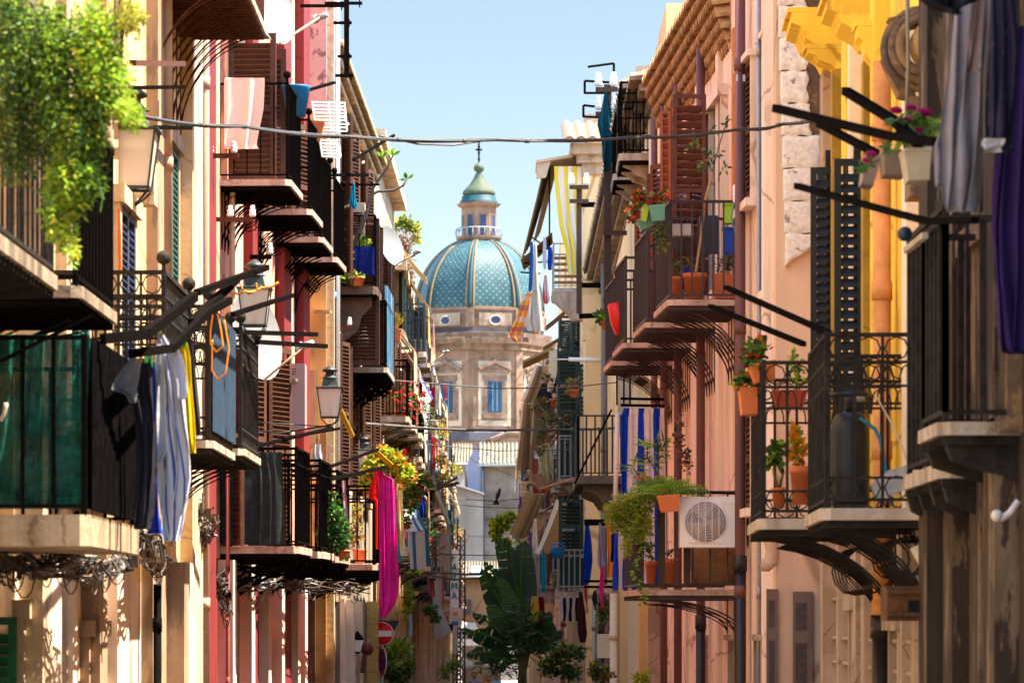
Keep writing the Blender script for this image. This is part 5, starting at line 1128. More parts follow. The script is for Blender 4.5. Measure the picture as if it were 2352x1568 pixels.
m.smooth = True; m.tube([P(1770, 1215, 35.8), P(1768, 1235, 35.8), P(1774, 1262, 35.8), P(1772, 1288, 35.8), P(1762, 1298, 35.8), P(1748, 1296, 35.8)], [.055, .065, .06, .065, .06, .062], 12); tag(m.build('drain_elbow', mk('cream_pvc', (.55, .38, .27), .5)), 'cream plastic drain elbow sticking out of the pinkish wall', 'pipe')
# --- N_: pink house
for x, y0, y1, r_, mt in ((1725, -60, 1270, .055, pipeb), (1632, -60, 1500, .05, pipeb), (1578, -60, 1700, .05, pipeb), (1545, -60, 1700, .045, pipeb), (1522, -60, 1700, .045, pipeb)):
    Z = Zat(1, x); pipe(N_, Z, 0, 10.55, r_, pipel if x == 17250 else mt, castb if x in (1725, 1632) else None, ZH(1285 if x == 1725 else 1420, Z), off=.11, collars=4)
pipe(N_, Zat(1, 1757), 0, 10.5, .022, greym, off=.06)
strip(N_, Zat(1, 1770), .25, .06, 0, 10.55, peach2); strip(N_, Zat(1, 1690), .16, .03, ZH(700, 40), 9.9, mk('rust_streak', (.50, .20, .05), .9, 0, .3, 3, .1), 'rust_stain')
for x in (1660, 1612, 1560, 1535, 1500): strip(N_, Zat(1, x), .3, .05, 0, 10.55, peach2)
window(N_, 36.9, .5, ZH(670, 37), ZH(85, 37), peach2, mk('grey_reveal', (.30, .25, .25), .7), None, fr_w=.05, out=.03); 
window(N_, 37.9, 1.1, ZH(470, 38.5), ZH(150, 38.5), peach2, None, woodb, 'closed', fr_w=.06)
window(N_, 37.9, 1.0, ZH(1170, 38.5), ZH(950, 38.5), peach2, None, woodb, 'closed', fr_w=.06)
for Z in (37.0, 39.5, 43.0): window(N_, Z, .55, 0, ZH(1470, Z), lgstone, mk('brown_door2', (.12, .09, .08), .6), None, fr_w=.06)
pbal = []
for i, (Z, yf, xo) in enumerate(((39.0, 688, 1532), (42.0, 740, 1480), (45.0, 787, 1430), (47.5, 828, 1403))):
    pbal.append(balcony(N_, Z, 1.75 if i < 3 else 1.4, yf, xo, 1.0, .06, pmarble, mk('brown_iron', (.05, .03, .028), .5, .1), br='curve', nb=6, brh=.68, sp=.1, bt=.017))
    if i: window(N_, Z+.3, 1.1, ZH(yf, Z), ZH(yf, Z)+2.3, peach2, None, woodr, 'open', 150, door=True, sw=.5)
bri = MATS['brown_iron']
lowb = balcony(N_, 39.0, 2.1, 1353, 1462, .99, .06, pmarble, bri, br='curve', nb=3, brh=.36, sp=.17, bt=.018)
# big louvred shutters above first pink balcony
o, d, n = fr(1, 40.8); X0 = P(1545, 0, 40.8).x
w1 = window(N_, 40.9, 1.2, ZH(660, 41), ZH(225, 41), peach2, None, None, door=True)
louver((P(1545, 0, 40.75).x, 40.75), (1, 0, 0), .355, ZH(660, 40.8), ZH(218, 40.8), woodr, w1, slat=.085, fw=.045)
louver((P(1518, 0, 41.0).x, 41.0), (1, -.35, 0), .12, ZH(660, 40.8), ZH(250, 40.8), mk('lighter_red_shutter', (.30, .075, .03), .6), w1, slat=.085, fw=.03)
# wavy tile eave
m = MB()
for k in range(7):
    f = k/6; oo = .03+.27*f; z = 9.78+.74*f**1.1
    tiles(m, (wallx(1, 40.4)-oo, 40.4, z), (wallx(1, 48.6)-oo, 48.6, z), (wallx(1, 48.6)+.25, 48.6, z+.02), (wallx(1, 40.4)+.25, 40.4, z+.02), 40, .085, .04, 1, -1)
m.build('tile_eave', mk('golden_tile', (.42, .25, .10), .9, 0, .35, 5, .3, col2=(.14, .07, .03)), N_)
# items on the pink balconies
def pot(x, yb, yt, wd, Z, label, blobs=None, mats=None, n=60, mt=None, **k): return plant('potted_plant', label, Z, blobs or [(x, yt-12, wd*.4, 14)], mats or [G5, G2, mk('twig_brown', (.14, .09, .06))], n, .05, .03, pot=(x, yb, yt, wd, mt or terra), **k)
pot(1553, 684, 635, 28, 39.2, 'small terracotta pot at the outer end of the upper pink balcony row', [(1552, 612, 14, 20)], [G1, G5], 60)
pot(1595, 686, 628, 58, 39.2, 'large terracotta pot with a cane and dry herbs on the upper pink balcony', [(1590, 605, 30, 22), (1612, 600, 16, 26)])
pl = thing('planter', 'square terracotta trough full of grey herbs against the downpipe', 'planter', P(1675, 686, 39.3)); trough(1636, 1706, 628, 684, 39.3, .25, terra, pl)
m = MB(); clump(m, P(1670, 605, 39.4), (34*39/S, .1, 24*39/S), 190, .06, .02, [0, 1, 2]); m.build('foliage', [G5, G2, MATS['twig_brown']], pl)
m = MB(); m.box(P(1568, 0, 39.4).x, P(1592, 0, 39.4).x, 39.4, 39.5, ZH(630, 39.4), ZH(612, 39.4)); tag(m.build('tub', mk('cobalt_plastic', (.01, .03, .35), .4)), 'little cobalt blue tub behind the terracotta pots', 'tub')
m = MB(); m.tube([P(1598, 625, 39.1), P(1612, 530, 39.1), P(1618, 470, 39.1), P(1636, 395, 39.1)], .014, 5); cane = thing('potted_tree', 'thin sapling tied to a cane rising above the upper pink balcony', 'plant', P(1598, 628, 39.1)); m.build('cane', mk('cane', (.5, .3, .14)), cane)
m = MB()
for x, y in ((1600, 330), (1625, 345), (1640, 300), (1632, 378), (1660, 385), (1650, 350), (1610, 385), (1670, 280), (1590, 340)):
    for k in range(6): m.cur = k % 3; m.leaf(P(x+random.uniform(-8, 8), y+random.uniform(-8, 8), 39.1), V((random.gauss(0, 1), random.gauss(0, .5), random.gauss(0, 1))).normalized(), V((random.gauss(0, .4), -1, .4)), .07, .03)
m.build('foliage', [G1, G5, G2], cane)
m = MB(); m.tube([P(1636, 395, 39.1), P(1650, 340, 39.1), P(1668, 285, 39.1)], .006, 4); m.tube([P(1636, 395, 39.1), P(1610, 345, 39.1), P(1588, 318, 39.1)], .006, 4); m.build('twig', MATS['twig_brown'], cane)
for nm, x0, x1, y0, y1, c_, lb in (('crate', 1663, 1702, 470, 512, (.38, .62, .03), 'lime green plastic crate hung inside the upper pink balcony'), ('crate', 1663, 1702, 526, 588, (.005, .06, .42), 'bright blue crate below the lime green crate')):
    r_ = thing(nm, lb, 'crate', P((x0+x1)/2, y1, 39.5)); m = MB(); X0, X1 = P(x0, 0, 39.5).x, P(x1, 0, 39.5).x; m.box(X0, X1, 39.5, 39.7, ZH(y1, 39.5), ZH(y0, 39.5)); m.build('body', mk('plastic_'+str(x0+y0), c_, .4, 0, .06, 4, 0), r_)
    m = MB(); m.box(X0-.01, X1+.01, 39.48, 39.72, ZH(y0, 39.5), ZH(y0, 39.5)+.02); m.build('rim', MATS['plastic_'+str(x0+y0)], r_)
m = MB(); m.box(P(1608, 0, 39.6).x, P(1650, 0, 39.6).x, 39.6, 39.8, ZH(580, 39.6), ZH(495, 39.6)); bx = tag(m.build('storage_box', mk('dark_slate_plastic', (.035, .035, .05), .5)), 'dark slate box standing behind the railing under the sapling', 'box')
m = MB(); m.box(P(1543, 0, 39.1).x, P(1592, 0, 39.1).x, 39.1, 39.3, ZH(540, 39.1), ZH(514, 39.1)); tag(m.build('window_box', mk('cream_plastic2', (.55, .45, .36), .5)), 'cream trough clipped inside the railing by the green flower boxes', 'planter')
m = MB(); m.smooth = True; m.lathe(P(1567, 580, 39.4), [(.001, 0), (.06, .01), (.13, .12), (.15, .2), (.001, .22)], 12); tag(m.build('bowl', mk('slate_plastic', (.06, .06, .08), .5)), 'round slate basin below the cream trough', 'basin')
wt = thing('water_meter', 'white plastic cistern on the wall above the lime crate', 'cistern', P(1697, 468, 38.6)); m = MB(); m.smooth = True; m.lathe(P(1697, 466, 38.6), [(.001, 0), (.058, 0), (.062, .02), (.062, .16), (.055, .18), (.001, .18)], 14); m.build('tank', whitep, wt)
m = MB(); m.tube([P(1697, 425, 38.6), P(1697, 370, 38.6)], .02, 6); m.tube([P(1702, 395, 38.6), P(1715, 388, 38.6), P(1718, 430, 38.6)], .018, 6); m.build('fitting', greym, wt)
m = MB(); m.box(P(1690, 0, 38.5).x, P(1712, 0, 38.5).x, 38.4, 38.5, ZH(190, 38.5), ZH(175, 38.5)); m.build('bracket', whitep, wt)
wire('hose', 'turquoise hose hanging from the white cistern', [(1686, 470, 38.7), (1680, 500, 38.7), (1690, 540, 38.7), (1702, 585, 38.7)], .008, mk('hose_teal', (.02, .25, .32), .4), 0, cat='hose')
gmt = mk('mint_plastic', (.14, .34, .26), .45); lime = mk('lime_plastic', (.45, .6, .05), .45)
hang_box('mint green trough of red geraniums leaning off the upper pink balcony', 1490, 1528, 472, 508, 38.7, -.1, [(1478, 455, 26, 16), (1465, 452, 14, 12), (1515, 452, 24, 16)], fm_, 110, [0, 1, 5, 3] if 0 else [0, 0, 1, 1, 3, 4], gmt)
hang_box('lime green trough between two mint green troughs', 1476, 1492, 470, 506, 38.8, .15, [(1455, 480, 14, 24)], fm_, 60, [1, 0, 3, 4], lime)
hang_box('lower mint green trough with dry flowers on the pink balcony corner', 1462, 1500, 505, 530, 38.9, -.35, [(1452, 500, 12, 16)], fm_, 50, [1, 4, 3], gmt)
m = MB(); clump(m, P(1520, 545, 38.8), (.07, .1, .22), 110, .05, .03, [0, 1, 2]); tag(m.build('trailing_vine', [G1, G5, G2]), 'sparse trailing vine hanging down the pink balcony corner post', 'vine')
# red helmet-like lantern between pink balconies
m = MB(); m.smooth = True; c = P(1418, 700, 46.5)
m.prism([P(1397, 698, 46), P(1430, 690, 46), P(1428, 770, 46), P(1415, 765, 46), P(1404, 740, 46)], (0, .3, 0)); tag(m.build('bucket', mk('glossy_red', (.75, .02, .01), .35)), 'bright red plastic tub beyond the pink balconies', 'tub')
plant('potted_plant', 'green pot plant on a shelf left of the bright red tub', 60, [(1386, 728, 16, 14)], [G1, G3], 90, .12, .07, pot=(1392, 757, 738, 26, terra))
# balcony with air conditioner
ac = thing('air_conditioner', 'large white air conditioner unit on the balcony with round fan grille', 'air conditioner', P(1638, 1256, 38.6))
k_ = 38.6/S; x0, x1, z0, z1 = P(1562, 0, 38.6).x, P(1714, 0, 38.6).x, ZH(1256, 38.6), ZH(1140, 38.6)
acm = mk('warm_white_metal', (.86, .79, .73), .4, 0, .03, 4, 0); m = MB(); m.box(x0, x1, 38.6, 38.95, z0, z1); m.build('casing', acm, ac)
m = MB(); m.box(x0+.02, x0+.02, 38.6, 38.6, z0, z0) if 0 else None
fx, fz = P(1620, 0, 38.6).x, (z0+z1)/2
m.box(x0+.075*1.1, x0+.43, 38.585, 38.6, z0+.045, z1-.05); m.build('front_plate', acm, ac)
m = MB(); m.tube([V((fx, 38.575, fz)), V((fx, 38.583, fz))], .205, 36); m.build('fan_opening', mk('fan_shade', (.40, .34, .31), .5), ac)
m = MB()
for q in range(1, 9): m.tube([V((fx+.205*q/8*cos(g), 38.572, fz+.205*q/8*sin(g))) for g in [2*pi*i/32 for i in range(33)]], .0016, 3, False)
for q in range(-2, 3): hh = math.sqrt(max(0, .205**2-(q*.068)**2)); m.tube([V((fx+q*.068, 38.57, fz-hh)), V((fx+q*.068, 38.57, fz+hh))], .004, 4)
m.build('fan_grille', acm, ac)
m = MB()
for q in range(3):
    a0 = q*2.094+.5; m.prism([V((fx+r_*cos(a0+t_), 38.5745, fz+r_*sin(a0+t_))) for r_, t_ in ((.03, 0), (.10, -.25), (.185, -.1), (.19, .5), (.12, .6), (.04, .9))], (0, .0005, 0))
m.build('fan_blade', mk('fan_blade_grey', (.22, .19, .175), .5), ac)
m = MB()
for i in range(14): m.box(x0+.465, x1-.05, 38.592, 38.6, z0+.05+i*.03, z0+.068+i*.03)
m.build('side_louver', acm, ac)
for i in range(3): pass
m = MB(); m.beam(P(1470, 1127, 38.7), P(1716, 1134, 38.7), .02); m.build('rail_bar', iron, lowb)
pot(1495, 1340, 1288, 28, 39.3, 'narrow terracotta pot at the outer end of the air conditioner balcony', [(1492, 1265, 12, 26)], [G1, G2], 70)
pot(1540, 1342, 1282, 34, 39.3, 'fluted orange pot beside the air conditioner balcony post', [(1540, 1270, 8, 8)], [G2, G5], 20, mt=orangeplast)
m = MB(); m.smooth = True; c = P(1640, 1343, 39.4); m.lathe(c, [(.001, 0), (.235, 0), (.26, .2), (.27, .36), (.265, .38), (.001, .36)], 6, .3); sk = tag(m.build('sack_planter', mk('tan_burlap', (.34, .19, .09), .95, 0, .2, 16, .6)), 'large tan burlap planter behind the railing under the air conditioner', 'planter')
m = MB(); m.smooth = True; m.lathe(P(1736-12, 1342, 39.2), [(.001, 0), (.04, 0), (.045, .12), (.03, .24), (.015, .33), (.015, .36), (.001, .36)], 10); tag(m.build('bottle', mk('clear_bottle', (.35, .25, .28), .2)), 'plastic bottle tied upright by the downpipe on the air conditioner balcony', 'bottle')
m = MB()
for x in (1520, 1578, 1470): m.beam(P(x, 1348, 38.95), P(x, 1170, 38.95), .07, .05)
m.build('wooden_post', mk('dark_wood', (.05, .03, .025), .8, 0, .3, 14, .2), lowb)
plant('fern', 'long trailing olive asparagus fern spilling off the air conditioner balcony', 38.8, [(1450, 1160, 62, 36), (1420, 1190, 34, 40), (1475, 1200, 30, 60), (1440, 1240, 12, 50), (1500, 1130, 40, 30), (1405, 1175, 24, 24)], [G5, G3, leafm('leaf_ochre', (.46, .34, .03))], 5200, .048, .016, droop=.4, idx=[0, 1, 1, 2])
fn = thing('fern', 'bright green sword fern in an orange trough beside the air conditioner', 'fern', P(1530, 1175, 38.4)); trough(1510, 1562, 1138, 1176, 38.4, .25, orangeplast, fn, -.08)
m = MB()
for i in range(34):
    a = random.uniform(-1, 1)*1.25; L = random.uniform(.28, .44); p0 = P(1528, 1135, 38.5); d0 = V((sin(a)*1.15, random.uniform(-.4, .4), cos(a)*.75)); m.cur = i % 3
    for t in range(12):
        f = (t+1)/12; p = p0+d0*L*f-UP*(.14*f*f); tw = (1-f*.8)*.05
        for s in (-1, 1): m.leaf(p, (V((cos(a)*s, 0, -sin(a)*s))*.8+d0*.3).normalized(), V((0, -1, .3)), tw+.012, .018)
m.build('frond', [G3, G1, leafm('fern_green', (.14, .26, .02))], fn)
plant('dracaena', 'spiky green yucca against the blue striped curtain', 40.5, [(1512, 1030, 30, 26), (1495, 1060, 22, 18), (1455, 1075, 18, 14)], [G2, G1, G3], 150, .17, .022, pot=(1520, 1180, 1150, 20, terra))
plant('potted_plant', 'rusty pink leafy clump above the long trailing fern', 39.0, [(1478, 1102, 24, 14), (1520, 1105, 26, 10)], [leafm('rusty_leaf', (.45, .22, .12)), G5], 180, .05, .035)
plant('creeper', 'brown dry creeper climbing between the downpipes of the pink house', 41.5, [(1560, 1000, 12, 60), (1575, 1060, 20, 40), (1560, 1120, 10, 30)], [DRY, leafm('dark_red_leaf', (.12, .03, .02)), G2], 260, .05, .035)
hv = thing('trailing_vine', 'thin green vine hanging under the air conditioner balcony from the fern', 'vine', P(1450, 1380, 38.8)); m = MB()
for i in range(60): t = i/60; m.cur = i % 2; m.leaf(P(1468+10*sin(t*9), 1220+t*170, 38.8), V((random.gauss(0, 1), random.gauss(0, 1), -.3)).normalized(), V((0, -1, 1)), .06, .04)
m.build('foliage', [G3, G1], hv)
bsm = stripes('blue_white_curtain', [(.01, .05, .5), (.01, .05, .5), (.85, .72, .64), (.80, .66, .58), (.85, .72, .64)], 2.7)
cloth('curtain', 'blue and white vertically striped curtain on the pink house balcony', 'curtain', 43, [(937, 1432, 1526), (960, 1428, 1526), (1340, 1424, 1530)], bsm, 6, .03, nv=20)
cloth('curtain', 'lower end of a blue and white striped curtain hanging below the trailing fern', 'curtain', 42, [(1215, 1410, 1470), (1355, 1408, 1470)], stripes('blue_white_curtain2', [(.015, .05, .42), (.62, .52, .46), (.015, .05, .42), (.62, .52, .46)], 1.4), 4, .03)
m = MB(); m.tube([P(1418, 948, 42.6), P(1412, 1200, 42.4)], .025, 8); tag(m.build('curtain_pole', mk('cream_pole', (.65, .55, .48), .5)), 'cream pole at the outer edge of the blue striped curtain', 'pole')
m = MB(); m.beam(P(1425, 915, 43), P(1526, 917, 43), .03); m.beam(P(1425, 930, 43), P(1526, 932, 43), .03); tag(m.build('curtain_rail', iron), 'pair of dark rails above the blue striped curtain', 'rail')
# --- T: grid balcony, bowed balcony, mast
tg = balcony(T, 55, 1.8, 352, 1421, 1.02, .1, marble, iron, style='grid', br='corbel', nb=2, brh=.3, sp=.1, bt=.02)
balcony(T, 59, 1.8, 398, 1408, 1.0, .1, marble, iron, br='corbel', nb=2, brh=.3, sp=.12)
rk = thing('drain', 'cream duct box on the wall above the grid railing', 'duct', P(1472, 260, 57)); m = MB(); m.box(P(1462, 0, 57).x, P(1495, 0, 57).x, 57, 57.3, ZH(245, 57), ZH(152, 57)); m.box(P(1458, 0, 57).x, P(1497, 0, 57).x, 56.98, 57.32, ZH(263, 57), ZH(245, 57)); m.build('box', creamd, rk)
mast = thing('utility_pole', 'tall rusty mast with insulator arms behind the teal flag cloth', 'mast', P(1398, 705, 62))
m = MB(); m.beam(P(1396, 745, 62), P(1396, 195, 62), .12, .08); m.build('mast', mk('rust_brown', (.07, .035, .025), .7), mast)
for x0, x1, y in ((1368, 1440, 206), (1368, 1428, 262), (1386, 1440, 535), (1385, 1440, 690)):
    m = MB(); m.beam(P(x0, y, 61.9), P(x1, y, 61.9), .07); m.build('cross_arm', MATS['rust_brown'], mast)
for x, y in ((1374, 198), (1409, 198), (1376, 252), (1412, 252)): insul(mast, x, y, 61.9, 1.9)
an = thing('antenna', 'thin television antenna above the teal cloth', 'antenna', P(1410, 200, 64)); m = MB()
for a, b_ in (((1350, 154), (1410, 146)), ((1410, 146), (1410, 206)), ((1343, 186), (1405, 190)), ((1343, 186), (1343, 216)), ((1343, 214), (1392, 214)), ((1340, 242), (1340, 268)), ((1340, 242), (1375, 246)), ((1338, 268), (1380, 270))): m.tube([P(a[0], a[1], 64), P(b_[0], b_[1], 64)], .02, 4)
m.build('rods', iron, an)
cloth('cloth', 'dark teal cloth tied to the mast and hanging like a flag', 'cloth', 61.6, [(212, 1388, 1396), (260, 1380, 1404), (280, 1373, 1408), (330, 1384, 1414), (360, 1381, 1412), (395, 1386, 1398)], fab('dark_teal', (.006, .055, .075), .15), 2, .06)
bow = balcony(T, 67, 4.6, 1092, 1322, 1.05, .14, mk('grimy_balcony_stone', (.16, .12, .085), .9, 0, .3, 5, .3), mk('dusty_iron', (.055, .045, .04), .9), br='corbel', nb=7, brh=.6, sp=.13, bt=.03)
m = MB(); x_ = wallx(1, 66)
m.build('x', iron, bow) if 0 else None
arm(P(1320, 1110, 66.5), P(1405, 940, 66.5), bow, .04, 'railing_brace'); 
m = MB()
for x in (1428-11, 1433, 1447): m.beam(P(x, 930, 66), P(x, 862, 66), .03); m.lathe(P(x, 862, 66), [(.001, 0), (.035, .03), (.001, .12)], 6)
m.build('spear', iron, bow)
m = MB(); m.ob(P(1418, 1000, 67.5), (.55, 0, 0), (0, .1, 0), (0, 0, 1.4)); m.build('white_panel', cream3, T)
# T roof slope end
m = MB(); a = wallx(1, 84); tiles(m, (a-.55, 56, ZH(605, 84)), (a-.55, 85.8, ZH(605, 84)), (a+2, 85.8, ZH(605, 84)+1.0), (a+2, 56, ZH(605, 84)+1.0), 50, .08, .08, 5, -1); m.build('tile_roof', oldtile, T)
m = MB()
for k in range(4): tiles(m, (a-.08-.13*k, 54, ZH(605, 84)-.62+.15*k), (a-.08-.13*k, 85.7, ZH(605, 84)-.62+.15*k), (a+.3, 85.7, ZH(605, 84)-.6+.15*k), (a+.3, 54, ZH(605, 84)-.6+.15*k), 90, .07, .06, 1, -1)
m.build('tile_eave', oldtile, T)
pipe(T, 80, 0, ZH(600, 84), .07, mk('dull_grey_pipe', (.16, .15, .14), .8), off=.2)
# --- U: cream house
strip(U, 86.02, .4, .06, ZH(780, 86), ZH(400, 86), cream2)
m = MB(); zt = ZH(345, 86); x0 = wallx(1, 86); 
for k, (dx, dz0, dz1) in enumerate(((.08, -.55, -.3), (.2, -.3, -.12), (.35, -.12, .12))): m.box(x0-dx, x0+3, 86-dx, 90, zt+dz0, zt+dz1)
m.build('cornice', lgstone, U)
m = MB(); tiles(m, (x0-.5, 85.4, zt+.15), (x0+3.4, 85.4, zt+.15), (x0+3.4, 90, zt+1.1), (x0-.5, 90, zt+1.1), 15, .10, .06, 3); m.build('tile_roof', mk('pink_tile', (.28, .16, .10), .9, 0, .3, 3, .3, col2=(.2, .12, .09)), U)
m = MB(); m.box(P(1343, 0, 92).x, P(1400, 0, 92).x, 92, 93, zt, ZH(262, 92)); m.build('chimney', lgstone, U)
ub = balcony(U, 86.3, 2.6, 661, 1268, 1.0, .1, marble, mk('pale_iron2', (.30, .30, .30), .6), br='beam', nb=2, sp=.13)
m = MB(); m.prism([P(1268, 672, 86.3), P(1338, 672, 86.3), P(1338, 735, 86.3), P(1316, 735, 86.3), P(1295, 712, 86.3), P(1270, 690, 86.3)], (0, .5, 0)); m.build('corbel', lgstone, ub)
yst = stripes('yellow_white_curtain', [(.82, .62, .08), (.84, .78, .68)], 3.3)
cloth('curtain', 'yellow and white striped curtain hanging on the high balcony', 'curtain', 86.1, [(382, 1272, 1343), (420, 1273, 1343), (520, 1286, 1343), (570, 1300, 1343), (630, 1304, 1340)], yst, 4, .06)
cr = thing('canopy', 'wooden canopy board over the yellow striped curtain', 'canopy', P(1290, 410, 86)); m = MB(); m.prism([P(1231, 368, 86), P(1316, 354, 86), P(1316, 360, 86), P(1231, 374, 86)], (0, 2.0, 0)); m.prism([P(1232, 374, 86.05), P(1265, 370, 86.05), P(1254, 408, 86.05), P(1232, 410, 86.05)], (0, .1, 0)); m.build('board', mk('pine_board', (.45, .34, .24), .8), cr)
sheet('awning', 'long brown awning rolled steeply down from the wooden canopy', 'awning', [P(1250, 384, 86.2), P(1272, 380, 88.5), P(1218, 560, 88.5), P(1200, 590, 86)], fab('brown_canvas', (.30, .20, .10)), sag=.05)
sheet('awning', 'cream inner awning under the long brown awning', 'awning', [P(1266, 385, 86.6), P(1280, 385, 88.5), P(1242, 530, 88.5), P(1226, 555, 86.4)], fab('cream_canvas', (.55, .46, .34)), sag=.05)
sheet('awning', 'short brown awning flap below the long brown awning', 'awning', [P(1268, 535, 86.3), P(1270, 560, 88), P(1204, 622, 88), P(1196, 598, 86.2)], fab('brown_canvas', (.30, .20, .10)), sag=.03)
m = MB()
for a, b_ in (((1200, 590), (1262, 570)), ((1204, 605), (1266, 600)), ((1222, 545), (1265, 575)), ((1196, 625), (1240, 628)), ((1262, 380), (1262, 570))): m.tube([P(a[0], a[1], 86.5), P(b_[0], b_[1], 86.8)], .018, 4)
m.build('awning_frame', iron, ub)
m = MB()
for i in range(5): m.box(P(1272, 0, 86.9).x, P(1343, 0, 86.9).x, 86.9, 86.95, ZH(652-i*14, 86.9), ZH(645-i*14, 86.9))
m.build('wooden_slat', mk('orange_wood', (.45, .22, .08), .8), ub)
m2 = thing('utility_pole', 'dark mast with four glass insulators before the yellow striped curtain', 'mast', P(1330, 720, 80)); m = MB(); m.beam(P(1330, 720, 80), P(1330, 425, 80), .11, .07); m.build('mast', MATS['rust_brown'], m2)
for y in (430, 462): m = MB(); m.beam(P(1308, y, 79.9), P(1352, y, 79.9), .08); m.build('cross_arm', MATS['rust_brown'], m2)
for x in (1312, 1347):
    for y in (424, 458 if 0 else 424): pass
    insul(m2, x, 424, 79.9, 2.0)
for a, b_ in (((1330, 470), (1395, 470)), ((1330, 655), (1385, 655)), ((1330, 726), (1385, 724))): m = MB(); m.beam(P(*a, 80.2), P(*b_, 80.2), .1); m.build('wall_stay', iron, m2)
cloth('towel', 'orange and red striped towel swinging out from the high balcony', 'towel', 84, [(672, 1210, 1222), (700, 1196, 1216), (740, 1180, 1206), (772, 1164, 1197), (784, 1180, 1196)], stripes('orange_towel', [(.75, .25, .06), (.72, .42, .25), (.75, .30, .03), (.55, .16, .1)], 3, axis=1), 2, .04)
cloth('cloth', 'white cloth hanging beside the orange striped towel', 'cloth', 84.5, [(560, 1224, 1232), (640, 1222, 1236), (700, 1210, 1244), (745, 1206, 1250), (760, 1212, 1248)], fab('white_cloth', (.66, .60, .52)), 3, .05)
cloth('cloth', 'dark blue narrow cloth above the white cloth on the high balcony', 'cloth', 84.2, [(555, 1218, 1224), (600, 1216, 1226), (660, 1214, 1222), (670, 1216, 1220)], fab('deep_blue', (.02, .08, .25)), 1, .03)
cloth('cloth', 'small orange pennant cloth below the white cloth', 'cloth', 84.8, [(745, 1222, 1236), (755, 1224, 1236), (768, 1229, 1233)], fab('orange_c', (.8, .3, .02)), 1, .01)
cloth('cloth', 'red and white cloth hanging at the corner of the high balcony', 'cloth', 85.8, [(632, 1250, 1256), (660, 1247, 1259), (690, 1248, 1262), (698, 1250, 1258)], stripes('red_white', [(.6, .02, .03), (.7, .6, .6)], 2), 2, .03)
cloth('cloth', 'lilac cloth hanging on the awning frame of the high balcony', 'cloth', 86.2, [(545, 1248, 1254), (600, 1246, 1256), (618, 1248, 1254)], fab('lilac_c', (.5, .45, .55)), 1, .02)
cloth('cloth', 'cobalt cloth hanging next to the lilac one on the awning frame', 'cloth', 86.3, [(568, 1258, 1268), (620, 1258, 1268)], fab('cobalt_c', (.01, .05, .4)), 1, .02)
for b, Z0, Z1, st, fl in ((U, 89.5, 110, 3.4, (4.9, 7.1, 9.3)), (W1, 110, 140, 3.8, (4.8, 7.0, 9.2)), (W2, 140, 180, 5.0, (4.7, 6.9, 8.9)), (W3, 180, 222, 7, (4.6, 6.8))):
    bays(b, Z0, Z1, st, fl, cream3, woodg if b is not W1 else woodb, br='corbel')
for b, a, c, oz in ((W1, 110.1, 139.9, 11.6), (W2, 140.1, 179.9, 11.2), (W3, 180.1, 224, 9.0)):
    m = MB(); m.prism([(wallx(1, a)-.25, a, oz-.1), (wallx(1, c)-.25, c, oz-.1), (wallx(1, c)+2, c, oz-.1), (wallx(1, a)+2, a, oz-.1)], (0, 0, .2)); m.build('cornice', lgstone, b)
# lower storey downpipes and pilasters seen edge-on in front of the cream house
for x, mt, w_ in ((1345, pipeb, .06), (1395, castb, .07), (1425, greym, .05), (1448, castb, .06), (1468, pipeb, .05), (1487, cream3, .06)):
    Z = Zat(1, x) if Zat(1, x) > 36.3 else 52; b = U if Z > 86 else (T if Z > 49.02 else N_)
    pipe(b, Z, 0, ZH(1362, Z), w_, mt, off=.12 if Z < 49 else .5, collars=3)
for Z in (50, 53, 57, 61, 65, 70, 75, 80): strip(T, Z, .5, .2+.01*(Z-50), 0, 4.4, random.choice([cream3, ochrep, lgstone, cream2]), 'lower_pilaster')
# ================================================================== MIDDLE OF THE STREET
# overhead cables
cg = mk('cable_greyish', (.10, .09, .085), .6)
wire('cable', 'thick bundle of cables strung right across the street under the blue sky', [(330, 268, 28), (560, 291, 29.5), (800, 313, 31), (1140, 322, 32), (1450, 315, 33), (1700, 298, 34), (1800, 284, 34.3), (1930, 262, 33)], .012, mk('cable_bluegrey', (.06, .065, .075), .6), .02, n=60, twist=3)
wire('cable', 'slack thin cable dipping below the thick cable bundle', [(870, 312, 31.2), (960, 331, 31.5), (1040, 334, 31.8), (1110, 324, 32)], .008, cg, 0, n=20)
for lb, pts, r_, sg in (('twisted cable crossing in front of the church windows', [(738, 838, 60), (860, 870, 62), (1140, 892, 66), (1300, 890, 68), (1418, 878, 70)], .012, .0),
        ('thick pale cable crossing just under the church drum', [(835, 973, 62), (1000, 984, 66), (1140, 989, 69), (1300, 986, 70), (1420, 983, 70)], .019, 0), ('thin cable just below the thick pale cable', [(960, 1018, 72), (1140, 1035, 75), (1300, 1033, 76), (1330, 1030, 76)], .009, 0),
        ('thin dark cable across the white house near the flying pigeon', [(1025, 1144, 110), (1140, 1150, 112), (1250, 1140, 115)], .014, 0), ('second thin cable over the white house, just lower', [(1030, 1156, 112), (1110, 1164, 112), (1230, 1168, 115)], .014, .0),
        ('cable crossing low before the small tiled roof', [(960, 1270, 92), (1110, 1275, 95), (1200, 1273, 96)], .014, 0), ('bunch of pale cables above the small tiled roof', [(950, 1310, 85), (1060, 1318, 90), (1200, 1316, 92)], .022, 0),
        ('lower strand of the pale cable bunch', [(950, 1313, 85), (1040, 1330, 90), (1190, 1323, 92)], .016, 0)):
    wire('cable', lb, pts, r_, cg, sg, n=28, twist=2 if r_ > .015 else 0)
bd = thing('pigeon', 'dark pigeon in flight with spread wings before the white house', 'bird', P(1144, 1135, 100))
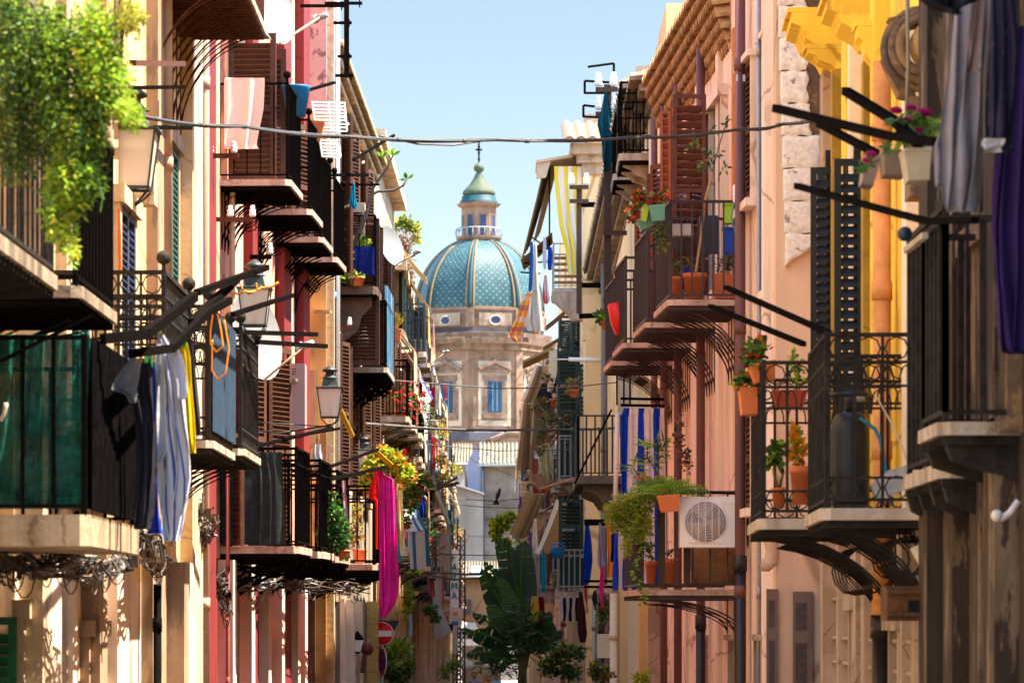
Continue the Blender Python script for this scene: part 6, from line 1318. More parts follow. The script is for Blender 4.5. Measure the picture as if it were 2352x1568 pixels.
# one continuous body mesh: rings along the spine, wings grown from its sides
m = MB(); m.smooth = True; c = P(1144, 1135, 100)
m.tube([c+V((-.05, 0, -.17)), c+V((-.03, 0, -.08)), c, c+V((.03, 0, .08)), c+V((.035, 0, .13)), c+V((.03, -.02, .17))], [.02, .045, .06, .045, .028, .01], 8)
for s in (1, -1): m.slab(lambda u, v, s=s: c+V((.03+s*(.10*u+.10*u*u*.3)+.02*v, -.05*sin(u*3), .02+(.30*u if s > 0 else -.22*u)+(v-.5)*.13*(1-u*.8))), 8, 3, (0, .01, 0))
m.slab(lambda u, v: c+V((-.05+(u-.5)*.09*(1+v), 0, -.15-.12*v)), 3, 3, (0, .008, 0)); b0 = m.build('body', mk('pigeon_dark', (.04, .035, .035), .8), bd)
# magenta shawl and cloths around
mag = mk('magenta_silk', (.88, .02, .34), .6, 0, .25, 9, .3, trans=.25)
cloth('shawl', 'long magenta shawl with two pointed ends hanging over the street', 'shawl', 47.2, [(1072, 866, 872), (1090, 866, 884), (1100, 868, 905), (1180, 869, 909), (1260, 871, 911), (1330, 872, 914), (1370, 872, 912), (1390, 873, 905), (1418, 874, 884)], mag, 7, .05, nv=24, pegs=1)
cloth('cloth', 'scarlet cloth hanging just behind the magenta shawl', 'cloth', 47.6, [(1080, 862, 870), (1120, 848, 868), (1145, 848, 868), (1150, 862, 869), (1260, 861, 870)], fab('scarlet', (.62, .01, .01)), 1, .02)
cloth('cloth', 'dark teal cloth hanging to the right of the magenta shawl', 'cloth', 52, [(1180, 905, 912), (1260, 905, 918), (1290, 906, 922)], fab('teal_c', (.01, .16, .18)), 1, .02)
cloth('cloth', 'narrow pink and cream strip hanging on the arm left of the magenta shawl', 'cloth', 45, [(1103, 785, 793), (1180, 790, 799), (1275, 796, 804), (1281, 796, 806)], stripes('pink_strip', [(.68, .5, .42), (.68, .5, .42), (.5, .12, .3)], 1), 1, .01)
sheet('cloth', 'sun bleached yellow strap stretched beside the third street lantern', 'strap', [P(778, 948, 43), P(787, 940, 43), P(815, 1000, 46), P(806, 1006, 46)], fab('yellow_strap', (.75, .55, .06)), amp=.005, sag=.01)
sheet('cloth', 'second yellow strap, lower, pointing down to the flowers', 'strap', [P(856, 1036, 50), P(864, 1030, 50), P(906, 1068, 53), P(900, 1075, 53)], fab('yellow_strap', (.75, .55, .06)), amp=.005, sag=.01)
cloth('cloth', 'lemon yellow cloth between the black railings above the ivy', 'cloth', 46, [(1105, 748, 762), (1150, 750, 766), (1176, 752, 766)], fab('lemon', (.75, .62, .04)), 2, .02)
cloth('cloth', 'white carrier bag hanging on an arm below the third street lantern', 'bag', 44.5, [(1020, 722, 738), (1045, 718, 740), (1075, 722, 738)], fab('white_bag', (.7, .68, .68)), 2, .03)
plant('ivy', 'dense dark green ivy covering the balcony end beside the black railings', 44, [(765, 1200, 36, 80), (745, 1240, 20, 40), (790, 1240, 20, 50)], [G1, G2, leafm('ivy_green', (.06, .2, .03))], 1100, .06, .045, pot=(790, 1288, 1262, 30, terra))
plant('potted_plant', 'reddish leafed plant in a terracotta pot left of the magenta shawl', 49.6, [(820, 1190, 18, 50), (815, 1235, 22, 26)], [leafm('russet', (.34, .11, .05)), G5, G4], 260, .06, .04, pot=(826, 1292, 1260, 34, terra))
plant('climber', 'yellow green climber with orange flowers around the arm above the shawl', 53, [(862, 1070, 34, 36), (905, 1060, 30, 30), (880, 1040, 20, 16), (930, 1090, 28, 34), (845, 1110, 20, 30)], [G4, G3, G1, FO], 900, .09, .06, idx=[0, 0, 1, 1, 2, 3])
plant('climber', 'bright leafy climber with red blossoms on the balcony past the magenta shawl', 58, [(940, 1150, 22, 40), (955, 1120, 24, 30), (975, 1105, 22, 20), (930, 1200, 14, 20)], [G3, G1, G2, FR], 620, .09, .06, idx=[0, 0, 1, 1, 2, 3])
plant('creeper', 'dry brown creeper spilling from the roof terrace against the sky', 85, [(925, 560, 32, 30), (922, 600, 30, 50), (938, 640, 18, 40), (925, 650, 22, 30)], [DRY, leafm('dry_tan', (.3, .2, .12)), DRY], 1500, .10, .05, droop=.5)
plant('terrace_plant', 'green and yellow plants on the roof terrace above the dry creeper', 85.5, [(905, 522, 20, 9), (940, 520, 24, 14), (955, 545, 8, 22), (928, 505, 16, 10)], [G4, G1, G5], 520, .12, .06)
sheet('awning', 'orange awning on the roof terrace behind the plants', 'awning', [P(884, 492, 88), P(904, 488, 90), P(922, 518, 88), P(884, 510, 86)], fab('orange_canvas', (.75, .30, .05)), sag=.05)
plant('creeper', 'tangle of bare brown creeper over the balcony end below the yellowish awning', 76, [(928, 960, 34, 30), (930, 1010, 26, 60), (940, 1050, 16, 40), (905, 990, 10, 50)], [DRY, leafm('dry_tan', (.3, .2, .12)), G5], 1300, .09, .04, droop=.5)
pl = thing('planter', 'spiky aloe in a terracotta box beyond the blue cane screen', 'planter', P(905, 760, 66)); trough(892, 922, 756, 782, 66, .3, terra, pl); m = MB()
for i in range(40): a = random.uniform(-1, 1); m.cur = i % 3; m.leaf(P(906, 756, 66.1), V((sin(a), random.uniform(-.3, .3), cos(a))).normalized(), V((0, -1, .1)), random.uniform(.2, .34), .035)
m.build('foliage', [G4, G5, FO], pl)
dish('cream satellite dish lit orange in front of the church cornice', 983, 811, 92, .30, (.75, -.6, .2), mk('cream_dish', (.34, .25, .15), .6), (1062-38, 808, 92), foot=P(960, 815, 93))
dish('narrow cream satellite dish seen almost edge-on by the louvred screen', 926, 790, 78, .32, (.93, -.35, .1), mk('cream_dish', (.34, .25, .15), .6), (905, 770, 78))
m = MB(); q = thing('louvre_screen', 'dark green framed louvre screen beside the church cornice', 'screen', P(948, 870, 100)); louver((P(932, 0, 98).x, 98), (1, 0, 0), .42, ZH(880, 98), ZH(722, 98), woodg, q, slat=.09, fw=.05)
# far awnings and cloths, left side
aw = [('red and grey striped awning hanging steeply below the louvre screen', [(918, 846, 74), (926, 852, 78), (976, 915, 78), (964, 922, 74)], stripes('aw1', [(.5, .3, .27), (.55, .45, .4), (.35, .2, .2)], 4)),
      ('cream, yellow and navy striped awning right of the grey red one', [(938, 832, 80), (946, 826, 84), (992, 916, 84), (976, 930, 80)], stripes('aw2', [(.6, .5, .3), (.7, .65, .6), (.08, .07, .3)], 3)),
      ('white and blue striped awning hanging almost vertical beside the yellow roll awning', [(968, 930, 90), (984, 928, 94), (996, 1060, 94), (976, 1070, 90)], stripes('aw3', [(.7, .66, .62), (.7, .66, .62), (.3, .34, .5)], 3)),
      ('narrow blue and white awning edge beside the orange roll awning', [(984, 1004, 100), (990, 1004, 104), (1006, 1080, 104), (996, 1090, 100)], stripes('aw4', [(.1, .3, .4), (.6, .6, .55)], 2)),
      ('pale striped awning top of the yellow ochre balcony curtain', [(986, 992, 118), (1010, 988, 124), (1024, 1020, 124), (992, 1020, 118)], stripes('aw5', [(.75, .55, .3), (.75, .6, .4), (.5, .3, .12)], 4)),
      ('ochre striped balcony curtain below the yellow awning', [(993, 1022, 118), (1025, 1022, 122), (1025, 1088, 122), (997, 1086, 118)], stripes('aw6', [(.6, .36, .12), (.55, .32, .1), (.3, .15, .05)], 3)),
      ('white and petrol striped awning bulging out past the magenta shawl', [(918, 1172, 62), (950, 1166, 66), (978, 1215, 66), (936, 1222, 62)], stripes('aw7', [(.6, .55, .52), (.6, .55, .52), (.03, .14, .24)], 3)),
      ('lower flap of the white and petrol striped awning', [(936, 1222, 62), (980, 1215, 66), (984, 1300, 66), (940, 1306, 62)], stripes('aw8', [(.6, .55, .52), (.6, .55, .52), (.03, .14, .24)], 3)),
      ('green and cream striped awning strip angled above the pharmacy sign', [(1000, 1128, 100), (1004, 1128, 104), (1034, 1202, 104), (1028, 1206, 100)], stripes('aw9', [(.6, .58, .42), (.1, .25, .15)], 2)),
      ('green and cream striped curtain strip hanging beside the pharmacy sign', [(1028, 1206, 102), (1034, 1206, 104), (1038, 1330, 104), (1030, 1330, 102)], stripes('aw10', [(.6, .58, .42), (.1, .25, .15)], 1.5)),
      ('upper red and white striped curtain behind the pharmacy sign', [(1000, 1228, 96), (1026, 1228, 100), (1026, 1300, 100), (1002, 1300, 96)], stripes('aw11', [(.45, .06, .1), (.7, .55, .5)], 4)),
      ('lower red and white striped curtain left of the pharmacy sign', [(980, 1310, 94), (1022, 1312, 100), (1020, 1400, 100), (992, 1380, 94)], stripes('aw12', [(.5, .08, .14), (.72, .6, .56)], 5)),
      ('grey beige canvas screen hanging diagonally above the balcony plants', [(990, 1372, 88), (1000, 1370, 92), (1036, 1452, 92), (994, 1470, 88)], fab('aw13', (.48, .40, .34))),
      ('black and olive striped awning folded beneath the blue cloth', [(970, 1160, 84), (978, 1160, 88), (996, 1300, 88), (988, 1310, 84)], stripes('aw14', [(.06, .07, .06), (.3, .28, .15), (.5, .45, .3)], 2)),
      ('small white canvas at street end left of the banana plant', [(1046, 1430, 130), (1052, 1428, 134), (1072, 1460, 134), (1050, 1466, 130)], fab('aw15', (.7, .68, .66)))]
for lb, pts, mt in aw: sheet('awning', lb, 'awning', [P(*p) for p in pts], mt, sag=.03, amp=.03, group=None)
for lb, Z, rows, mt in (('royal blue cloth hanging below the red blossoms', 72, [(1108, 968, 975), (1150, 964, 974), (1170, 962, 978), (1188, 966, 976)], fab('royal_blue', (.015, .04, .35))),
    ('red and white cloths on the rack beside the church window', 90, [(890, 990, 1000), (940, 990, 998), (942, 991, 998)], fab('crimson', (.55, .02, .08))),
    ('white towel on the rack beside the church window', 91, [(885, 999, 1010), (940, 1000, 1010)], fab('white_cloth', (.66, .60, .52))),
    ('pink towel at the end of the rack beside the church window', 91, [(880, 1018, 1027), (912, 1019, 1026), (918, 1020, 1025)], fab('pink_c', (.65, .15, .2))),
    ('red hanging cloth above the flowering climber', 66, [(1030, 925, 934), (1060, 922, 940), (1082, 926, 944)], fab('bright_red2', (.6, .03, .03))),
    ('teal cloth hanging beyond the green striped awning', 110, [(1170, 1030, 1034), (1230, 1028, 1042), (1252, 1030, 1040)], fab('teal_c', (.01, .16, .18))),
    ('yellow cream cloth hanging right of the magenta shawl', 54, [(1110, 912, 922), (1200, 914, 926), (1258, 916, 930)], stripes('yel_strip', [(.68, .5, .2), (.7, .6, .4)], 2)),
    ('pale blue cloth trailing beside the yellow green hanging plant', 80, [(1375, 938, 944), (1430, 940, 948), (1460, 938, 944)], fab('pale_blue', (.25, .45, .6))),
    ('white sheet hanging by the pharmacy sign, near the street end', 118, [(1440, 1040, 1050), (1500, 1038, 1052)], fab('white_cloth', (.66, .60, .52))),
    ('dark navy cloth strung low before the white canvas', 105, [(1432, 996, 1040), (1448, 1000, 1040)], fab('navy', (.006, .012, .12), .1))):
    cloth('cloth', lb, 'cloth', Z, rows, mt, 2, .04)
for lb, x0, y0, Z in (('long wooden shelf board under the ochre curtain balcony', 862, 1264, 60), ('white board shelf beside the lower red striped curtain', 1000, 1222, 98)):
    m = MB(); m.box(P(x0, 0, Z).x, P(x0+44, 0, Z).x, Z, Z+.3, ZH(y0+6, Z), ZH(y0, Z)); tag(m.build('shelf', marble), lb, 'shelf')
plant('hanging_plant', 'yellow green trailing plant on the balcony above the no entry sign', 76, [(950, 1310, 14, 10), (940, 1370, 12, 40), (935, 1400, 10, 26)], [G4, G3, G1], 360, .10, .04)
plant('potted_plant', 'round bushy plant in a hanging basket before the canvas screen', 84, [(987, 1400, 18, 14), (1000, 1420, 12, 10)], [G1, G2], 260, .10, .06)
plant('palm_bush', 'bright spiky palm bush behind the no parking sign', 72, [(905, 1505, 34, 22), (915, 1490, 30, 18)], [G3, G4, G1], 420, .24, .03)
plant('shrub', 'dark shrub at the foot of the wall behind the no parking sign', 73, [(915, 1550, 38, 30), (890, 1540, 26, 30), (940, 1530, 16, 26)], [G2, G1, G5], 700, .10, .06)
plant('balcony_plant', 'leafy plant in the shade below the fine cable bundle', 52, [(808, 1325, 26, 16), (830, 1340, 14, 14)], [G2, G5, G1], 220, .06, .04)
plant('balcony_plant', 'green plant on the balcony left of the bare frangipani twigs', 96, [(1010, 1060, 14, 16), (1020, 1100, 14, 14)], [G5, G4], 160, .12, .05)
plant('street_plants', 'potted palms at the street end in front of the umbrella', 118, [(1040, 1530, 20, 14), (1020, 1545, 16, 14)], [G3, G1], 260, .2, .05)
m = MB(); q = P(1040, 1120, 100)
for i in range(9):
    a = random.uniform(.1, 1.3); L = random.uniform(20, 60); m.tube([P(1000, 1120, 100), P(1000+L*cos(a)*.6, 1120-L*sin(a)*.5, 100), P(1000+L*cos(a)*1.2, 1120-L*sin(a)*1.1, 100)], .025, 4)
tag(m.build('bare_branches', MATS['bark_grey']), 'bare twigs reaching over the white house wall', 'branches')
# pharmacy sign
ps = thing('pharmacy_sign', 'white vertical pharmacy sign with green capital letters on the left side', 'sign', P(1043, 1400, 112)); m = MB(); X0, X1 = P(1034, 0, 112).x, P(1053, 0, 112).x
m.box(X0, X1, 112, 112.15, ZH(1395, 112), ZH(1262, 112)); m.build('panel', whitep, ps)
grn = mk('pharmacy_green', (.0, .14, .09), .6)
SEG = {'F': [((0, 0), (0, 1)), ((0, 1), (.8, 1)), ((0, .55), (.6, .55))], 'A': [((0, 0), (.5, 1)), ((.5, 1), (1, 0)), ((.2, .35), (.8, .35))], 'R': [((0, 0), (0, 1)), ((0, 1), (.8, .95)), ((.8, .95), (.8, .55)), ((.8, .55), (0, .5)), ((.3, .5), (.9, 0))], 'M': [((0, 0), (.1, 1)), ((.1, 1), (.5, .3)), ((.5, .3), (.9, 1)), ((.9, 1), (1, 0))]}
for i, chh in enumerate('FARMA'):
    m = MB(); h = .2; w_ = .15; xx = (X0+X1)/2-w_/2; z = ZH(1288+i*21.5, 112)
    for (a, b_) in SEG[chh]: m.beam((xx+a[0]*w_, 111.985, z+a[1]*h), (xx+b_[0]*w_, 111.985, z+b_[1]*h), .035, .02)
    m.build('letter', grn, ps)
m = MB(); m.box(X0-.02, X1+.14, 111.9, 112.1, ZH(1420, 112), ZH(1372+24, 112)); m.box(X0-.02, X1+.1, 111.9, 112.1, ZH(1440, 112), ZH(1421, 112)); m.build('lower_panel', cream3, ps)
m = MB(); m.box(X0+.04, X1, 111.88, 111.9, ZH(1434, 112), ZH(1426, 112)); m.build('blue_mark', mk('print_blue', (.05, .15, .4)), ps)
m = MB(); m.box(X0+.08, X1-.02, 111.88, 111.9, ZH(1412, 112), ZH(1404, 112)); m.build('orange_mark', mk('print_orange', (.7, .25, .05)), ps)
# scaffold lattice towers
for lb, x, y in (('dark lattice scaffold pole before the white house, taller one', 1059, 1215), ('shorter lattice scaffold pole left of the tall one', 1049, 1230)):
    m = MB(); Z = 125; X = P(x, 0, Z).x; w_ = .12
    for dx in (-w_, w_): m.beam((X+dx, Z, 0), (X+dx, Z, ZH(y-(22 if dx < 0 else 0), Z)), .05)
    z = 0
    while z < ZH(y, Z)-.3: m.beam((X-w_, Z, z), (X+w_, Z, z+.3), .035); m.beam((X+w_, Z, z), (X-w_, Z, z+.3), .03); z += .3
    tag(m.build('scaffold_pole', MATS['rust_brown']), lb, 'scaffold')
# road signs
wht = mk('sign_white', (.92, .88, .84), .45, 0, .04, 4, 0); redsg = mk('sign_red', (.80, .010, .018), .4, 0, .06, 5, 0); bls = mk('sign_blue', (.03, .05, .40), .4)
rs_ = thing('no_entry_sign', 'round red no entry sign with white bar and bright rim', 'road sign', P(879, 1600, 70)); Z = 70; c = P(877.5, 1454, Z); k_ = Z/S
m = MB(); 
def disc(m, c, r, t): m.tube([c, c+V((0, t, 0))], r, 40)
disc(m, c, 26.8*k_, .012); m.build('rim', wht, rs_)
m = MB(); disc(m, c-V((0, .004, 0)), 25.4*k_, .004); m.build('disc', redsg, rs_)
m = MB(); m.box(c.x-22.5*k_, c.x+22.5*k_, Z-.010, Z-.005, c.z-6.8*k_, c.z+6.8*k_); m.build('bar', wht, rs_)
m = MB(); m.tube([V((c.x, Z+.05, 0)), V((c.x, Z+.05, c.z+.1))], .03, 8); m.build('pole', greym, rs_)
m = MB(); m.prism([P(846, 1424, Z+.3), P(916, 1424, Z+.3), P(916, 1428, Z+.3), P(884, 1486, Z+.3), P(878, 1486, Z+.3)], (0, .02, 0)); tag(m.build('yield_sign_back', mk('sign_back', (.03, .045, .06), .5)), 'dark back of a triangular yield sign behind the no entry sign', 'road sign')
np_ = thing('no_parking_sign', 'no parking sign turned nearly edge-on below the no entry sign', 'road sign', P(879, 1520, 69.9)); c = P(879, 1518, 69.9); f = V((.90, -.44, 0)).normalized(); f = V((-.945, -.33, 0)).normalized(); t = V((-f.y, f.x, 0))
def ring2(m, r0, r1, dd, n=40):
    vs = []
    for i in range(n+1):
        g = 2*pi*i/n
        for r_ in (r0, r1): vs.append(c+f*dd+t*(r_*cos(g))+UP*(r_*sin(g)))
    m.add(vs, [(2*i, 2*i+1, 2*i+3, 2*i+2) for i in range(n)])
m = MB(); m.tube([c, c+f*.012], .26, 36); m.build('disc', wht, np_)
m = MB(); ring2(m, .19, .25, .0145); 
for s in (-1, 1): m.ob(c+f*.0150+t*(-.15*s-.02)+UP*-.15, t*.04, f*.001, t*.30*s+UP*.30)
m.build('red_ring', redsg, np_)
m = MB(); ring2(m, .001, .19, .0135); m.build('blue_field', bls, np_)
# wall lamp and round dark sign at lower left of the signs
wl = thing('wall_lantern', 'small white wall lantern low on the left by the rusticated corner', 'wall lamp', P(821, 1492, 60)); m = MB(); c = P(821, 1500, 60); m.lathe(c, [(.03, 0), (.05, .02), (.085, .22), (.10, .24), (.05, .30), (.02, .34), (.001, .36)], 6); m.build('frame', iron, wl)
m = MB(); m.lathe(c-V((0, .0, 0)), [(.055, .03), (.09, .21)], 6); m.build('glass_pane', whitep, wl)
m = MB(); m.tube([P(843, 1490, 60), P(843, 1490, 60.02)], .1, 20); m.beam(P(838, 1500, 60), P(832, 1545, 60), .07, .02); tag(m.build('round_sign', mk('dark_red_metal', (.10, .015, .015), .5)), 'dark red round plate on a slanting stem beside the white wall lantern', 'sign')
rq = mk('rusticated_yellow', (.52, .34, .12), .9, 0, .12, 2, .2)
for i in range(7):
    m = MB(); Z = 66; y = 1380+i*27; m.box(P(855, 0, Z).x-.1, P(868, 0, Z).x, Z, Z+.3, ZH(y+25, Z), ZH(y, Z)); m.build('corner_block', rq, E)
# right side mid details
pkk = [('cream canvas awning side over the climbing roses', [(1265, 805, 96), (1283, 800, 92), (1268, 880, 92), (1262, 900, 96)], fab('cream_canvas2', (.55, .44, .28))),
       ('beige awning falling steeply from a wooden board right of the church', [(1232, 838, 100), (1256, 836, 104), (1222, 920, 104), (1200, 922, 100)], stripes('aw16', [(.62, .46, .32), (.78, .66, .52)], 4)),
       ('brown striped curtain tied to a column below the beige awning', [(1200, 925, 100), (1222, 925, 104), (1224, 1075, 104), (1184, 1075, 100)], stripes('aw17', [(.62, .48, .34), (.80, .66, .52), (.44, .32, .22)], 3)),
       ('cream and grey striped awning slanting over the banana plant', [(1216, 1128, 86), (1250, 1134, 90), (1206, 1232, 90), (1174, 1228, 86)], stripes('aw18', [(.6, .52, .4), (.35, .3, .25), (.55, .48, .38)], 3)),
       ('large beige canvas awning pulled tight from a dark green shutter', [(1282, 1148, 74), (1296, 1146, 76), (1290, 1255, 76), (1232, 1272, 73)], fab('beige_canvas', (.50, .42, .34))),
       ('tan canvas wrapped over a leaning frame before the climbing roses', [(1230, 940, 90), (1252, 945, 92), (1248, 1015, 92), (1224, 1020, 90)], fab('tan_canvas', (.50, .42, .30)))]
for lb, pts, mt in pkk: sheet('awning', lb, 'awning', [P(*p) for p in pts], mt, sag=.08, amp=.06, folds=5, nv=8)
bd2 = thing('tiled_hood', 'small wooden hood with tiles above the cream canvas awning', 'hood', P(1240, 830, 98)); m = MB(); m.prism([P(1200, 828, 97), P(1268, 796, 97), P(1272, 800, 97), P(1202, 833, 97)], (0, 2.5, 0)); m.build('board', mk('warm_board', (.34, .2, .08), .8), bd2)
m = MB(); tiles(m, P(1212, 1095, 92), P(1238, 1122, 92), P(1270, 1108, 95), P(1240, 1088, 95), 6, .06, .05, 3); m.beam(P(1240, 1122, 92), P(1340, 1092, 88), .06); tag(m.build('lean_to_roof', mk('pink_tile2', (.5, .25, .16), .9, 0, .3, 5, .3)), 'small lean-to roof of red tiles, right side', 'roof')
plant('climbing_rose', 'straggly rose with red blossoms over the balcony right of the church door', 90, [(1240, 930, 28, 22), (1262, 960, 24, 30), (1300, 905, 18, 22), (1255, 1000, 20, 24), (1300, 960, 16, 30), (1240, 1030, 14, 30), (1258, 870, 14, 16)], [G5, G1, G2, leafm('pale_rose', (.5, .42, .3)), FR], 1100, .09, .05, idx=[0, 0, 1, 2, 3, 0, 1, 2, 4], pot=(1270, 935, 916, 18, terra))
plant('potted_plant', 'flowering pot on the ledge beside the dark green shutters', 86, [(1318, 880, 18, 14), (1310, 900, 10, 14)], [G5, G1, leafm('rusty_leaf', (.45, .22, .12))], 160, .09, .05, pot=(1318, 912, 894, 22, terra))
plant('tree', 'bright sunlit tree crown left of the banana plant', 120, [(1150, 1205, 24, 20), (1170, 1190, 20, 12), (1140, 1225, 14, 14), (1160, 1250, 14, 16)], [G3, G1, G4], 900, .16, .12)
plant('shrub', 'dark bushy shrub on the right below the banana plant', 62, [(1290, 1500, 34, 30), (1265, 1530, 34, 30), (1310, 1545, 26, 24), (1330, 1500, 14, 20)], [G2, G2, G5, G1], 1300, .08, .055)
plant('shrub', 'small dark shrub at the foot of the pinkish downpipes', 52, [(1380, 1545, 36, 18), (1365, 1530, 14, 14)], [G2, G5], 420, .06, .045)
plant('succulent', 'yellow green leaf tips at the bottom edge below the pink house', 44, [(1472, 1560, 14, 22)], [G4, G3], 60, .12, .05)
for lb, Z, x0, x1, y0, y1, sm in (('dark green louvred shutter, upper left of a pair, above the bowed balcony', 88, 1280, 1328, 806, 950, woodg), ('second dark green louvred shutter, right of the pair above the bowed balcony', 87.6, 1329, 1368, 836, 955, woodg), ('dark green louvred shutter framed by the beige canvas awning', 72.5, 1283, 1340, 1146, 1272, woodg)):
    q = thing('louvred_shutter', lb, 'shutter', P((x0+x1)/2, y1, Z)); X = P(x0, 0, Z).x; louver((X, Z), (1, 0, 0), (x1-x0)*Z/S, ZH(y1, Z), ZH(y0, Z), sm, q, slat=.07 if Z < 80 else .09, fw=.07, name='leaf')
m = MB(); m.ob(P(1366, 960, 87), (.6, 0, 0), (0, .2, 0), (0, 0, 1.35)); m.build('white_panel', cream3, U)
m = MB(); m.tube([P(1306, 825, 86), P(1398, 827, 86)], .045, 8); m.tube([P(1280, 825, 86), P(1306, 825, 86)], .015, 5); tag(m.build('awning_roller', whitep), 'white horizontal awning roller before the dark green shutters', 'awning roller')
gb = thing('balcony', 'small grey railed balcony with a blue bucket, below the beige canvas awning', 'balcony', P(1310, 1368, 71)); x0, x1 = P(1282, 0, 71).x, P(1345, 0, 71).x
m = MB(); m.box(x0-.05, x1+.3, 71, 72.6, ZH(1372, 71), ZH(1364, 71)); m.build('slab', marble, gb)
m = MB()
for yy in (1262, 1275, 1346, 1360): m.beam((x0, 71.05, ZH(yy, 71)), (x1, 71.05, ZH(yy, 71)), .03)
for i in range(6): m.beam((lerp(x0, x1, i/5), 71.05, ZH(1362, 71)), (lerp(x0, x1, i/5), 71.05, ZH(1262, 71)), .028)
for i in range(8): m.beam((x0, 71.05+i*.2, ZH(1362, 71)), (x0, 71.05+i*.2, ZH(1262, 71)), .02)
m.beam((x0, 71.05, ZH(1262, 71)), (x0, 72.6, ZH(1262, 71)), .03); m.build('railing', mk('light_grey_iron', (.28, .25, .24), .6), gb)
m = MB(); m.box(x0+.04, x1, 71.15, 71.17, ZH(1350, 71), ZH(1280, 71)); m.build('net_panel', mk('dark_teal_net', (.01, .05, .055), .8), gb)
bk = thing('bucket', 'round blue bucket hung on the grey balcony corner', 'bucket', P(1280, 1282, 70.8)); m = MB(); m.smooth = True; m.lathe(P(1281, 1282, 70.8), [(.001, 0), (.09, 0), (.125, .14), (.15, .2), (.15, .21), (.13, .2), (.08, .02)], 16); m.build('body', mk('azure_plastic', (.01, .16, .45), .4), bk)
m = MB(); m.tube([P(1281, 1262, 70.8)+V((.14*cos(g), 0, .08*sin(g)+.04)) for g in [pi*i/10 for i in range(11)]], .01, 4); m.build('handle', mk('azure_plastic', (.01, .16, .45), .4), bk)
cloth('cloth', 'black and white striped cloth hung under the grey balcony', 'cloth', 71, [(1372, 1286, 1336), (1426, 1286, 1334)], stripes('bw', [(.5, .42, .42), (.015, .013, .02)], 3.5), 2, .03)
for lb, Z, rows, mt, f_ in (('long cobalt blue cloth hanging right of the grey balcony', 66, [(1200, 1345, 1352), (1240, 1342, 1358), (1290, 1338, 1362), (1330, 1336, 1358), (1342, 1336, 1350)], fab('cobalt_c', (.01, .05, .4)), 2),
    ('turquoise towel hanging below the blue bucket', 70, [(1262, 1246, 1250), (1310, 1243, 1254), (1355, 1242, 1254), (1360, 1246, 1252)], fab('turq', (.01, .3, .42)), 2),
    ('knotted greige curtain hanging behind the banana plant', 72, [(1270, 1222, 1234), (1320, 1220, 1238), (1372, 1222, 1240)], fab('greige', (.42, .36, .31)), 2),
    ('golden yellow cloth hanging beneath the knotted curtain', 71.5, [(1368, 1221, 1236), (1400, 1220, 1238), (1428, 1220, 1238)], fab('golden', (.68, .38, .06)), 2),
    ('deep crimson cloth next to the golden yellow one', 71.6, [(1370, 1237, 1248), (1420, 1237, 1252), (1438, 1240, 1250)], fab('deep_crimson', (.22, .005, .02)), 2),
    ('lilac patterned shirt hanging above the pink stocking', 58, [(1200, 1375, 1381), (1260, 1374, 1386), (1300, 1374, 1392), (1308, 1376, 1386)], fab('lilac_p', (.32, .28, .42)), 2),
    ('hot pink stocking hanging down the cream wall', 57.8, [(1300, 1380, 1388), (1350, 1377, 1387), (1395, 1380, 1388), (1400, 1382, 1386)], fab('hot_pink', (.62, .02, .22)), 1),
    ('orange cloth band hanging left of the blue striped curtain', 56, [(1200, 1394, 1403), (1260, 1395, 1406), (1325, 1397, 1406)], fab('orange_band', (.72, .26, .03)), 1),
    ('dark maroon clothes hanging below the grey balcony corner', 68, [(1358, 1330, 1337), (1400, 1327, 1345), (1455, 1326, 1347), (1475, 1332, 1344)], fab('maroon_c', (.08, .02, .03)), 3),
    ('red and yellow narrow cloth under the cobalt blue one', 66.5, [(1338, 1342, 1352), (1380, 1344, 1351), (1408, 1347, 1350)], stripes('ry', [(.5, .02, .03), (.7, .4, .12)], 1), 1),
    ('small black garment drying on a line before the cream wall', 64, [(1355, 1364, 1368), (1375, 1360, 1373), (1400, 1364, 1370)], fab('blackish', (.02, .018, .025)), 1),
    ('dark blue shirt half behind the trailing fern', 55, [(1200, 1404, 1412), (1250, 1402, 1416), (1290, 1404, 1414)], fab('midnight', (.01, .015, .15)), 1),
    ('violet cloth hanging beside the cream striped awning', 80, [(1220, 1215, 1221), (1260, 1214, 1222), (1262, 1216, 1220)], fab('violet', (.12, .07, .3)), 1),
    ('white shirt hanging under the cream striped awning', 80.5, [(1190, 1226, 1232), (1250, 1222, 1236), (1270, 1226, 1234)], fab('white_cloth', (.66, .60, .52)), 1)):
    cloth('cloth', lb, 'cloth', Z, rows, mt, f_, .04)
for y, x1, w_, lb in ((1334, 1420, .04, 'upper of two thin iron drying bars across the cream wall'), (1347, 1420, .04, 'lower of two thin iron drying bars across the cream wall'), (1199, 1390, .1, 'thick dark bar above the cobalt blue cloth')):
    m = MB(); m.beam(P(1342, y, 62), P(x1, y, 62), w_); tag(m.build('drying_bar', iron), lb, 'drying bar')
m = MB(); m.box(P(1372, 0, 60).x, P(1402, 0, 60).x, 60, 60.3, ZH(1510, 60), ZH(1455, 60)); bx = tag(m.build('wall_box', cream3), 'pale metal box low on the cream wall', 'box')
pr = thing('potted_shelf', 'little balcony planted with dark trailing ivy above the pale metal box', 'plant', P(1388, 1450, 58)); m = MB(); clump(m, P(1385, 1400, 58), (16*58/S, .3, 46*58/S), 420, .06, .045, [0, 0, 1]); m.build('foliage', [G2, G5, G1], pr); m = MB(); m.box(P(1372, 0, 58).x, P(1412, 0, 58).x, 58, 58.5, ZH(1432, 58), ZH(1425, 58)); m.build('shelf', marble, pr)
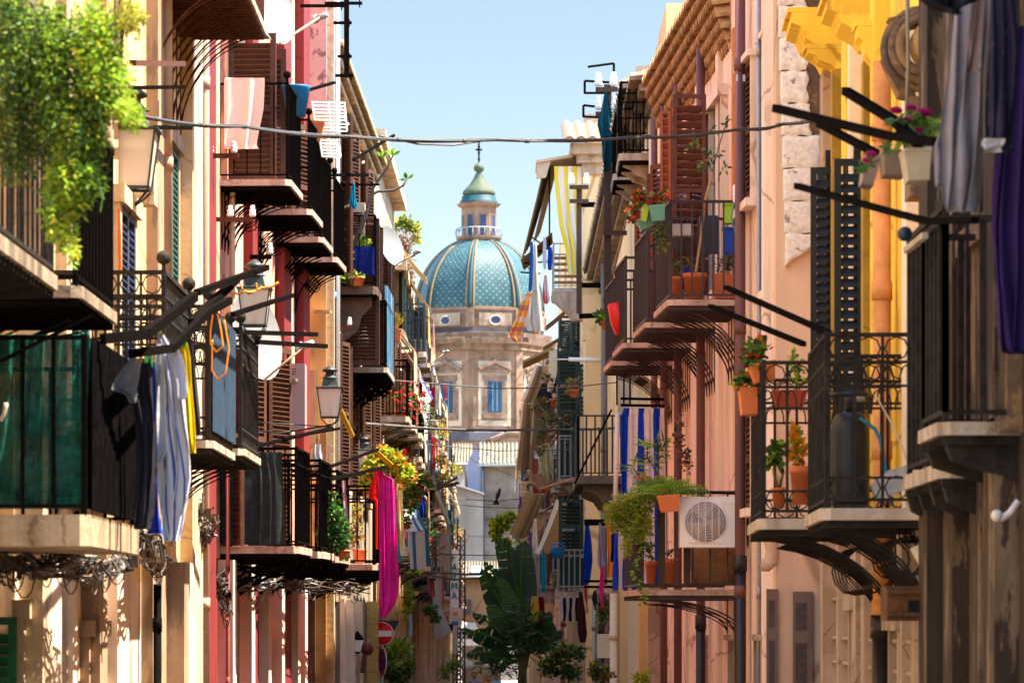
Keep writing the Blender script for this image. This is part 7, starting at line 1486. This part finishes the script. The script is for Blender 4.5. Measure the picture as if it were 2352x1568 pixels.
# banana plant (giant bird of paradise)
bp_ = thing('banana_plant', 'tall banana plant with big torn dark green leaves in the middle of the street', 'plant', V((P(1195, 0, 72).x, 72, 0)))
bl1 = mk('banana_leaf', (.035, .12, .022), .4, 0, .2, 2, .05, spec=.5, trans=.3); bl2 = mk('banana_leaf_light', (.11, .26, .03), .4, 0, .15, 2, .05, spec=.5, trans=.45); bl3 = mk('banana_leaf_grey', (.08, .14, .06), .35, 0, .2, 2, .05, spec=.6, trans=.15)
for q_ in (bl1, bl2, bl3):      # parallel ribs across each blade
    nt_ = q_.node_tree; uv_ = nt_.nodes.new('ShaderNodeUVMap'); wv = nt_.nodes.new('ShaderNodeTexWave'); wv.inputs['Scale'].default_value = 9; wv.inputs['Distortion'].default_value = .6; wv.inputs['Detail'].default_value = 2
    bp_n = nt_.nodes.new('ShaderNodeBump'); bp_n.inputs['Strength'].default_value = .8; bp_n.inputs['Distance'].default_value = .04
    nt_.links.new(uv_.outputs[0], wv.inputs['Vector']); nt_.links.new(wv.outputs['Fac'], bp_n.inputs['Height']); nt_.links.new(bp_n.outputs[0], nt_.nodes['Principled BSDF'].inputs['Normal'])
def bleaf(bx, by, tx, ty, w_, mt, Zb=72, Zt=71.5, bend=.15, torn=0, sx=0., fold=.35):
    a, e = P(bx, by, Zb), P(tx, ty, Zt); L = (e-a).length; ax = (e-a)/L; sd_ = ax.cross(V((0, 1, 0))).normalized(); nn = sd_.cross(ax).normalized(); W = w_*1.1*72/S/2
    m = MB(); n = 22; rs = random.Random(bx*7+by)
    for s in (-1, 1):
        def f_(u, v, s=s):
            t = u; wd = W*(sin(pi*min(1, t**.75*1.0))**.6 if 0 < t < 1 else .02)*v
            p = a+ax*(L*t)+sd_*(s*wd)+sd_*(sx*sin(t*pi)*.3)+nn*(fold*wd*.8)-UP*(bend*L*(t*t))*.5+nn*.01*sin(t*60)*v
            return p
        if torn:
            k = 9
            for i in range(k):
                if rs.random() < torn*.10: continue
                u0, u1 = i/k, (i+1)/k-.006*torn*rs.random()*3; dr = rs.uniform(-.06, .10)*torn
                m.grid(lambda u, v, u0=u0, u1=u1, dr=dr: f_(min(1, lerp(u0, u1, u)+dr*v*v*.6), v)-UP*(abs(dr)*v*v*.3), 2, 5)
        else: m.grid(f_, n, 5)
    m.build('leaf_blade', mt, bp_)
    q = MB(); q.tube([a+ax*(L*t)+sd_*(sx*sin(t*pi)*.3)-UP*(bend*L*t*t)*.5 for t in [i/10 for i in range(11)]], [.035*(1-t*.07) for t in range(11)], 5); q.build('midrib', bl2, bp_)
bleaf(1190, 1400, 1140, 1218, 52, bl1, sx=-.3, torn=.6); bleaf(1200, 1400, 1172, 1240, 54, bl3, sx=.1, torn=.7); bleaf(1205, 1420, 1206, 1225, 66, bl3, sx=.25, torn=.3)
bleaf(1175, 1450, 1105, 1290, 50, bl1, torn=1.2); bleaf(1190, 1480, 1150, 1312, 74, bl2, sx=.35, torn=0, fold=.1); bleaf(1185, 1470, 1128, 1330, 70, bl1, torn=.8)
bleaf(1175, 1470, 1085, 1395, 34, bl3, torn=1.3); bleaf(1170, 1480, 1090, 1440, 40, bl1, torn=1.6); bleaf(1160, 1490, 1052, 1438, 26, bl1, bend=.05, torn=.8); bleaf(1165, 1500, 1070, 1490, 34, bl3, bend=.2, torn=1.4)
bleaf(1235, 1500, 1268, 1420, 60, bl1, sx=.1, fold=.1); bleaf(1230, 1490, 1264, 1395, 36, bl1); bleaf(1240, 1500, 1292, 1440, 30, bl3); bleaf(1175, 1520, 1120, 1500, 50, bl1, torn=1.2); bleaf(1190, 1520, 1165, 1430, 60, bl1, torn=1.2); bleaf(1215, 1500, 1236, 1400, 50, bl1, torn=1.4)
bleaf(1180, 1400, 1112, 1262, 36, bl1, bend=.3, torn=.9)
m = MB()
for x, y in ((1195, 1330), (1205, 1300), (1185, 1400), (1225, 1450), (1205, 1380)): m.tube([V((P(1195, 0, 72).x+random.uniform(-.1, .1), 72, .1)), P(1200, 1540, 72), P(x, y, 72)], [.12, .08, .03], 7)
m.build('stalk', mk('banana_stalk', (.12, .10, .05), .7, 0, .3, 5, .3), bp_)
m = MB(); clump(m, P(1205, 1450, 71.6), (.5, .4, .55), 700, .26, .03, [0, 1, 1]); clump(m, P(1150, 1520, 72.2), (.55, .3, .3), 300, .2, .04, [0, 1]); m.build('dead_leaf', [mk('dry_banana', (.10, .075, .05)), bl1], bp_)
# people at the end of the street, umbrellas
def person(x, Z, label, shirt, hair, skin, h=1.7, face=0):
    X = P(x, 0, Z).x; root = thing('person', label, 'person', (X, Z, 0), 'people walking at the end of the street'); s = h/1.75
    J = [(0, 0, .95), (0, 0, 1.12), (0, 0, 1.32), (0, 0, 1.46), (0, -.01, 1.54), (0, -.02, 1.62), (0, -.02, 1.72),
         (-.19, 0, 1.42), (-.24, .02, 1.15), (-.24, -.05, .92), (.19, 0, 1.42), (.24, .02, 1.15), (.24, -.05, .92),
         (-.09, 0, .88), (-.10, -.06, .50), (-.10, .03, .08), (.09, 0, .88), (.10, .08, .50), (.10, .16, .09), (-.10, -.10, .03), (.10, .04, .03)]
    E_ = [(0, 1), (1, 2), (2, 3), (3, 4), (4, 5), (5, 6), (3, 7), (7, 8), (8, 9), (3, 10), (10, 11), (11, 12), (0, 13), (13, 14), (14, 15), (0, 16), (16, 17), (17, 18), (15, 19), (18, 20)]
    Rr = [.15, .14, .16, .09, .055, .095, .07, .065, .05, .035, .065, .05, .035, .095, .065, .045, .095, .065, .045, .035, .035]
    me = bpy.data.meshes.new('body'); me.from_pydata([(a*s, b*s, c*s) for a, b, c in J], E_, []); ob = bpy.data.objects.new('body', me); COL.objects.link(ob); ob.parent = root; ORG[ob] = ORG[root]
    me.materials.append(shirt); md = ob.modifiers.new('skin', 'SKIN')
    for i, v_ in enumerate(me.skin_vertices[0].data): v_.radius = (Rr[i]*s, Rr[i]*s*.8)
    me.skin_vertices[0].data[0].use_root = True; sb = ob.modifiers.new('sub', 'SUBSURF'); sb.levels = sb.render_levels = 2
    m = MB(); m.sphere(V((X, Z-.02*s, 1.645*s)), .098*s, 12, 1.2); m.sphere(V((X, Z-.12*s, 1.64*s)), .018*s, 6)
    for sx_ in (-1, 1): m.sphere(V((X+sx_*.098*s, Z-.02*s, 1.64*s)), .025*s, 6)
    m.build('face', skin, root)
    m = MB(); m.sphere(V((X, Z+.012*s, 1.675*s)), .108*s, 12, 1.1); m.build('hair', hair, root)
skn = mk('skin', (.42, .22, .14), .6, 0, .05); hr = mk('dark_hair', (.03, .018, .012), .7)
person(1089, 147, 'person with dark hair in a lilac shirt in front of the beige umbrella', fab('lilac_sh', (.3, .28, .4), 0), hr, skn, 1.8)
person(1121, 150, 'person with dark hair in an orange shirt under the second umbrella', fab('orange_sh', (.7, .35, .1), 0), hr, skn, 1.62)
person(1140, 152, 'person in a light blue cap and shirt beside the banana plant', fab('blue_sh', (.2, .45, .65), 0), mk('blue_cap', (.1, .4, .6)), skn, 1.65)
for lb, x, y, Z, r_ in (('wide beige market umbrella above the walkers', 1066, 1527, 155, .62), ('small cream market umbrella right of the wide one', 1128, 1528, 160, .40)):
    um = thing('market_umbrella', lb, 'umbrella', (P(x, 0, Z).x, Z, 0), 'market umbrellas at the street end'); c = P(x, y, Z); m = MB(); m.lathe(c, [(r_*1.02, -.1), (r_, 0), (.02, .38*r_*1.2)], 8); m.build('canopy', fab('umbrella_cream', (.62, .55, .46)), um)
    m = MB(); m.tube([V((c.x, Z, 0)), c+UP*.3], .025, 6); m.build('pole', greym, um)

# more washing and pots on the far balconies, every piece of its own colour
random.seed(29)
FL = ((F, -1), (Gh, -1), (Hh, -1), (Ih, -1)); FRr = ((U, 1), (W1, 1), (W2, 1), (W3, 1))
where = {F: 'the beige house past the blue cane screen', Gh: 'the ochre house under the dry creeper', Hh: 'the pale pink house with the green louvres', Ih: 'the yellowish house near the ochre curtain', U: 'the tall cream house with the yellow curtain', W1: 'the rose covered balconies right of the church', W2: 'the narrow far right house', W3: 'the last right house by the banana plant'}
cols = [('coral', (.75, .22, .14)), ('ivory', (.75, .7, .58)), ('sky blue', (.2, .42, .62)), ('mustard', (.62, .42, .05)), ('rust red', (.42, .08, .04)), ('mint', (.3, .55, .42)), ('grey', (.32, .32, .34)), ('indigo', (.05, .05, .25)),
        ('rose pink', (.7, .3, .36)), ('white', (.8, .78, .75)), ('petrol', (.02, .16, .2)), ('orange', (.75, .28, .04)), ('lavender', (.42, .36, .55)), ('crimson', (.5, .02, .05)), ('cream', (.68, .58, .42)), ('charcoal', (.05, .05, .055)),
        ('turquoise', (.03, .4, .45)), ('lemon', (.8, .72, .18)), ('brown', (.2, .11, .06)), ('pale green', (.42, .55, .3)), ('cobalt', (.02, .08, .45)), ('salmon', (.7, .36, .28)), ('black', (.02, .02, .022)), ('beige', (.55, .45, .33)),
        ('violet', (.22, .1, .4)), ('teal', (.02, .22, .2)), ('scarlet', (.7, .03, .02)), ('straw', (.62, .52, .25)), ('pale pink', (.75, .52, .52)), ('slate', (.14, .16, .2)), ('olive', (.2, .2, .06)), ('off-white', (.72, .68, .62))]
SPN = {F: (68.8, 79, (5.0, 7.4)), Gh: (81, 99, (5., 7.2)), Hh: (101, 123, (5., 6.9, 9.)), Ih: (127, 158, (5., 7., 9.2)), U: (90, 109, (5., 7.1, 9.3)), W1: (112, 138, (5., 7., 9.2)), W2: (142, 178, (5., 6.9)), W3: (184, 215, (4.8, 6.8))}
for i, (cn, cv) in enumerate(cols):
    b, sd_ = (FL+FRr)[(i*3+i//8) % 8]; z0_, z1_, fl_ = SPN[b]; Z = random.uniform(z0_, z1_); X = wallx(sd_, Z)-sd_*(random.uniform(.7, .9) if sd_ > 0 else random.uniform(.35, .5)); zt = random.choice(fl_)+random.uniform(.9, 1.3)
    x = CX+X/Z*S; y = HY-(zt-HC)/Z*S; w_ = random.uniform(.28, .5)*S/Z/2; h_ = random.uniform(.6, 1.1)*S/Z
    kind_ = ('towel', 'shirt', 'sheet', 'cloth')[i % 4]
    rows = {'towel': [(y, x-w_, x+w_), (y+h_, x-w_*.95, x+w_*.95)], 'sheet': [(y, x-w_*1.2, x+w_*1.2), (y+h_*.5, x-w_*1.15, x+w_*1.2), (y+h_, x-w_*1.25, x+w_*1.1)], 'shirt': [(y, x-w_*.5, x+w_*.5), (y+h_*.15, x-w_*1.3, x+w_*1.3), (y+h_*.35, x-w_*1.2, x+w_*1.2), (y+h_*.36, x-w_*.75, x+w_*.75), (y+h_, x-w_*.8, x+w_*.8)], 'cloth': [(y, x-w_*.3, x+w_*.3), (y+h_*.6, x-w_*.8, x+w_*.7), (y+h_, x-w_*.2, x+w_*.5)]}[kind_]
    cloth(kind_, '%s %s drying on %s' % (cn, kind_, where[b]), kind_, Z, rows, fabric('far_'+cn.replace(' ', '_'), cv), 2, .05, nv=10)
pk_ = [('tall spiky plant', [G1, G2], .3, .03), ('round green bush', [G1, G3], .12, .07), ('yellowing bush', [G4, G5], .12, .07), ('red flowering plant', [G1, FR], .1, .06), ('dark ivy clump', [G2, G1], .1, .07), ('orange flowering plant', [G3, FO], .1, .06)]
for i in range(14):
    b, sd_ = (FL+FRr)[(i*5+1) % 8]; z0_, z1_, fl_ = SPN[b]; Z = random.uniform(z0_, z1_); X = wallx(sd_, Z)-sd_*.6; nm_, mts, ln_, wd_ = pk_[(i+i//6) % 6]; fi = i % len(fl_); zt = fl_[fi]+.35
    x = CX+X/Z*S; y = HY-(zt-HC)/Z*S; r_ = .38*S/Z
    plant('balcony_plant', '%s, %s, on %s' % (nm_, ('lowest row', 'middle row', 'highest row')[fi], where[b]), Z, [(x, y, r_, r_*1.1)], mts, 170, ln_, wd_)
